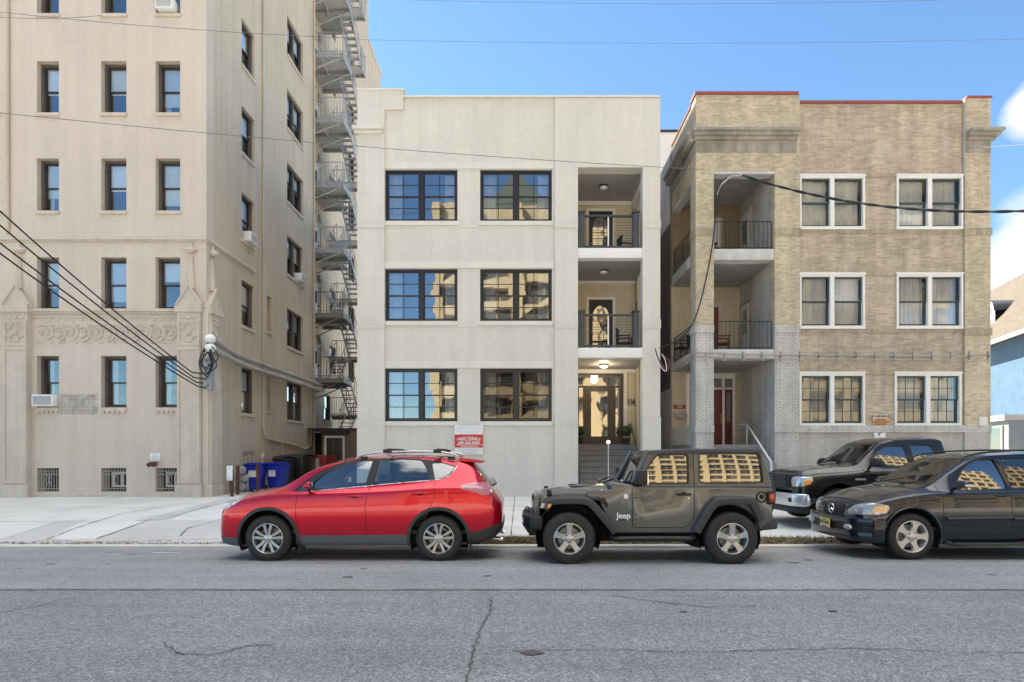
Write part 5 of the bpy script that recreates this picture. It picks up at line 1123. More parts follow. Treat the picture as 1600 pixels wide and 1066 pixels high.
# ---------------- vehicles: tools ----------------
def pchip(pts):
    xs = [p[0] for p in pts]; ys = [p[1] for p in pts]; n = len(xs)
    if n == 1: return lambda x: ys[0]
    h = [xs[i+1]-xs[i] for i in range(n-1)]; d = [(ys[i+1]-ys[i])/h[i] for i in range(n-1)]; m = [0]*n
    for i in range(1, n-1):
        if d[i-1]*d[i] > 0: w1 = 2*h[i]+h[i-1]; w2 = h[i]+2*h[i-1]; m[i] = (w1+w2)/(w1/d[i-1]+w2/d[i])
    m[0] = d[0]; m[-1] = d[-1]
    def f(x):
        if x <= xs[0]: return ys[0]
        if x >= xs[-1]: return ys[-1]
        i = max(k for k in range(n-1) if xs[k] <= x); t = (x-xs[i])/h[i]
        return (2*t**3-3*t*t+1)*ys[i]+(t**3-2*t*t+t)*h[i]*m[i]+(-2*t**3+3*t*t)*ys[i+1]+(t**3-t*t)*h[i]*m[i+1]
    return f
def loft(T, x0, x1, step=.05, crown=.03, tight=.02):
    f = {k: pchip(v) for k, v in T.items()}
    xs = set(); x = x0
    while x < x1: xs.add(round(x, 4)); x += step
    xs.add(x1)
    for k in ('zc', 'w'):
        for p in T[k]:
            if x0 <= p[0] <= x1: xs.add(round(p[0], 4))
    for e in (.012, .03): xs.add(x0+e); xs.add(x1-e)
    xs = sorted(xs); xs = [x for i, x in enumerate(xs) if i == 0 or x-xs[i-1] > .006]
    bm = bmesh.new(); rings = []
    for x in xs:
        w, zb, zm, zt, wr, zr, zc = (f[k](x) for k in ('w', 'zb', 'zm', 'zt', 'wr', 'zr', 'zc'))
        ins = f['ins'](x) if 'ins' in f else .06
        P = [(0, zb), (w*.55, zb), (w-.12, zb+.005), (w-.045, zb+.04), (w-.02, zb+.12), (w-.004, (zb+zm)/2+.02), (w, zm), (w-.012, zt-.09), (w-ins*.55, zt-.025), (w-ins, zt), (w-ins-.012+(wr-w+ins)*.12, zt+(zr-zt)*.12), (wr+(w-ins-wr)*.12, zr-(zr-zt)*.10), (wr-tight, zr+.004), (wr*.72, zr+(zc-zr)*.62), (wr*.36, zr+(zc-zr)*.92), (0, zc)]
        Q = []
        for i in range(len(P)-1):
            p0 = P[i-1] if i else (-P[1][0], P[1][1]); p1, p2 = P[i], P[i+1]; p3 = P[i+2] if i+2 < len(P) else (-P[-2][0], P[-2][1])
            for k in range(3):
                t = k/3; c = [.5*((2*p1[j])+(p2[j]-p0[j])*t+(2*p0[j]-5*p1[j]+4*p2[j]-p3[j])*t*t+(3*p1[j]-p0[j]-3*p2[j]+p3[j])*t**3) for j in (0, 1)]; Q.append((max(c[0], 0) if i else c[0], c[1]))
        Q.append(P[-1]); full = Q+[(-y, z) for y, z in reversed(Q[1:-1])]
        rings.append([bm.verts.new((x, y, z)) for y, z in full])
    n = len(rings[0])
    for a, b in zip(rings, rings[1:]):
        for k in range(n): bm.faces.new((a[k], a[(k+1) % n], b[(k+1) % n], b[k]))
    for r, rev in ((rings[0], 1), (rings[-1], 0)):
        # grid cap: join left and right halves with strips
        h = n//2
        for k in range(h):
            l0, l1 = r[k], r[k+1]; r0, r1 = r[(n-k) % n], r[n-k-1]
            vs = [l0, l1, r1, r0] if l0 is not r0 else [l0, l1, r1]
            if l1 is r1: vs = [l0, l1, r0]
            vs = list(dict.fromkeys(vs))
            if len(vs) >= 3:
                try: bm.faces.new(vs if rev else vs[::-1])
                except ValueError: pass
    bmesh.ops.recalc_face_normals(bm, faces=bm.faces)
    return bm
def bulge(bm, Rx=5.0, Rz=2.3, step=.05, flat=True):
    # real side glass is gently convex: fit one plane to the pane, then bow it outwards
    for ax, no in ((0, (1, 0, 0)), (2, (0, 0, 1))):
        lo = min(v.co[ax] for v in bm.verts); hi = max(v.co[ax] for v in bm.verts); c = lo+step
        while c < hi-.01:
            co = [0, 0, 0]; co[ax] = c; bmesh.ops.bisect_plane(bm, geom=bm.verts[:]+bm.edges[:]+bm.faces[:], dist=1e-5, plane_co=co, plane_no=no); c += step
    if not bm.verts: return bm
    import numpy as np
    A = np.array([(1, v.co.x, v.co.z) for v in bm.verts]); Y = np.array([v.co.y for v in bm.verts]); k = np.linalg.lstsq(A, Y, rcond=None)[0]; s = 1 if Y.mean() > 0 else -1
    xm = (A[:, 1].max()+A[:, 1].min())/2; zm = (A[:, 2].max()+A[:, 2].min())/2; hx = (A[:, 1].max()-xm)**2/(2*Rx)*.5+(A[:, 2].max()-zm)**2/(2*Rz)*.5
    for v in bm.verts: v.co.y = k[0]+k[1]*v.co.x+k[2]*v.co.z+s*(hx*.6-(v.co.x-xm)**2/(2*Rx)-(v.co.z-zm)**2/(2*Rz))
    bm.normal_update(); return bm
def inpoly(x, y, poly):
    c = False; n = len(poly)
    for i in range(n):
        (x1, y1), (x2, y2) = poly[i], poly[(i+1) % n]
        if (y1 > y) != (y2 > y) and x < (x2-x1)*(y-y1)/(y2-y1)+x1: c = not c
    return c
AX = {'y': (0, 2), 'x': (1, 2), 'z': (0, 1)}
def cut(bm, poly, axis='y', pred=lambda f: True):
    i, j = AX[axis]; px = [p[0] for p in poly]; py = [p[1] for p in poly]; bx = (min(px)-.002, max(px)+.002, min(py)-.002, max(py)+.002)
    def cand():
        out = []
        for f in bm.faces:
            a = [v.co[i] for v in f.verts]; b = [v.co[j] for v in f.verts]
            if max(a) >= bx[0] and min(a) <= bx[1] and max(b) >= bx[2] and min(b) <= bx[3] and pred(f): out.append(f)
        return out
    n = len(poly)
    for k in range(n):
        p, q = poly[k], poly[(k+1) % n]; d = (q[0]-p[0], q[1]-p[1])
        if d[0]**2+d[1]**2 < 1e-10: continue
        co = [0, 0, 0]; no = [0, 0, 0]; co[i], co[j] = p; no[i], no[j] = -d[1], d[0]
        fs = cand()
        # only faces near this edge of the outline
        L = math.hypot(*d); keep = []
        for f in fs:
            ok = False
            t = [((v.co[i]-p[0])*d[0]+(v.co[j]-p[1])*d[1])/L for v in f.verts]; s = [((v.co[i]-p[0])*-d[1]+(v.co[j]-p[1])*d[0])/L for v in f.verts]
            if max(t) > -.001 and min(t) < L+.001 and max(s) > 1e-6 and min(s) < -1e-6: keep.append(f)
        if not keep: continue
        es = {e for f in keep for e in f.edges}; vs = {v for f in keep for v in f.verts}
        bmesh.ops.bisect_plane(bm, geom=list(vs)+list(es)+keep, dist=1e-5, plane_co=co, plane_no=Vector(no).normalized())
    res = []
    for f in cand():
        c = f.calc_center_median()
        if inpoly(c[i], c[j], poly): res.append(f)
    return res
def take(bm, faces, remove=True):
    out = bmesh.new(); mp_ = {}
    for f in faces:
        vs = []
        for v in f.verts:
            if v not in mp_: mp_[v] = out.verts.new(v.co); 
            vs.append(mp_[v])
        try: out.faces.new(vs)
        except ValueError: pass
    for v, nv_ in mp_.items(): pass
    out.normal_update()
    if remove: bmesh.ops.delete(bm, geom=list(faces), context='FACES')
    return out
def shift(bm, d):
    bm.normal_update(); ns = [v.normal.copy() for v in bm.verts]
    for v, n in zip(bm.verts, ns): v.co += n*d
    return bm
def bmobj(name, bm, mats, parent, ang=32, rim=0, solid=0, keep=False):
    me = bpy.data.meshes.new(name)
    if solid:
        # give the panel thickness: a shifted copy of it and walls round its border
        bm.normal_update(); vs = bm.verts[:]; fs = bm.faces[:]; be = [e for e in bm.edges if len(e.link_faces) == 1]; mp_ = {v: bm.verts.new(v.co-v.normal*solid) for v in vs}
        for f in fs: bm.faces.new([mp_[v] for v in reversed(f.verts)])
        for e in be:
            a, b = e.verts; l = e.link_loops[0] if e.link_loops else None
            q = (b, a, mp_[a], mp_[b]) if l and l.vert is a else (a, b, mp_[b], mp_[a])
            try: bm.faces.new(q)
            except ValueError: pass
    for f in bm.faces: f.smooth = True
    for e in bm.edges: e.smooth = not (len(e.link_faces) == 2 and e.calc_face_angle(0) > R(ang))
    bm.to_mesh(me); 
    if not keep: bm.free()
    for m in (mats if isinstance(mats, (list, tuple)) else [mats]): me.materials.append(m)
    o = bpy.data.objects.new(name, me); C.collection.objects.link(o); o.parent = parent; o['_off'] = [0.0, 0.0, 0.0]; return o
def circ(cx, cz, r, n=28, a0=0, a1=360): return [(cx+r*math.cos(R(a0+(a1-a0)*k/n)), cz+r*math.sin(R(a0+(a1-a0)*k/n))) for k in range(n+(a1-a0 < 360))]
def grow(poly, d):
    n = len(poly); ar = sum(poly[i][0]*poly[(i+1) % n][1]-poly[(i+1) % n][0]*poly[i][1] for i in range(n)); s = 1 if ar > 0 else -1; out = []
    for i in range(n):
        a, b, c = Vector(poly[i-1]), Vector(poly[i]), Vector(poly[(i+1) % n]); e1 = (b-a).normalized(); e2 = (c-b).normalized()
        n1 = Vector((e1.y, -e1.x))*s; n2 = Vector((e2.y, -e2.x))*s; m = (n1+n2)
        m = m/max(.35, m.length_squared/2) if m.length > 1e-6 else n1
        out.append((b.x+m.x*d, b.y+m.y*d))
    return out
def roundpoly(poly, r, n=4):
    out = []; N = len(poly)
    for i in range(N):
        a, b, c = Vector(poly[i-1]), Vector(poly[i]), Vector(poly[(i+1) % N]); rr = min(r, (a-b).length*.45, (c-b).length*.45); p = b+(a-b).normalized()*rr; q = b+(c-b).normalized()*rr
        for k in range(n+1): t = k/n; v = p*(1-t)**2+b*2*t*(1-t)+q*t*t; out.append((v.x, v.y))
    return out
def bvh_of(bm): bm.normal_update(); return BVHTree.FromBMesh(bm)
def on_side(bvh, pts, sgn, off=0):
    out = []
    for x, z in pts:
        h = bvh.ray_cast(Vector((x, sgn*2.5, z)), Vector((0, -sgn, 0)))
        if h[0] is not None: out.append(h[0]+h[1].normalized()*off*(1 if h[1].y*sgn > 0 else -1))
    return out
def poly_sub(pts, closed=True, d=.04):
    out = []; n = len(pts)
    for i in range(n if closed else n-1):
        a, b = Vector(pts[i]), Vector(pts[(i+1) % n]); k = max(1, int((b-a).length/d))
        for j in range(k): v = a.lerp(b, j/k); out.append((v.x, v.y))
    if not closed: out.append(tuple(pts[-1]))
    return out
def seam(bvh, pts, name, parent, mat, r=.0045, sides=(-1, 1), off=-.001, closed=False):
    for s in sides:
        mb = MB(); mb.tube(on_side(bvh, poly_sub(pts, closed), s, off), r, 6, closed=closed); mb.build(name, mat, parent, smooth=60)
def paint(name, col, metal=.35, rough=.28, flake=True, dust=.0, spec=.25):
    t = NT(name); ob = t.coord(); c = col
    if dust: c = t.mix(t.ramp(t.noise(ob, 3, 6, .7), [(.35, 0), (.75, dust)]), col, (.25, .22, .18))
    t.setp(Base_Color=c if dust else (*col, 1), Metallic=metal, Roughness=rough, Coat_Weight=.85, Coat_Roughness=.02, Coat_IOR=1.5)
    t.b.inputs['Specular IOR Level'].default_value = spec; t.setp(Normal=t.bump(t.noise(ob, 2.2, 2, .5), .0012, .5)); return t.mat
M['paint_red'] = paint('red_metallic_paint', (.52, .002, .018), .55, .22)
M['paint_grey'] = paint('grey_metallic_paint', (.098, .100, .096), .18, .3, dust=.05)
M['paint_navy'] = paint('dark_navy_paint', (.006, .010, .020), .2, .3)
M['paint_black'] = paint('black_paint', (.006, .006, .007), .1, .3, dust=.05)
M['trim_dark'] = plain('dark_grey_cladding', (.035, .036, .038), .6, var=.15, bump=.001, bscale=300)
M['trim_grey'] = plain('mid_grey_cladding', (.095, .10, .11), .55, var=.1)
M['trim_black'] = plain('black_rubber_trim', (.008, .008, .009), .5)
M['gap'] = plain('panel_gap', (.003, .003, .003), .9)
M['chrome'] = plain('chrome', (.75, .76, .78), .08, metal=1, var=.05)
M['alloy'] = plain('alloy_wheel', (.52, .53, .54), .28, metal=.75, var=.08)
M['alloy_warm'] = plain('old_alloy_wheel', (.62, .59, .54), .35, metal=.55, var=.12)
M['alloy_dark'] = plain('dark_wheel_pocket', (.018, .018, .02), .35, metal=.3)
def lamp_mat():
    t = NT('clear_lamp_lens'); ob = t.coord(); v = t.node('ShaderNodeTexVoronoi', Scale=11.0); t.link(ob, v.inputs['Vector'])
    w_ = t.node('ShaderNodeTexWave', Scale=38.0); t.link(ob, w_.inputs['Vector'])
    c = t.mix(t.ramp(v.outputs['Distance'], [(.1, 0), (.5, 1)]), (.80, .80, .76), (.34, .36, .36)); c = t.mix(1.0, c, t.ramp(w_.outputs['Fac'], [(.2, .8), (.8, 1)]), 'MULTIPLY')
    t.setp(Base_Color=c, Metallic=.25, Roughness=.22, Coat_Weight=1.0, Coat_Roughness=.02); return t.mat
def rubber():
    t = NT('tyre_rubber'); ob = t.coord(); n = t.noise(ob, 12, 5, .7); t.setp(Base_Color=t.mix(t.ramp(n, [(.4, 0), (.8, .6)]), (.018, .017, .016), (.05, .042, .036)), Roughness=.8); return t.mat
M['rubber'] = rubber()
M['glass_car'] = glass('car_glass_light', .20, (.72, .82, .84), .0012, 2)
M['glass_tint'] = glass('car_glass_tinted', .17, (.16, .17, .18), .004, 1.6)
M['glass_tint2'] = glass('car_glass_gold_reflecting', .30, (.12, .12, .12), .0004, 1.3)
M['lens'] = glass('lamp_lens', .15, (.95, .96, .97), .0, 2)
M['lens_red'] = plain('red_lamp_lens', (.45, .01, .01), .12, coat=1)
M['lens_pink'] = plain('clear_red_lamp_lens', (.42, .14, .18), .15, coat=1)
M['lens_amber'] = plain('amber_lamp_lens', (.85, .30, .04), .15, coat=1)
M['lens_white'] = lamp_mat(); M['reflector'] = plain('lamp_reflector', (.6, .62, .62), .2, metal=.7, var=.2)
M['seat'] = plain('seat_fabric', (.10, .10, .10), .8); M['seat_light'] = plain('seat_fabric_light', (.28, .27, .25), .8); M['dash'] = plain('dashboard', (.05, .05, .055), .7)
M['plate_yellow'] = plain('plate_yellow', (.72, .62, .12), .4); M['plate_ink'] = plain('plate_ink', (.03, .03, .06), .5)
def wheel(parent, x, y, R0, rr, style, sgn, wd=.22, rimat='alloy'):
    # y: plane of the outer sidewall, sgn: -1 faces the camera side
    s = sgn; tm = MB(); W = wd
    prof = [(rr, .012), (rr+.012, .004), (rr+.04, -.002), (R0*.90, .004), (R0*.955, .018), (R0*.985, .035), (R0, .05), (R0, W-.05), (R0*.985, W-.035), (R0*.95, W-.015), (rr+.02, W)]
    tm.lathe([(r, y-s*h if False else y-s*h) for r, h in prof] if False else [(r, -s*h) for r, h in prof], (x, y, R0), 'y', 48)
    # tread blocks
    nt_ = 44
    for k in range(nt_):
        a = 2*math.pi*k/nt_
        for (h0, h1, da) in ((.03, .075, 0), (W-.075, W-.03, .5)):
            aa = a+da*2*math.pi/nt_; c, sn_ = math.cos(aa), math.sin(aa); t = .012; r0, r1 = R0*.985, R0+.004
            P = [(x+c*r+sn_*q, y-s*h, R0+sn_*r-c*q) for h in (h0, h1) for r in (r0, r1) for q in (-t, t)]
            tm.add(P, [(0,1,3,2),(4,6,7,5),(0,4,5,1),(2,3,7,6),(0,2,6,4),(1,5,7,3)])
    tyre = tm.build('wheel', M['rubber'], parent, smooth=35)
    rm = MB(); rm.lathe([(rr+.004, -s*.004), (rr-.006, 0), (rr-.016, -s*.012), (rr-.022, -s*.05), (rr-.04, -s*.16), (.05, -s*.17)], (x, y, R0), 'y', 48)
    rm.M = 1; rm.lathe([(rr-.03, -s*.13), (.03, -s*.128)], (x, y, R0), 'y', 32); rm.M = 0
    dp = MB(); dp.lathe([(rr*.72, -s*.10), (rr*.72, -s*.115), (.05, -s*.115)], (x, y, R0), 'y', 32)
    def spoke(poly, a, h0, h1, mi=0, hub_h=None):
        rm.M = mi; ca, sa_ = math.cos(a), math.sin(a); n = len(poly)
        def pt(p, h): r, t = p; return (x+r*ca-t*sa_, y-s*h, R0+r*sa_+t*ca)
        hh = lambda p, h: h+(.012 if p[0] < rr*.4 else 0)*(1 if h == h0 else 0)
        vs = [pt(p, hh(p, h0)) for p in poly]+[pt(p, h1) for p in poly]
        rm.add(vs, [tuple(range(n)), tuple(reversed(range(n, 2*n)))]+[(i, n+i, n+(i+1) % n, (i+1) % n) for i in range(n)]); rm.M = 0
    q = rr-.012
    if style == 'double':
        for k in range(5):
            a = math.pi/2+k*2*math.pi/5
            for sg in (-1, 1):
                spoke([(.055, sg*.003), (.055, sg*.034), (q*.55, sg*.048), (q, sg*.082), (q, sg*.034), (q*.6, sg*.010)], a, .006, .03)
                spoke([(.05, sg*.028), (q*.55, sg*.045), (q, sg*.082), (q, sg*.03), (q*.5, 0), (.05, 0)], a, .016, .06, 1)
        hr, holes_r = .055, .0
    elif style == 'five':
        for k in range(5):
            a = math.pi/2+.0+k*2*math.pi/5
            spoke([(.04, -.05), (q*.5, -.036), (q*.85, -.042), (q, -.062), (q, .062), (q*.85, .042), (q*.5, .036), (.04, .05)], a, .008, .06)
            spoke([(q*.42, -.012), (q*.9, -.016), (q*.9, .016), (q*.42, .012)], a, .004, .02)
    else:
        for k in range(5):
            a = math.pi/2-.3+k*2*math.pi/5
            spoke([(.04, -.055), (q*.4, -.045), (q*.6, -.036), (q*.8, -.045), (q*.92, -.075), (q, -.11), (q*1.0, 0), (q, .11), (q*.92, .075), (q*.8, .045), (q*.6, .036), (q*.4, .045), (.04, .055)], a, .008, .06)
    rim = rm.build('rim', [M[rimat], M['alloy_dark']], tyre, smooth=35)
    hc = MB(); hc.lathe([(.068, -s*.03), (.066, -s*.012), (.05, -s*.006), (.034, s*.002 if style != 'double' else -s*.002), (0, s*.003)], (x, y, R0), 'y', 24); hc.build('hub_cap', M[rimat], tyre, smooth=40)
    nb = MB()
    for k in range(5):
        a = math.pi/2+math.pi/5+k*2*math.pi/5; r = .057 if style != 'double' else .045; nb.lathe([(0, s*.001), (.011, s*.001), (.012, -s*.02)], (x+r*math.cos(a), y+s*.0-s*0.008, R0+r*math.sin(a)), 'y', 8)
    nb.build('wheel_nuts', M['alloy_dark'], tyre)
    dp.build('brake_disc', M['galv'], tyre)
    return tyre
def zconv(ox, oy, sc, D0, xaxle_px):
    # zoomed pixel of the near side -> local (x, z) of the vehicle, d metres behind the near wheel plane
    Xa = (xaxle_px/sc+ox-VX)*D0/FPX
    def f(px, py, d=0.0): D = D0+d; return ((px/sc+ox-VX)*D/FPX-Xa, CZ-(py/sc+oy-HY)*D/FPX)
    return f, Xa
def seats(parent, xs, y, zb, mat, w=.5, h=.62, head=True, tilt=.16):
    for x in xs:
        m = MB(); m.box(x-.02, x+.48, y-w/2, y+w/2, zb, zb+.16); m.build('seat', M[mat], parent, bevel=.04)
        m = MB(); m.add([(x+.42, y-w/2, zb+.1), (x+.56, y-w/2, zb+.1), (x+.56, y+w/2, zb+.1), (x+.42, y+w/2, zb+.1), (x+.50+tilt, y-w*.4, zb+h), (x+.60+tilt, y-w*.4, zb+h), (x+.60+tilt, y+w*.4, zb+h), (x+.50+tilt, y+w*.4, zb+h)], [(0,3,2,1),(4,5,6,7),(0,1,5,4),(1,2,6,5),(2,3,7,6),(3,0,4,7)]); m.build('seat_back', M[mat], parent, bevel=.04)
        if head: m = MB(); m.box(x+.50+tilt, x+.61+tilt, y-.13, y+.13, zb+h+.03, zb+h+.22); m.build('headrest', M[mat], parent, bevel=.035)
def steering(parent, x, y, z, r=.18):
    m = MB(); m.tube([(x+.07*math.sin(t*.35), y+r*math.cos(t*.35), z+r*math.sin(t*.35)) for t in range(18)], .015, 6, closed=True); m.tube([(x, y-r, z), (x, y+r, z)], .015, 6); m.build('steering_wheel', M['trim_black'], parent, smooth=50)
def arch_liner(parent, x, z, r, y0, y1, mat='gap'):
    m = MB(); n = 20; vs = []
    for k in range(n+1):
        a = R(-25+230*k/n)
        for y in (y0, y1): vs.append((x+r*math.cos(a), y, z+r*math.sin(a)))
    m.add(vs, [(2*k, 2*k+1, 2*k+3, 2*k+2) for k in range(n)]); b = len(m.v); m.add([(x+r*math.cos(R(-25+230*k/n)), y1, z+r*math.sin(R(-25+230*k/n))) for k in range(n+1)], [tuple(range(n+1))])
    return m.build('arch_liner', M[mat], parent)
def car_common(bm, t, arches, wr_, ar, W, wheelstyle, rimat, rr, body_mat):
    # cut arches, add liners and wheels
    for x in arches:
        fs = cut(bm, circ(x, wr_*1.0, ar, 30), 'y', lambda f: abs(f.normal.y) > .25 or f.calc_center_median().z < .5); bmesh.ops.delete(bm, geom=[f for f in fs if abs(f.calc_center_median().y) > W*.45], context='FACES')
        for s in (-1, 1): arch_liner(t, x, wr_, ar+.004, s*(W-.035), s*(W-.34)); wheel(t, x, s*(W-.012), wr_, rr, wheelstyle, s, rimat=rimat)
def mirror(parent, x, y, z, s, paintm, w=.21, h=.15, lens=None, bodymat=None):
    m = MB(); m.add([(x-.02, y, z), (x+.10, y, z+.01), (x+.12, y+s*w, z+.02), (x-.01, y+s*w, z+.03), (x+.02, y, z+h*.9), (x+.10, y, z+h), (x+.12, y+s*w*.95, z+h*.92), (x+.05, y+s*w*.95, z+h*.85)], [(0,3,2,1),(4,5,6,7),(0,1,5,4),(1,2,6,5),(2,3,7,6),(3,0,4,7)])
    o = m.build('mirror', M[paintm], parent, bevel=.03, seg=3)
    g = MB(); g.add([(x+.118, y+s*.02, z+.03), (x+.126, y+s*(w-.02), z+.035), (x+.126, y+s*(w-.02), z+h*.85), (x+.112, y+s*.02, z+h*.9)], [(0, 1, 2, 3)]); g.build('mirror_glass', M['chrome'], o)
    b = MB(); b.tube([(x+.04, y-s*.06, z-.02), (x+.05, y+s*.03, z+.04)], .03, 8); b.build('mirror_arm', M['trim_black'], o); return o
def handle(parent, bvh, x0, x1, z, mat, sides=(-1, 1)):
    for s in sides:
        p = on_side(bvh, [(x0, z), ((x0+x1)/2, z), (x1, z)], s)
        if len(p) < 3: continue
        m = MB(); q = [p[0], p[0].lerp(p[1], .35)+Vector((0, s*.035, .004)), p[1]+Vector((0, s*.042, .006)), p[1].lerp(p[2], .65)+Vector((0, s*.035, .004)), p[2]]
        m.tube(smooth_path(q, 4), .013, 8); o = m.build('door_handle', M[mat], parent, smooth=60)
        c = MB(); c.ball(p[1]+Vector((0, 0, -.002)), .05, 12, (1.1, .12, .55)); c.build('handle_recess', M['gap'], o, smooth=60)
def split_sides(g, name, mt, t, d=-.006, solid=0):
    for s in (-1, 1):
        gg = g.copy(); bmesh.ops.delete(gg, geom=[f for f in gg.faces if f.calc_center_median().y*s < 0], context='FACES')
        if name == 'side_window' and len(gg.faces): bulge(gg)
        if len(gg.faces): bmobj(name, shift(gg, d), M[mt], t, solid=solid)
# ---------------- red compact SUV ----------------
def red_suv():
    D0 = 8.94; cv, Xa = zconv(330, 690, 1600/470, D0, 297); W = .925
    t = thing('parked_car', 'glossy red compact SUV with silver roof rails parked at the kerb', 'car', (Xa, D0+W, road_z(D0+W)+.0), R(0)); local(t); t.location.z = -.02
    T = dict(w=[(-.90, .50), (-.87, .63), (-.78, .77), (-.6, .855), (-.3, .91), (.1, .925), (2.7, .925), (3.1, .915), (3.36, .865), (3.52, .79), (3.60, .70), (3.64, .58)],
             zb=[(-.90, .33), (-.8, .25), (-.5, .22), (0, .23), (2.6, .24), (3.2, .27), (3.5, .34), (3.64, .46)],
             zm=[(-.90, .50), (-.5, .62), (0, .70), (2.7, .74), (3.64, .72)],
             zt=[(-.90, .60), (-.86, .70), (-.78, .81), (-.6, .91), (-.2, 1.01), (.2, 1.06), (.6, 1.08), (1.3, 1.10), (2.0, 1.135), (2.7, 1.18), (3.2, 1.18), (3.46, 1.08), (3.56, .97), (3.64, .86)],
             wr=[(-.90, .40), (-.6, .60), (0, .68), (.15, .70), (.6, .67), (1.2, .61), (1.8, .60), (2.8, .585), (3.2, .56), (3.35, .56), (3.52, .60), (3.64, .48)],
             zr=[(-.90, .62), (-.86, .73), (-.80, .83), (-.70, .91), (-.4, 1.03), (.0, 1.105), (.14, 1.14), (.34, 1.25), (.56, 1.385), (.8, 1.475), (1.1, 1.55), (1.5, 1.595), (2.1, 1.61), (2.8, 1.57), (3.1, 1.50), (3.22, 1.42), (3.34, 1.28), (3.46, 1.12), (3.56, 1.0), (3.64, .87)],
             zc=[(-.90, .64), (-.86, .77), (-.80, .87), (-.70, .955), (-.4, 1.075), (.0, 1.145), (.12, 1.18), (.34, 1.315), (.56, 1.445), (.8, 1.54), (1.1, 1.615), (1.45, 1.655), (2.0, 1.665), (2.8, 1.635), (3.08, 1.59), (3.22, 1.47), (3.34, 1.33), (3.46, 1.16), (3.56, 1.03), (3.64, .885)])
    bm = loft(T, -.90, 3.64, .05); bvh = bvh_of(bm)
    P = lambda L, d=.16: [cv(x, y, d) for x, y in L]
    side = lambda f: abs(f.normal.y) > .35
    fr = P([(548,240),(546,212),(585,178),(640,146),(700,118),(770,98),(848,90),(822,226),(640,240)]); rd = P([(872,218),(893,90),(1000,88),(1108,94),(1130,120),(1168,194),(1030,206)]); rq = P([(1168,106),(1225,106),(1294,128),(1270,160),(1238,184),(1192,193)]); q1_ = P([(452,254),(522,200),(530,248)])
    trim = P([(444,258),(500,206),(560,160),(640,122),(720,95),(800,84),(950,80),(1100,86),(1200,97),(1303,126),(1275,168),(1240,192),(1180,200),(1030,212),(830,231),(640,248),(540,256)])
    tr = take(bm, cut(bm, trim, 'y', lambda f: side(f) and f.calc_center_median().z > .95)); 
    gls = []
    for poly, mt in ((fr, 'glass_car'), (rd, 'glass_tint'), (rq, 'glass_tint'), (q1_, 'glass_tint')): gls.append((take(tr, cut(tr, roundpoly(poly, .02, 2), 'y')), mt))
    split_sides(tr, 'window_surround', 'trim_black', t, -.003)
    for g, mt in gls:
        for s in (-1, 1):
            gg = g.copy(); bmesh.ops.delete(gg, geom=[f for f in gg.faces if f.calc_center_median().y*s < 0], context='FACES'); bmobj('side_window', bulge(shift(gg, -.010)), M[mt], t)
        g.free()
    seam(bvh, P([(540,256),(640,247),(830,230),(1030,211),(1180,199),(1240,191),(1276,167),(1304,126)]), 'chrome_strip', t, M['chrome'], .006, off=.002)
    # windscreen and tailgate glass
    ws = cut(bm, [(-.62, 1.20), (.62, 1.20), (.545, 1.56), (-.545, 1.56)], 'x', lambda f: f.normal.x < -.2 and .05 < f.calc_center_median().x < 1.5 and f.calc_center_median().z > 1.15)
    bmobj('windscreen', shift(take(bm, ws), -.004), M['glass_car'], t)
    rw = cut(bm, [(-.56, 1.14), (.56, 1.14), (.50, 1.49), (-.50, 1.49)], 'x', lambda f: f.normal.x > .3 and f.calc_center_median().x > 3.0)
    bmobj('rear_window', shift(take(bm, rw), -.004), M['glass_tint'], t)
    # cladding, then arches
    for x in (0, 2.66):
        fs = [f for f in cut(bm, circ(x, .36, .495, 32), 'y', lambda f: side(f)) if f.calc_center_median().z < .9]; c = take(bm, fs); ins_ = cut(c, circ(x, .355, .448, 32), 'y'); bmesh.ops.delete(c, geom=ins_, context='FACES'); split_sides(c, 'wheel_arch_trim', 'trim_dark', t, .010, .03)
    fs = cut(bm, [(.3, .15), (2.4, .15), (2.4, .418), (.3, .405)], 'y', side); split_sides(take(bm, fs), 'sill_trim', 'trim_grey', t, .008, .02)
    fs = cut(bm, [(2.9, .1), (3.8, .1), (3.8, .62), (3.55, .56), (3.25, .47), (2.9, .44)], 'y', lambda f: True); bmobj('rear_bumper_trim', shift(take(bm, fs), .006), M['trim_dark'], t, solid=.02)
    fs = cut(bm, [(-1.1, .1), (-.3, .1), (-.3, .36), (-.75, .37), (-1.1, .40)], 'y', lambda f: True); bmobj('front_bumper_trim', shift(take(bm, fs), .006), M['trim_grey'], t, solid=.02)
    for x in (0, 2.66):
        fs = cut(bm, circ(x, .36, .46, 30), 'y', lambda f: f.calc_center_median().z < .86); bmesh.ops.delete(bm, geom=[f for f in fs if abs(f.calc_center_median().y) > .5], context='FACES')
        for s in (-1, 1): arch_liner(t, x, .36, .462, s*(W-.03), s*(W-.36)); wheel(t, x, s*(W-.015), .358, .235, 'double', s, .225)
    # lamps, grille
    hl = P([(108,322),(122,298),(150,280),(192,282),(188,292),(150,308),(122,322)], .25); hl = [(x-.02, z) for x, z in hl]
    fs = cut(bm, [(-1.0, .80), (-.85, .90), (-.70, .965), (-.44, 1.01), (-.42, .975), (-.52, .90), (-.70, .81), (-1.0, .71)], 'y', lambda f: abs(f.calc_center_median().y) > .42 and (side(f) or f.normal.x < -.2 or f.normal.z > .2))
    hb = take(bm, fs)
    for s in (-1, 1):
        gg = hb.copy(); bmesh.ops.delete(gg, geom=[f for f in gg.faces if f.calc_center_median().y*s < 0], context='FACES'); bmobj('headlight', gg, M['lens_white'], t)
    fs = cut(bm, [(-.55, .42), (.55, .42), (.62, .55), (.55, .70), (-.55, .70), (-.62, .55)], 'x', lambda f: f.normal.x < -.35 and f.calc_center_median().x < -.7)
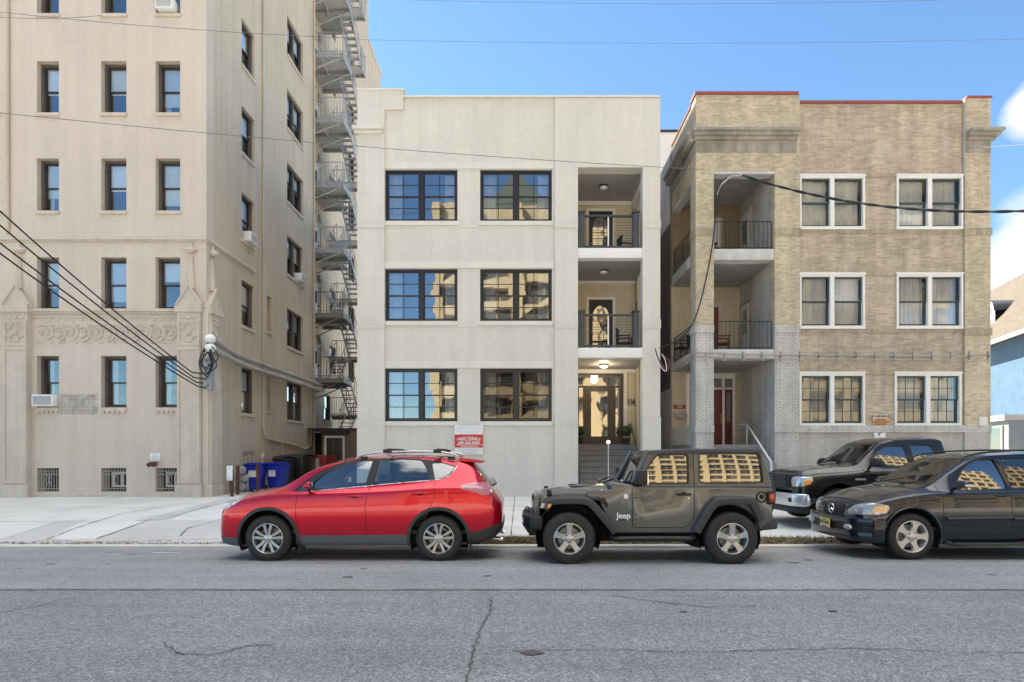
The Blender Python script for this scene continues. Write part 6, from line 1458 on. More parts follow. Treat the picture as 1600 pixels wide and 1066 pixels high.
    bmobj('grille', shift(take(bm, fs), .002), M['trim_black'], t)
    tl = P([(1330,225),(1400,215),(1470,212),(1505,222),(1500,270),(1440,278),(1410,262),(1335,248)], .12)
    tb_ = take(bm, cut(bm, tl+[], 'y', lambda f: side(f) or f.normal.x > .1))
    for s in (-1, 1):
        gg = tb_.copy(); bmesh.ops.delete(gg, geom=[f for f in gg.faces if f.calc_center_median().y*s < 0], context='FACES'); bmobj('taillight', shift(gg, .012), M['lens_pink'], t, solid=.02)
    # doors
    fd = P([(462,262),(448,330),(450,410),(468,470),(480,478),(826,478),(818,330),(836,240),(850,205),(866,88),(780,90),(700,108),(600,150),(530,195)], .02)
    rdr = P([(836,240),(818,330),(826,478),(1050,476),(1062,430),(1100,380),(1160,345),(1186,300),(1186,200),(1165,110),(1120,85),(900,84),(866,88),(850,205)], .02)
    zones = [('door', [p for p in fd]), ('rear_door', rdr)]
    for nm, poly in zones:
        d = take(bm, cut(bm, poly, 'y', lambda f: side(f) and f.calc_center_median().z > .35))
        for s in (-1, 1):
            gg = d.copy(); bmesh.ops.delete(gg, geom=[f for f in gg.faces if f.calc_center_median().y*s < 0], context='FACES'); bmobj(nm, gg, M['paint_red'], t)
    bmobj('body', bm, M['paint_red'], t)
    seam(bvh, P([(462,258),(448,330),(450,410),(470,475),(480,530)], .0), 'door_gap', t, M['gap']); seam(bvh, P([(838,228),(818,330),(826,530)], .0), 'door_gap', t, M['gap']); seam(bvh, P([(1186,200),(1186,300),(1160,345),(1110,378),(1060,440),(1050,530)], .0), 'door_gap', t, M['gap'])
    seam(bvh, P([(480,482),(820,482),(1046,480)], .0), 'sill_gap', t, M['gap'], .003)
    seam(bvh, circ(*cv(1281, 266, .02), .082, 20), 'fuel_flap', t, M['gap'], .003, sides=(-1,), closed=True)
    seam(bvh, P([(1400,400),(1480,392),(1540,400)], .1), 'bumper_gap', t, M['gap'], .003)
    for (a, b, z_) in ((722, 806, 286), (1068, 1158, 270)):
        x0, z0 = cv(a, z_, 0); x1, z1 = cv(b, z_, 0); handle(t, bvh, x0, x1, z0, 'paint_red')
    for s in (-1, 1):
        x, z = cv(505, 240, 0); mirror(t, x-.01, s*.90, z-.02, s, 'paint_red', .18, .13)
        # roof rails with feet
        m = MB(); rp = [(1.30, 1.60), (1.38, 1.655), (1.7, 1.70), (2.3, 1.715), (2.7, 1.70), (2.88, 1.66), (2.93, 1.61)]; m.tube(smooth_path([Vector((x, s*.60, z)) for x, z in rp], 4), .017, 8); ra = m.build('roof_rail', M['alloy'], t, smooth=60)
        for x in (1.42, 2.82): m = MB(); m.box(x-.06, x+.06, s*.60-.016, s*.60+.016, 1.58, 1.635); m.build('rail_foot', M['trim_black'], ra, bevel=.012)
    for x in (1.80, 2.60): m = MB(); m.tube([(x, -.66, 1.70), (x, -.60, 1.745), (x, .60, 1.745), (x, .66, 1.70)], .022, 8); m.box(x-.06, x+.06, -.68, -.57, 1.69, 1.75); m.box(x-.06, x+.06, .57, .68, 1.69, 1.75); m.build('roof_crossbar', M['trim_black'], t, bevel=.008)
    m = MB(); m.add([(2.95, -.56, 1.625), (2.95, .56, 1.625), (3.33, .52, 1.56), (3.33, -.52, 1.56), (2.95, -.56, 1.55), (2.95, .56, 1.55), (3.33, .52, 1.53), (3.33, -.52, 1.53)], [(0,1,2,3),(4,7,6,5),(0,4,5,1),(1,5,6,2),(2,6,7,3),(3,7,4,0)]); m.build('spoiler', M['paint_red'], t, bevel=.018)
    m = MB(); m.tube([(3.44, 0, 1.14), (3.52, .02, 1.17)], .014, 6); m.tube([(3.52, 0, 1.17), (3.44, .3, 1.25)], .009, 5); m.build('rear_wiper', M['trim_black'], t)
    for s in (-1, 1): m = MB(); m.tube([(3.50, s*.45, .30), (3.64, s*.45, .28)], .035, 12); m.build('exhaust_tip', M['chrome'], t, smooth=40)
    for s in (-1, 1): m = MB(); m.ball((-.80, s*.66, .50), .085, 14, (.5, .9, .75)); m.build('fog_lamp', M['lens_pink'], t, smooth=60)
    m = MB(); m.box(-.6, 3.3, -.72, .72, .235, .42); m.build('underbody', M['gap'], t, bevel=.03)
    m = MB(); m.box(.25, .62, -.70, .70, .7, 1.075); m.build('dashboard', M['dash'], t, bevel=.05)
    seats(t, (.95,), -.36, .50, 'seat_light'); seats(t, (.95,), .36, .50, 'seat_light'); seats(t, (1.85,), 0, .50, 'seat', 1.25); steering(t, .74, -.36, .98)
    m = MB(); m.box(.2, 3.4, -.80, .80, .42, .47); m.build('cabin_floor', M['dash'], t)
    for s in (-1, 1): m = MB(); m.box(-.42, -.40, s*.7-.13, s*.7+.13, .05, .3) if False else m.box(.49, .51, s*.80-.12, s*.80+.10, .12, .34); m.box(3.14, 3.16, s*.80-.12, s*.80+.10, .14, .36); m.build('mudflap', M['trim_black'], t)
    return t
red_suv()
# ---------------- grey two-door off-roader ----------------
def offroader():
    D0 = 8.61; cv, Xa = zconv(790, 680, 1600/450, D0, 355); W = .935
    t = thing('parked_car', 'grey two-door off-road car with black wheel flares and a spare wheel on its back', 'car', (Xa, D0+W, -.005), 0); local(t)
    P = lambda L, d=.145: [cv(x, y, d) for x, y in L]
    BWd = .79; bx = M['paint_grey']
    def prismbm(poly, y0, y1, bev=.02, taper=None):
        mb = MB(); mb.prism(poly, y0, y1, 'y'); bm = bmesh.new(); vs = [bm.verts.new(v) for v in mb.v]
        for f in mb.f: bm.faces.new([vs[i] for i in f])
        bmesh.ops.recalc_face_normals(bm, faces=bm.faces)
        if bev: bmesh.ops.bevel(bm, geom=[e for e in bm.edges if len(e.link_faces) == 2 and e.calc_face_angle(0) > R(50)], offset=bev, segments=3, affect='EDGES', clamp_overlap=True, profile=.5)
        if taper:
            zc = sorted({taper[0]+i*.09 for i in range(9)})
            for z in zc: bmesh.ops.bisect_plane(bm, geom=bm.verts[:]+bm.edges[:]+bm.faces[:], plane_co=(0, 0, z), plane_no=(0, 0, 1))
            for v in bm.verts:
                if v.co.z > taper[0]: v.co.y *= 1-taper[1]*(v.co.z-taper[0])
        bm.normal_update(); return bm
    ax2 = cv(1262, 578, 0)[0]; zw = .39
    # lower body with rear arch opening
    fa = [(p[0], p[1]) for p in P([(520,545),(560,545)])]
    def arc(cx, r, a0, a1, n=14): return [(cx+r*math.cos(R(a0+(a1-a0)*k/n)), zw+.02+r*math.sin(R(a0+(a1-a0)*k/n))) for k in range(n+1)]
    body = P([(508,322),(592,300),(596,262),(700,276),(760,288),(1484,290),(1486,470)])+arc(ax2, .47, 12, 168)+P([(1060,543),(590,543),(575,500)])
    bm = prismbm(body, -BWd, BWd, .022); bvh = bvh_of(bm)
    dpoly = roundpoly(P([(704,282),(704,512),(1000,512),(1048,455),(1048,292)]), .05, 3)
    d = take(bm, cut(bm, dpoly, 'y', lambda f: abs(f.normal.y) > .8))
    for s in (-1, 1):
        g = d.copy(); bmesh.ops.delete(g, geom=[f for f in g.faces if f.calc_center_median().y*s < 0], context='FACES'); dr = bmobj('door', g, bx, t)
    bmobj('body', bm, bx, t)
    # soft crease bulge of the door, hinges, handle
    seam(bvh, [*dpoly[2:-2]], 'door_gap', t, M['gap'], .006)
    for s in (-1, 1):
        for (a, b, z0, z1) in ((702, 766, 322, 354), (704, 762, 436, 474)):
            xa, za = cv(a, z0, .14); xb, zb = cv(b, z1, .14); m = MB(); m.prism([(xa, za), (xb, (za*.7+zb*.3)), (xb, (za*.35+zb*.65)), (xa, zb)], s*BWd, s*(BWd+.035)); m.build('door_hinge', bx, t, bevel=.01)
            m = MB(); m.tube([(xa+.015, s*(BWd+.03), zb-.01), (xa+.015, s*(BWd+.03), za+.01)], .018, 8); m.build('hinge_pin', bx, t, smooth=50)
        x0, z = cv(948, 327, .12); x1, _ = cv(1030, 327, .12); m = MB(); m.box(x0, x1, s*(BWd+.02), s*(BWd+.045), z-.022, z+.016); m.box(x0+.09, x1-.08, s*BWd, s*(BWd+.05), z-.012, z+.034); m.build('door_handle', M['trim_black'], t, bevel=.008)
        xx, zz = cv(1018, 351, .13); m = MB(); m.lathe([(0, s*.006), (.013, s*.004), (.016, 0)], (xx, s*BWd, zz), 'y', 12); m.build('lock', M['chrome'], t)
        xx, zz = cv(670, 340, .13); m = MB(); m.lathe([(0, s*.006), (.034, s*.006), (.038, 0)], (xx, s*BWd, zz), 'y', 20); m.build('round_badge', M['sign_white'], t)
    xx, zz = cv(1425, 342, .13); m = MB(); m.lathe([(.09, .02), (.088, -.012), (.065, -.014), (.058, .03), (0, .03)], (xx, -BWd, zz), 'y', 24); f_ = m.build('fuel_cap', M['trim_black'], t, smooth=40); m = MB(); m.lathe([(0, -.0), (.036, 0), (.04, .03)], (xx, -BWd, zz), 'y', 16); m.box(xx-.008, xx+.008, -BWd-.012, -BWd, zz-.03, zz+.03); m.build('cap_knob', M['trim_dark'], f_)
    xx, zz = cv(656, 447, .14); text('lettering', 'Jeep', .125, (xx, -BWd-.003, zz), FRONT, M['sign_white'], t, .003, .003)
    m = MB(); xx, zz = cv(660, 470, .14); 
    for k in range(7): m.box(xx-.09+k*.027, xx-.072+k*.027, -BWd-.004, -BWd+.002, zz-.009, zz+.009)
    m.build('badge', M['trim_dark'], t)
    # engine bay side, bonnet, scuttle
    m = MB(); a = P([(255,330),(510,322),(590,300),(600,500),(560,500)], .3); m.prism(a, -.62, .62); m.build('engine_bay', M['gap'], t)
    hs = []
    def hring(x, w, z, cr): return [(x, -w, z-.17), (x, -w, z-.05), (x, -w+.04, z-.012), (x, -w*.55, z+cr*.75), (x, 0, z+cr), (x, w*.55, z+cr*.75), (x, w-.04, z-.012), (x, w, z-.05), (x, w, z-.17)]
    ks = [(-.47, .535, .955, .015), (-.44, .55, 1.0, .03), (-.36, .56, 1.035, .045), (-.1, .59, 1.065, .055), (.2, .63, 1.09, .06), (.5, .67, 1.115, .06), (.72, .70, 1.13, .055)]
    mb = MB()
    for k in ks: mb.v += hring(*k)
    n = 9
    for i in range(len(ks)-1):
        for j in range(n-1): mb.f.append((i*n+j, i*n+j+1, (i+1)*n+j+1, (i+1)*n+j)); mb.m.append(0)
    mb.f += [tuple(range(n)), tuple((len(ks)-1)*n+j for j in reversed(range(n)))]; mb.m += [0, 0]
    bo = mb.build('bonnet', bx, t, smooth=40)
    for s in (-1, 1):
        m = MB(); m.prism([(.06, s*.18), (.46, s*.16), (.46, s*.40), (.10, s*.34)], 1.10, 1.150, 'z'); m.build('bonnet_vent', M['trim_black'], bo, bevel=.015)
        m = MB(); xx, zz = cv(243, 325, .25); m.box(xx-.035, xx+.04, s*.545, s*.60, zz-.05, zz+.055); m.build('bonnet_latch', M['trim_black'], t, bevel=.012)
        m = MB(); m.box(.28, .74, s*.60, s*.785, .95, 1.11); m.build('scuttle_side', bx, t, bevel=.03)
        m = MB(); a = P([(255,322),(300,318),(520,318),(590,300),(590,330),(520,345),(260,345)], .22); m.prism(a, s*.56, s*.70); m.build('wing_panel', bx, t, bevel=.01)
        a = P([(508,345),(548,345),(574,385),(560,402)], .13); m = MB(); m.prism(a, s*(BWd+.001), s*(BWd+.012)); m.build('wing_vent', M['trim_black'], t, bevel=.004)
    seam_ = MB(); seam_.tube([(.30, -.68, 1.05), (.30, -.62, 1.085), (.30, 0, 1.155), (.30, .62, 1.085)], .004, 5); seam_.build('bonnet_gap', M['gap'], bo)
    # grille slab with seven slots and round lamps
    gp = MB(); g0, g1 = -.52, -.43; gp.prism([(-.50, .66), (-.535, .80), (-.505, 1.0), (-.46, 1.03), (-.43, 1.03), (-.43, .66)], -.60, .60); gr = gp.build('grille', bx, t, bevel=.02, seg=3)
    for k in range(7): m = MB(); y = (k-3)*.088; m.box(-.537, -.50, y-.026, y+.026, .735, .975); m.build('grille_slot', M['gap'], gr, bevel=.012)
    for s in (-1, 1):
        m = MB(); m.lathe([(0, -.03), (.07, -.024), (.095, -.008), (.10, .02)], (-.52, s*.42, .86), 'x', 24); m.build('headlight', M['lens_white'], t, smooth=50); m = MB(); m.lathe([(.098, -.012), (.112, -.006), (.114, .02)], (-.52, s*.42, .86), 'x', 24); m.build('headlight_ring', M['trim_black'], t, smooth=50)
    # flares
    def flare(outer, inner, y0, y1, front):
        pass
    def ribbon(path, wid, name='wheel_flare'):
        for s in (-1, 1):
            m = MB(); vs = []
            for i, (x, z) in enumerate(path):
                a = Vector(path[max(i-1, 0)]); b = Vector(path[min(i+1, len(path)-1)]); tn = (b-a).normalized(); nn = Vector((tn.y, -tn.x))  # towards the wheel
                if nn.dot(Vector((wid[2]-x, zw-z))) < 0: nn = -nn
                th = wid[0][i] if isinstance(wid[0], list) else wid[0]
                vs += [(x, s*.62, z), (x-nn.x*0, s*(W-.045), z), (x+nn.x*.02, s*(W-.008), z+nn.y*.02), (x+nn.x*.045, s*W, z+nn.y*.045), (x+nn.x*th, s*(W-.012), z+nn.y*th), (x+nn.x*th, s*(W-.06), z+nn.y*th), (x+nn.x*.05, s*.62, z+nn.y*.05)]
            n = 7; N = len(path)
            m.add(vs, [(i*n+j, i*n+(j+1) % n, (i+1)*n+(j+1) % n, (i+1)*n+j) for i in range(N-1) for j in range(n)]+[tuple(range(n)), tuple((N-1)*n+j for j in reversed(range(n)))])
            m.build(name, M['trim_dark'], t, smooth=45, bevel=0)
    ribbon(poly_sub(roundpoly(P([(200,398),(232,352),(300,338),(455,344),(500,372),(632,524)], 0.0), .10, 4)[5:-5] if False else smooth2(P([(200,400),(232,355),(300,340),(440,342),(500,372),(560,440),(632,524)], 0)), False, .06), (.115, 0, 0.0))
    ribbon(poly_sub(smooth2(P([(1045,528),(1100,432),(1150,365),(1200,342),(1365,342),(1405,372),(1450,466)], 0)), False, .06), (.115, 0, ax2))
    for s in (-1, 1):
        # inner wheel wells
        arch_liner(t, 0, zw+.02, .50, s*.74, s*.52); arch_liner(t, ax2, zw+.02, .472, s*.80, s*.50)
        for x in (0, ax2): wheel(t, x, s*(W-.005), zw, .232, 'five', s, .245)
        # turn signal on the flare front
        xx, zz = cv(192, 400, .02); xb, zb = cv(256, 384, .0); zb += .012; zz -= .01; m = MB(); m.prism([(xx, zz), (xx+.02, zb+.005), (xx+.07, zb+.005), (xx+.07, zz)], s*(W-.12), s*(W-.004)); l = m.build('turn_signal', M['lens_white'], t, bevel=.01)
        m = MB(); m.prism([(xx+.07, zz), (xx+.07, zb+.005), (xb, zb), (xb-.02, zz)], s*(W-.12), s*(W-.004)); m.build('amber_lens', M['lens_amber'], l, bevel=.01)
        # step bar
        m = MB(); a = cv(600, 577, 0); b = cv(1052, 577, 0); m.tube(smooth_path([Vector((a[0]-.04, s*.70, .46)), Vector((a[0]+.03, s*.86, a[1])), Vector((a[0]+.3, s*.88, a[1])), Vector((b[0]-.3, s*.88, a[1])), Vector((b[0]-.03, s*.86, a[1])), Vector((b[0]+.03, s*.70, .46))], 5), .042, 10); m.build('step_bar', M['trim_black'], t, smooth=50)
        # side glass frame + windows: greenhouse below
    # greenhouse: door frame + hardtop, leaning inwards
    zb_ = cv(0, 288, .145)[1]
    gh = P([(752,290),(718,262),(790,98),(806,84),(1040,72),(1410,74),(1430,88),(1478,290)], .2)
    bm = prismbm(gh, -BWd+.005, BWd-.005, .03, (zb_, .17))
    bv2 = bvh_of(bm); sidep = lambda f: abs(f.normal.y) > .7
    for poly, mt in ((P([(772,262),(778,205),(812,150),(850,110),(1002,107),(1010,116),(1010,262)], .19), 'glass_tint2'), (P([(1080,103),(1402,103),(1412,112),(1424,256),(1090,260),(1078,250)], .19), 'glass_tint2')):
        pr = roundpoly(poly, .03, 3); ring = take(bm, cut(bm, grow(pr, .022), 'y', sidep)); gl = take(ring, cut(ring, pr, 'y')); split_sides(ring, 'window_seal', 'trim_black', t, -.004)
        for s in (-1, 1):
            g = gl.copy(); bmesh.ops.delete(g, geom=[f for f in g.faces if f.calc_center_median().y*s < 0], context='FACES'); bmobj('side_window', bulge(shift(g, -.012), 5, 2.0), M[mt], t)
    roofz = cv(0, 84, .3)[1]
    top = take(bm, [f for f in cut(bm, [(-5, 1.655), (5, 1.655), (5, 3), (-5, 3)], 'y')]); bmobj('roof', top, M['trim_dark'], t)
    ws = cut(bm, [(-.60, 1.22), (.60, 1.22), (.56, 1.60), (-.56, 1.60)], 'x', lambda f: f.normal.x < -.3); bmobj('windscreen', shift(take(bm, ws), -.006), M['glass_car'], t)
    rw = cut(bm, [(-.55, 1.24), (.55, 1.24), (.52, 1.60), (-.52, 1.60)], 'x', lambda f: f.normal.x > .3); bmobj('rear_window', shift(take(bm, rw), -.006), M['glass_tint'], t)
    bmobj('door_frame_and_hardtop', bm, M['paint_brown_grey'], t)
    seam(bv2, P([(1044,290),(1044,92)], .2), 'hardtop_gap', t, M['gap'], .006); seam(bv2, P([(1046,292),(1478,292)], .15), 'hardtop_gap', t, M['gap'], .005)
    for s in (-1, 1):
        m = MB(); a = [cv(706, 262, .16), cv(786, 84, .3)]; m.tube([(a[0][0], s*.735, a[0][1]), (a[1][0], s*.655, a[1][1])], .03, 8); m.build('windscreen_pillar', bx, t, smooth=50)
        x, z = cv(735, 240, 0); m = MB(); m.box(x-.03, x+.13, s*.86, s*1.05, z-.10, z+.135); mo = m.build('mirror', M['trim_black'], t, bevel=.03, seg=3); m = MB(); m.box(x-.02, x+.05, s*.74, s*.90, z-.10, z-.04); m.build('mirror_arm', M['trim_black'], mo, bevel=.01); m = MB(); m.box(x+.128, x+.134, s*.885, s*1.03, z-.08, z+.11); m.build('mirror_glass', M['chrome'], mo)
        # tail lamp
        a = cv(1468, 385, .05); b = cv(1500, 312, .05); m = MB(); m.box(a[0], b[0], s*.64, s*.83, a[1], b[1]); tl = m.build('taillight', M['trim_black'], t, bevel=.01); m = MB(); m.box(a[0]+.02, b[0]+.012, s*.67, s*.838, a[1]+.035, b[1]-.035); m.build('lens', M['lens_red'], tl, bevel=.01)
    for y in (-.1, .45): m = MB(); m.tube([(.62, y, 1.19), (.74, y-.35, 1.27)], .012, 6); m.build('wiper', M['trim_black'], t)
    # bumpers
    m = MB(); pts = [(-.62, -.0), (-.62, .32), (-.60, .55), (-.50, .74), (-.38, .80), (-.30, .80), (-.30, -.80), (-.38, -.80), (-.50, -.74), (-.60, -.55), (-.62, -.32)]
    m.prism([(x-.08, y) for x, y in pts], .50, .71, 'z'); fb = m.build('front_bumper', M['trim_black'], t, bevel=.035, seg=3)
    m = MB(); m.prism([(-.70, .56), (-.62, .42), (-.44, .36), (-.34, .24), (-.18, .24), (-.3, .56)], -.5, .5); m.build('skid_plate', M['trim_black'], fb, bevel=.01)
    for s in (-1, 1):
        m = MB(); m.lathe([(0, -.012), (.045, -.01), (.055, .01)], (-.70, s*.40, .60), 'x', 16); m.build('fog_lamp', M['lens_white'], fb, smooth=50)
        m = MB(); m.tube([(-.62+.03*math.cos(a*.5), s*.30, .715+.045*math.sin(a*.5)) for a in range(7)], .011, 6); m.build('tow_hook', M['trim_black'], fb)
    a = cv(1435, 555, .0); b = cv(1540, 465, .0); m = MB(); m.prism([(ax2+.36, a[1]+.02), (ax2+.55, a[1]+.05), (b[0]-.0, a[1]+.07), (b[0], b[1]-.03), (b[0]-.05, b[1]), (ax2+.42, b[1]-.01)], -.78, .78); m.build('rear_bumper', M['trim_dark'], t, bevel=.03, seg=3)
    # spare wheel on the tailgate
    bx1 = P([(1484, 300)], .145)[0][0]
    m = MB(); m.lathe([(.23, .02), (.30, .0), (.36, .015), (.385, .05), (.39, .12), (.385, .18), (.36, .215), (.23, .22)], (bx1+.03, .02, .99), 'x', 40); sp_ = m.build('spare_wheel', M['rubber'], t, smooth=40)
    m = MB(); m.lathe([(.235, .21), (.22, .16), (.06, .13), (0, .13)], (bx1+.03, .02, .99), 'x', 24); m.build('rim', M['alloy'], sp_, smooth=40)
    m = MB(); m.box(-.3, ax2+.45, -.55, .55, .30, .55); m.tube([(-.6, -.45, .42), (ax2+.5, -.45, .42)], .05, 8); m.build('chassis', M['gap'], t)
    m = MB(); m.tube([(-.05, -.8, .39), (-.05, .8, .39)], .05, 8); m.tube([(ax2, -.8, .39), (ax2, .8, .39)], .05, 8); m.build('axle', M['gap'], t)
    m = MB(); m.tube([(ax2-.8, .4, .36), (ax2-.35, .4, .33)], .08, 10); m.build('exhaust_box', M['trim_dark'], t, smooth=50)
    seats(t, (1.05,), -.33, .75, 'seat', .46, .60); seats(t, (1.05,), .33, .75, 'seat', .46, .60); seats(t, (1.85,), 0, .75, 'seat', .9, .5); steering(t, .98, -.33, 1.22, .17)
    m = MB(); m.box(.62, .88, -.68, .68, .9, 1.19); m.build('dashboard', M['dash'], t, bevel=.04)
    return t
def smooth2(P): return [(v.x, v.y) for v in smooth_path([Vector((p[0], p[1])) for p in P], 6)]
M['paint_brown_grey'] = paint('grey_hardtop_paint', (.075, .074, .070), .15, .35, dust=.05)
offroader()

# ---------------- shared builder for the two dark vehicles ----------------
def navy_suv():
    D0 = 9.08; cv, Xa = zconv(1180, 670, 1600/420, D0, 940); W = .915
    t = thing('parked_car', 'dark navy estate-like SUV with oval headlights and a yellow number plate, cut by the right picture edge', 'car', (Xa, D0+W, -.018), 0); local(t)
    t['label'] = 'dark navy SUV with oval headlights and yellow plate, cut by the right picture edge'
    P = lambda L, d=.18: [cv(x, y, d) for x, y in L]; side = lambda f: abs(f.normal.y) > .35
    T = dict(w=[(-.76, .50), (-.74, .62), (-.66, .76), (-.5, .84), (-.25, .895), (.1, .915), (3.0, .915), (3.4, .89), (3.65, .84), (3.74, .74)],
             zb=[(-.76, .36), (-.6, .25), (-.3, .25), (3.2, .33), (3.74, .45)], zm=[(-.76, .55), (0, .68), (3.74, .72)],
             zt=[(-.76, .73), (-.70, .82), (-.5, .90), (-.1, 1.01), (.4, 1.065), (1.2, 1.08), (3.4, 1.10), (3.74, 1.05)],
             wr=[(-.76, .44), (-.5, .56), (0, .64), (.4, .70), (.8, .66), (1.3, .60), (3.2, .585), (3.74, .58)],
             zr=[(-.76, .78), (-.71, .86), (-.5, .94), (-.1, 1.06), (.33, 1.13), (.7, 1.35), (1.05, 1.55), (1.4, 1.64), (2.4, 1.675), (3.2, 1.655), (3.45, 1.59), (3.68, 1.15), (3.74, 1.07)],
             zc=[(-.76, .80), (-.71, .89), (-.5, .975), (-.1, 1.09), (.28, 1.155), (.65, 1.38), (1.0, 1.59), (1.3, 1.685), (2.3, 1.72), (3.2, 1.70), (3.42, 1.64), (3.68, 1.2), (3.74, 1.1)])
    bm = loft(T, -.76, 3.74, .05); bvh = bvh_of(bm)
    fw = P([(1200,356),(1202,300),(1240,250),(1290,208),(1345,184),(1446,174),(1474,346)]); rw_ = P([(1500,342),(1492,172),(1700,168),(1800,176),(1800,338)]); qw = [(2.72, 1.13), (2.70, 1.56), (3.2, 1.54), (3.42, 1.30), (3.45, 1.14)]
    for p in (fw, rw_, qw):
        pr = roundpoly(p, .03, 2); ring = take(bm, cut(bm, grow(pr, .02), 'y', lambda f: side(f) and f.calc_center_median().z > .9)); gl = take(ring, cut(ring, pr, 'y')); split_sides(ring, 'window_seal', 'trim_black', t, -.003); split_sides(gl, 'side_window', 'glass_tint2' if p is fw else 'glass_tint', t, -.008)
    ws = cut(bm, [(-.66, 1.17), (.66, 1.17), (.555, 1.60), (-.555, 1.60)], 'x', lambda f: f.normal.x < -.2 and .1 < f.calc_center_median().x < 1.5 and f.calc_center_median().z > 1.1); bmobj('windscreen', shift(take(bm, ws), -.004), M['glass_car'], t)
    rw = cut(bm, [(-.6, 1.2), (.6, 1.2), (.52, 1.6), (-.52, 1.6)], 'x', lambda f: f.normal.x > .3 and f.calc_center_median().x > 3.2); bmobj('rear_window', shift(take(bm, rw), -.004), M['glass_tint'], t)
    for x in (0, 2.82):
        fs = cut(bm, circ(x, .37, .455, 30), 'y', lambda f: f.calc_center_median().z < .9); bmesh.ops.delete(bm, geom=[f for f in fs if abs(f.calc_center_median().y) > .5], context='FACES')
        for s in (-1, 1):
            arch_liner(t, x, .37, .457, s*(W-.03), s*(W-.36)); wheel(t, x, s*(W-.012), .365, .25, 'swoop', s, .25, 'alloy_warm')
            m = MB(); m.tube([(x+.458*math.cos(R(a)), s*(W-.012+.012*math.sin(R(max(a, 0)))), .37+.458*math.sin(R(a))) for a in range(-12, 193, 8)], .018, 8); m.build('arch_lip', M['paint_navy'], t, smooth=60)
    # front: lamps, grille, bumper, star, plate
    fsel = lambda f: (f.normal.x < -.12 or side(f)) and f.calc_center_median().x < -.2
    # front-view outline of the oval headlamp, swept round the corner
    hl = [(.42, .70), (.46, .765), (.56, .84), (.67, .875), (.77, .885), (.84, .875), (.866, .85), (.874, .80), (.866, .74), (.84, .71), (.70, .695), (.5, .69)]
    for s in (-1, 1):
        g = take(bm, [f for f in cut(bm, [(s*y, z) for y, z in hl], 'x', lambda f: fsel(f) and f.calc_center_median().y*s > .2)]); amb = take(g, cut(g, [(s*.80, .76), (s*.81, .82), (s*.84, .85), (s*.862, .83), (s*.866, .78), (s*.85, .74), (s*.82, .74)], 'x'), True); o = bmobj('headlight', shift(g, .006), M['lens_white'], t, solid=.01); bmobj('amber_lens', shift(amb, .006), M['lens_amber2'], o)
    gr = take(bm, cut(bm, [(-.35, .85), (-.36, .75), (-.30, .64), (-.2, .615), (.2, .615), (.30, .64), (.36, .75), (.35, .85)], 'x', fsel)); go = bmobj('grille', shift(gr, .002), M['trim_black'], t)
    gb = bvh; 
    def on_front(y, z, off=0):
        h = bvh.ray_cast(Vector((-3, y, z)), Vector((1, 0, 0))); return (h[0]+Vector((-off, 0, 0))) if h[0] is not None else Vector((-.8-off, y, z))
    for k in range(4): m = MB(); z = .665+k*.048; hw = .29+.012*k; m.tube([on_front(-hw+2*hw*i/12, z, .008) for i in range(13)], .011, 6); m.build('grille_bar', M['trim_dark'], go, smooth=50)
    c = on_front(0, .74, .035); m = MB(); m.tube([c+Vector((0, .082*math.cos(a*.314), .082*math.sin(a*.314))) for a in range(20)], .009, 8, closed=True)
    for k in range(3): a = math.pi/2+k*2*math.pi/3; m.tube([c, c+Vector((0, .082*math.cos(a), .082*math.sin(a)))], [.012, .004], 6)
    m.build('star_emblem', M['chrome'], t, smooth=50)
    # bumper: a thicker band following the nose
    pr = []
    for i in range(-16, 17):
        y = i/16*.915; xx = -.86+.10*(abs(y)/.915)**2+.22*max(0, (abs(y)-.62)/.295)**1.8; pr.append((xx, y))
    for (z0, z1, off, mt, nm) in ((.53, .64, .03, 'paint_navy', 'bumper'), (.43, .53, .0, 'trim_black', 'bumper_grille'), (.27, .43, .012, 'paint_navy', 'front_apron')):
        m = MB(); out = [(x-off, y*(1+off*.1)) for x, y in pr]; m.prism(out+[(x+.16, y*.92) for x, y in reversed(pr)], z0, z1, 'z'); m.build(nm, M[mt], t, bevel=.012)
    for s in (-1, 1):
        ii = 16+s*10; m = MB(); m.ball((pr[ii][0]-.02, pr[ii][1], .485), .095, 14, (.35, 1.2, .55)); m.build('fog_lamp', M['lens_white'], t, smooth=60)
        m = MB(); m.prism([(-.42, .56), (-.42, .635), (-.62, .635), (-.62, .27), (-.46, .27)], s*.80, s*.925); m.build('bumper_corner', M['paint_navy'], t, bevel=.03)
    px = pr[16][0]-.055; pm = MB(); pm.box(px, px+.015, -.155, .155, .415, .57); po = pm.build('number_plate', M['plate_yellow'], t, bevel=.004)
    m = MB(); m.box(px-.003, px+.001, -.15, .15, .42, .485); m.build('plate_lower', M['plate_pale'], po)
    rotp = (R(90), 0, R(-90)); text('lettering', 'Z77 HSG', .075, (px-.004, 0, .492), rotp, M['plate_ink'], po, .002, .0012); text('lettering', 'GARDEN STATE', .024, (px-.004, 0, .433), rotp, M['plate_ink'], po, .002, 0); text('lettering', 'New Jersey', .028, (px-.004, 0, .552), rotp, M['plate_ink'], po, .002, 0)
    # doors
    fd = P([(1118,300),(1122,480),(1130,632),(1528,628),(1522,360),(1485,172),(1452,160),(1340,172),(1260,215),(1190,290)], .02); rd = [(1.58, .40), (1.56, 1.0), (1.60, 1.6), (2.5, 1.62), (2.62, 1.1), (2.5, .85), (2.36, .60), (2.34, .40)]
    for nm, poly in (('door', fd), ('rear_door', rd)): split_sides(take(bm, cut(bm, poly, 'y', lambda f: side(f) and f.calc_center_median().z > .3)), nm, 'paint_navy', t, 0)
    bmobj('body', bm, M['paint_navy'], t)
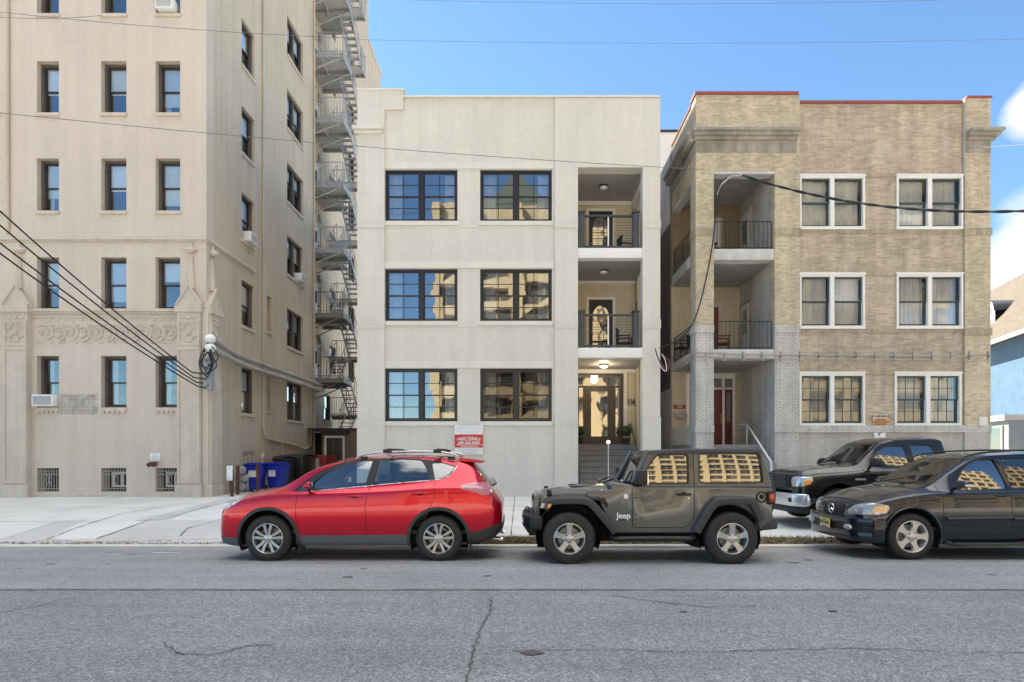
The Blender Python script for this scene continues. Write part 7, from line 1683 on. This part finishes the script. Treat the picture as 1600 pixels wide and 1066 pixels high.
    seam(bvh, P([(1116,330),(1122,480),(1130,632)], 0), 'door_gap', t, M['gap']); seam(bvh, P([(1524,355),(1530,480),(1530,630)], 0), 'door_gap', t, M['gap']); seam(bvh, P([(1130,632),(1530,628)], 0), 'door_gap', t, M['gap'])
    for (a, b) in ((1140, 1526), (1536, 1990)):
        for s in (-1, 1):
            m = MB(); p = on_side(bvh, poly_sub(P([(a,532),(b,525)], 0), False, .1), s, .008); m.tube(p, .022, 8); m.build('side_moulding', M['paint_navy'], t, smooth=60); m = MB(); m.tube([q+Vector((0, s*.012, .022)) for q in p], .004, 5); m.build('chrome_strip', M['chrome'], t)
    x0, z0 = cv(1438, 392, 0); x1, _ = cv(1515, 392, 0); handle(t, bvh, x0, x1, z0, 'trim_black'); handle(t, bvh, 2.4, 2.58, z0, 'trim_black')
    for s in (-1, 1):
        x, z = cv(1190, 345, 0); mo = mirror(t, x-.02, s*.90, z-.01, s, 'paint_navy', .22, .135); m = MB(); m.box(x+.0, x+.14, s*1.115, s*1.125, z+.03, z+.06); m.build('mirror_lamp', M['lens_white'], mo)
        m = MB(); m.tube(smooth_path([Vector((x_, s*.62, z_)) for x_, z_ in ((.98, 1.56), (1.08, 1.64), (1.5, 1.71), (2.4, 1.745), (3.1, 1.725), (3.3, 1.66))], 4), .017, 8); m.build('roof_rail', M['trim_black'], t, smooth=60)
        m = MB(); m.box(.62, 2.30, s*.80, s*.95, .235, .275); m.tube([(.5, s*.75, .33), (.62, s*.9, .25), (.75, s*.93, .25)], .03, 8); m.build('running_board', M['trim_dark'], t, bevel=.012)
        m = MB(); m.box(3.60, 3.76, s*.62, s*.86, .8, 1.1); m.build('taillight', M['lens_red'], t, bevel=.02)
    for q in ([(.22, -.3, 1.175), (.42, -.62, 1.24)], [(.20, .35, 1.175), (.42, -.05, 1.26)]): m = MB(); m.tube(q, .011, 6); m.build('wiper', M['trim_black'], t)
    m = MB(); m.tube([(-.70, -.40, .885), (-.45, -.50, .965), (.15, -.66, 1.10)], .004, 5); m.tube([(-.70, .40, .885), (-.45, .50, .965), (.15, .66, 1.10)], .004, 5); m.build('bonnet_gap', M['gap'], t)
    m = MB(); m.box(-.5, 3.5, -.7, .7, .27, .45); m.build('underbody', M['gap'], t); m = MB(); m.box(.25, .6, -.7, .7, .75, 1.09); m.build('dashboard', M['dash'], t, bevel=.05); m = MB(); m.box(.2, 3.5, -.8, .8, .45, .5); m.build('cabin_floor', M['dash'], t)
    seats(t, (.95,), -.36, .60, 'seat', .5, .62); seats(t, (.95,), .36, .60, 'seat', .5, .62); seats(t, (1.9,), 0, .60, 'seat', 1.25); steering(t, .76, -.36, 1.08)
M['lens_amber2'] = plain('pale_amber_lamp_lens', (.80, .48, .22), .15, coat=1); M['plate_pale'] = plain('plate_pale', (.70, .72, .50), .4)
navy_suv()

def pickup():
    D0 = 12.4; cv, Xa = zconv(1180, 670, 1600/420, D0, 500); W = 1.0
    Xa = 6.87
    t = thing('pickup_truck', 'black pickup truck with chrome bumper parked on the pavement behind the navy SUV', 'truck', (Xa, D0+W, .11), 0); local(t)
    cv, _ = zconv(1180, 670, 1600/420, D0, (Xa*FPX/D0+VX-1180)*1600/420); g0 = .11
    P = lambda L, d=.16: [(cv(x, y, d)[0], cv(x, y, d)[1]-g0) for x, y in L]; side = lambda f: abs(f.normal.y) > .35
    T = dict(w=[(-.90, .70), (-.87, .82), (-.75, .92), (-.5, .975), (0, 1.0), (4.6, 1.0), (4.72, .98)],
             zb=[(-.90, .62), (-.7, .45), (0, .42), (4.72, .5)], zm=[(-.90, .72), (4.72, .85)],
             zt=[(-.90, .95), (-.8, 1.03), (-.5, 1.09), (.3, 1.16), (.6, 1.20), (2.5, 1.24), (2.56, 1.27), (4.72, 1.29)],
             wr=[(-.90, .60), (-.5, .72), (0, .78), (.4, .80), (.8, .72), (1.2, .66), (2.35, .65), (2.52, .72), (2.58, .86), (4.72, .86)],
             zr=[(-.90, 1.01), (-.84, 1.10), (-.5, 1.20), (0, 1.25), (.38, 1.28), (.75, 1.55), (1.1, 1.81), (1.4, 1.87), (2.2, 1.88), (2.40, 1.84), (2.52, 1.40), (2.57, 1.285), (4.72, 1.30)],
             zc=[(-.90, 1.03), (-.84, 1.12), (-.5, 1.22), (0, 1.275), (.33, 1.31), (.7, 1.58), (1.05, 1.85), (1.35, 1.92), (2.2, 1.935), (2.40, 1.90), (2.52, 1.42), (2.57, 1.20), (4.72, 1.20)])
    bm = loft(T, -.90, 4.72, .055); bvh = bvh_of(bm)
    for p in (P([(712,178),(738,138),(800,106),(900,102),(908,214),(800,224)]), P([(942,100),(1062,100),(1078,136),(1082,215),(950,215)])):
        pr = roundpoly(p, .03, 2); ring = take(bm, cut(bm, grow(pr, .02), 'y', lambda f: side(f) and f.calc_center_median().z > 1.15)); gl = take(ring, cut(ring, pr, 'y')); split_sides(ring, 'window_seal', 'trim_black', t, -.003); split_sides(gl, 'side_window', 'glass_tint2', t, -.008)
    ws = cut(bm, [(-.74, 1.31), (.74, 1.31), (.61, 1.80), (-.61, 1.80)], 'x', lambda f: f.normal.x < -.2 and .1 < f.calc_center_median().x < 1.5 and f.calc_center_median().z > 1.2); bmobj('windscreen', shift(take(bm, ws), -.004), M['glass_car'], t)
    rw = cut(bm, [(-.6, 1.4), (.6, 1.4), (.55, 1.78), (-.55, 1.78)], 'x', lambda f: f.normal.x > .3 and 2.1 < f.calc_center_median().x < 2.6); bmobj('rear_window', shift(take(bm, rw), -.004), M['glass_tint'], t)
    for x in (0, 3.57):
        fs = cut(bm, circ(x, .42, .50, 28), 'y', lambda f: f.calc_center_median().z < 1.0); bmesh.ops.delete(bm, geom=[f for f in fs if abs(f.calc_center_median().y) > .5], context='FACES')
        for s in (-1, 1): arch_liner(t, x, .42, .502, s*(W-.03), s*(W-.36)); wheel(t, x, s*(W-.03), .40, .25, 'five', s, .26)
    fsel = lambda f: (f.normal.x < -.12 or side(f)) and f.calc_center_median().x < -.3
    for s in (-1, 1):
        hl = [(.62, .83), (.60, 1.03), (.8, 1.05), (.945, 1.04), (.955, .98), (.95, .90), (.9, .84)]
        g = take(bm, cut(bm, [(s*y, z) for y, z in hl], 'x', lambda f: fsel(f) and f.calc_center_median().y*s > .2)); amb = take(g, cut(g, [(s*y, z) for y, z in ((.915, .83), (.90, .93), (.93, .98), (1.0, .92), (1.0, .83))], 'x')); o = bmobj('headlight', shift(g, .006), M['reflector'], t, solid=.01); bmobj('amber_lens', shift(amb, .008), M['lens_amber'], o)
    gm_ = MB(); gm_.prism([(-.99, -.58), (-.99, .58), (-.88, .66), (-.80, .66), (-.80, -.66), (-.88, -.66)], .80, 1.10, 'z'); go = gm_.build('grille', M['trim_black'], t, bevel=.02)
    for k in range(5): m = MB(); z = .83+k*.055; m.tube([(-.995, -.56, z), (-.995, .56, z)], .012, 5); m.build('grille_bar', M['trim_dark'], go)
    m = MB(); m.prism([(-1.0, -.035), (-1.0, .035), (-.97, .035), (-.97, -.035)], .80, 1.10, 'z'); m.prism([(-1.0, -.57), (-1.0, .57), (-.97, .57), (-.97, -.57)], .93, .98, 'z'); m.build('grille_cross', M['trim_black'], go, bevel=.006)
    pr = [(-1.02+.06*(abs(i)/12)**2+.22*max(0, abs(i)/12-.72)/.28*max(0, abs(i)/12-.72)/.28, i/12*.985) for i in range(-12, 13)]
    m = MB(); m.prism(pr+[(x+.16, y*.93) for x, y in reversed(pr)], .40, .68, 'z'); fb = m.build('front_bumper', M['chrome_soft'], t, bevel=.035, seg=3)
    m = MB(); m.prism([(x+.03, y*.96) for x, y in pr]+[(x+.2, y*.88) for x, y in reversed(pr)], .26, .40, 'z'); m.build('front_apron', M['trim_black'], t, bevel=.02)
    for s in (-1, 1): m = MB(); m.box(-.99, -.93, s*.70-.09, s*.70+.09, .49, .59); m.build('fog_lamp', M['trim_black'], fb, bevel=.01)
    for nm, poly in (('door', P([(655,262),(655,420),(925,420),(925,240),(930,92),(880,84),(790,92),(720,140)], .02)), ('rear_door', P([(925,420),(1090,420),(1090,240),(1078,92),(940,88),(928,240)], .02))): split_sides(take(bm, cut(bm, poly, 'y', lambda f: side(f) and f.calc_center_median().z > .5)), nm, 'paint_black', t, 0)
    bmobj('body', bm, M['paint_black'], t)
    seam(bvh, P([(655,240),(655,420)], 0), 'door_gap', t, M['gap']); seam(bvh, P([(925,230),(925,420)], 0), 'door_gap', t, M['gap'])
    for s in (-1, 1): mo = mirror(t, .62, s*.98, 1.27, s, 'trim_black', .28, .19)
    m = MB(); xx = .32; m.box(xx, xx+.22, -1.006, -.99, .98, 1.02); m.build('badge', M['galv'], t)
    for q in ([(.30, -.3, 1.33), (.5, -.68, 1.42)], [(.28, .4, 1.33), (.5, 0, 1.45)]): m = MB(); m.tube(q, .012, 6); m.build('wiper', M['trim_black'], t)
    m = MB(); m.box(2.5, 4.66, -.82, .82, 1.19, 1.21) if False else m.box(-.6, 4.6, -.7, .7, .38, .6); m.build('underbody', M['gap'], t); m = MB(); m.box(.4, .8, -.8, .8, .9, 1.26); m.build('dashboard', M['dash'], t, bevel=.05)
    seats(t, (1.05,), -.4, .85, 'seat', .55, .62); seats(t, (1.05,), .4, .85, 'seat', .55, .62); steering(t, .92, -.4, 1.25)
    # bonnet ribs
    for s in (-1, 1): m = MB(); m.tube([(-.75, s*.45, 1.135), (-.4, s*.48, 1.215), (.25, s*.55, 1.27)], .012, 6); m.build('bonnet_rib', M['paint_black'], t, smooth=50)
M['chrome_soft'] = plain('brushed_chrome', (.70, .71, .73), .3, metal=.75, var=.08)
pickup()
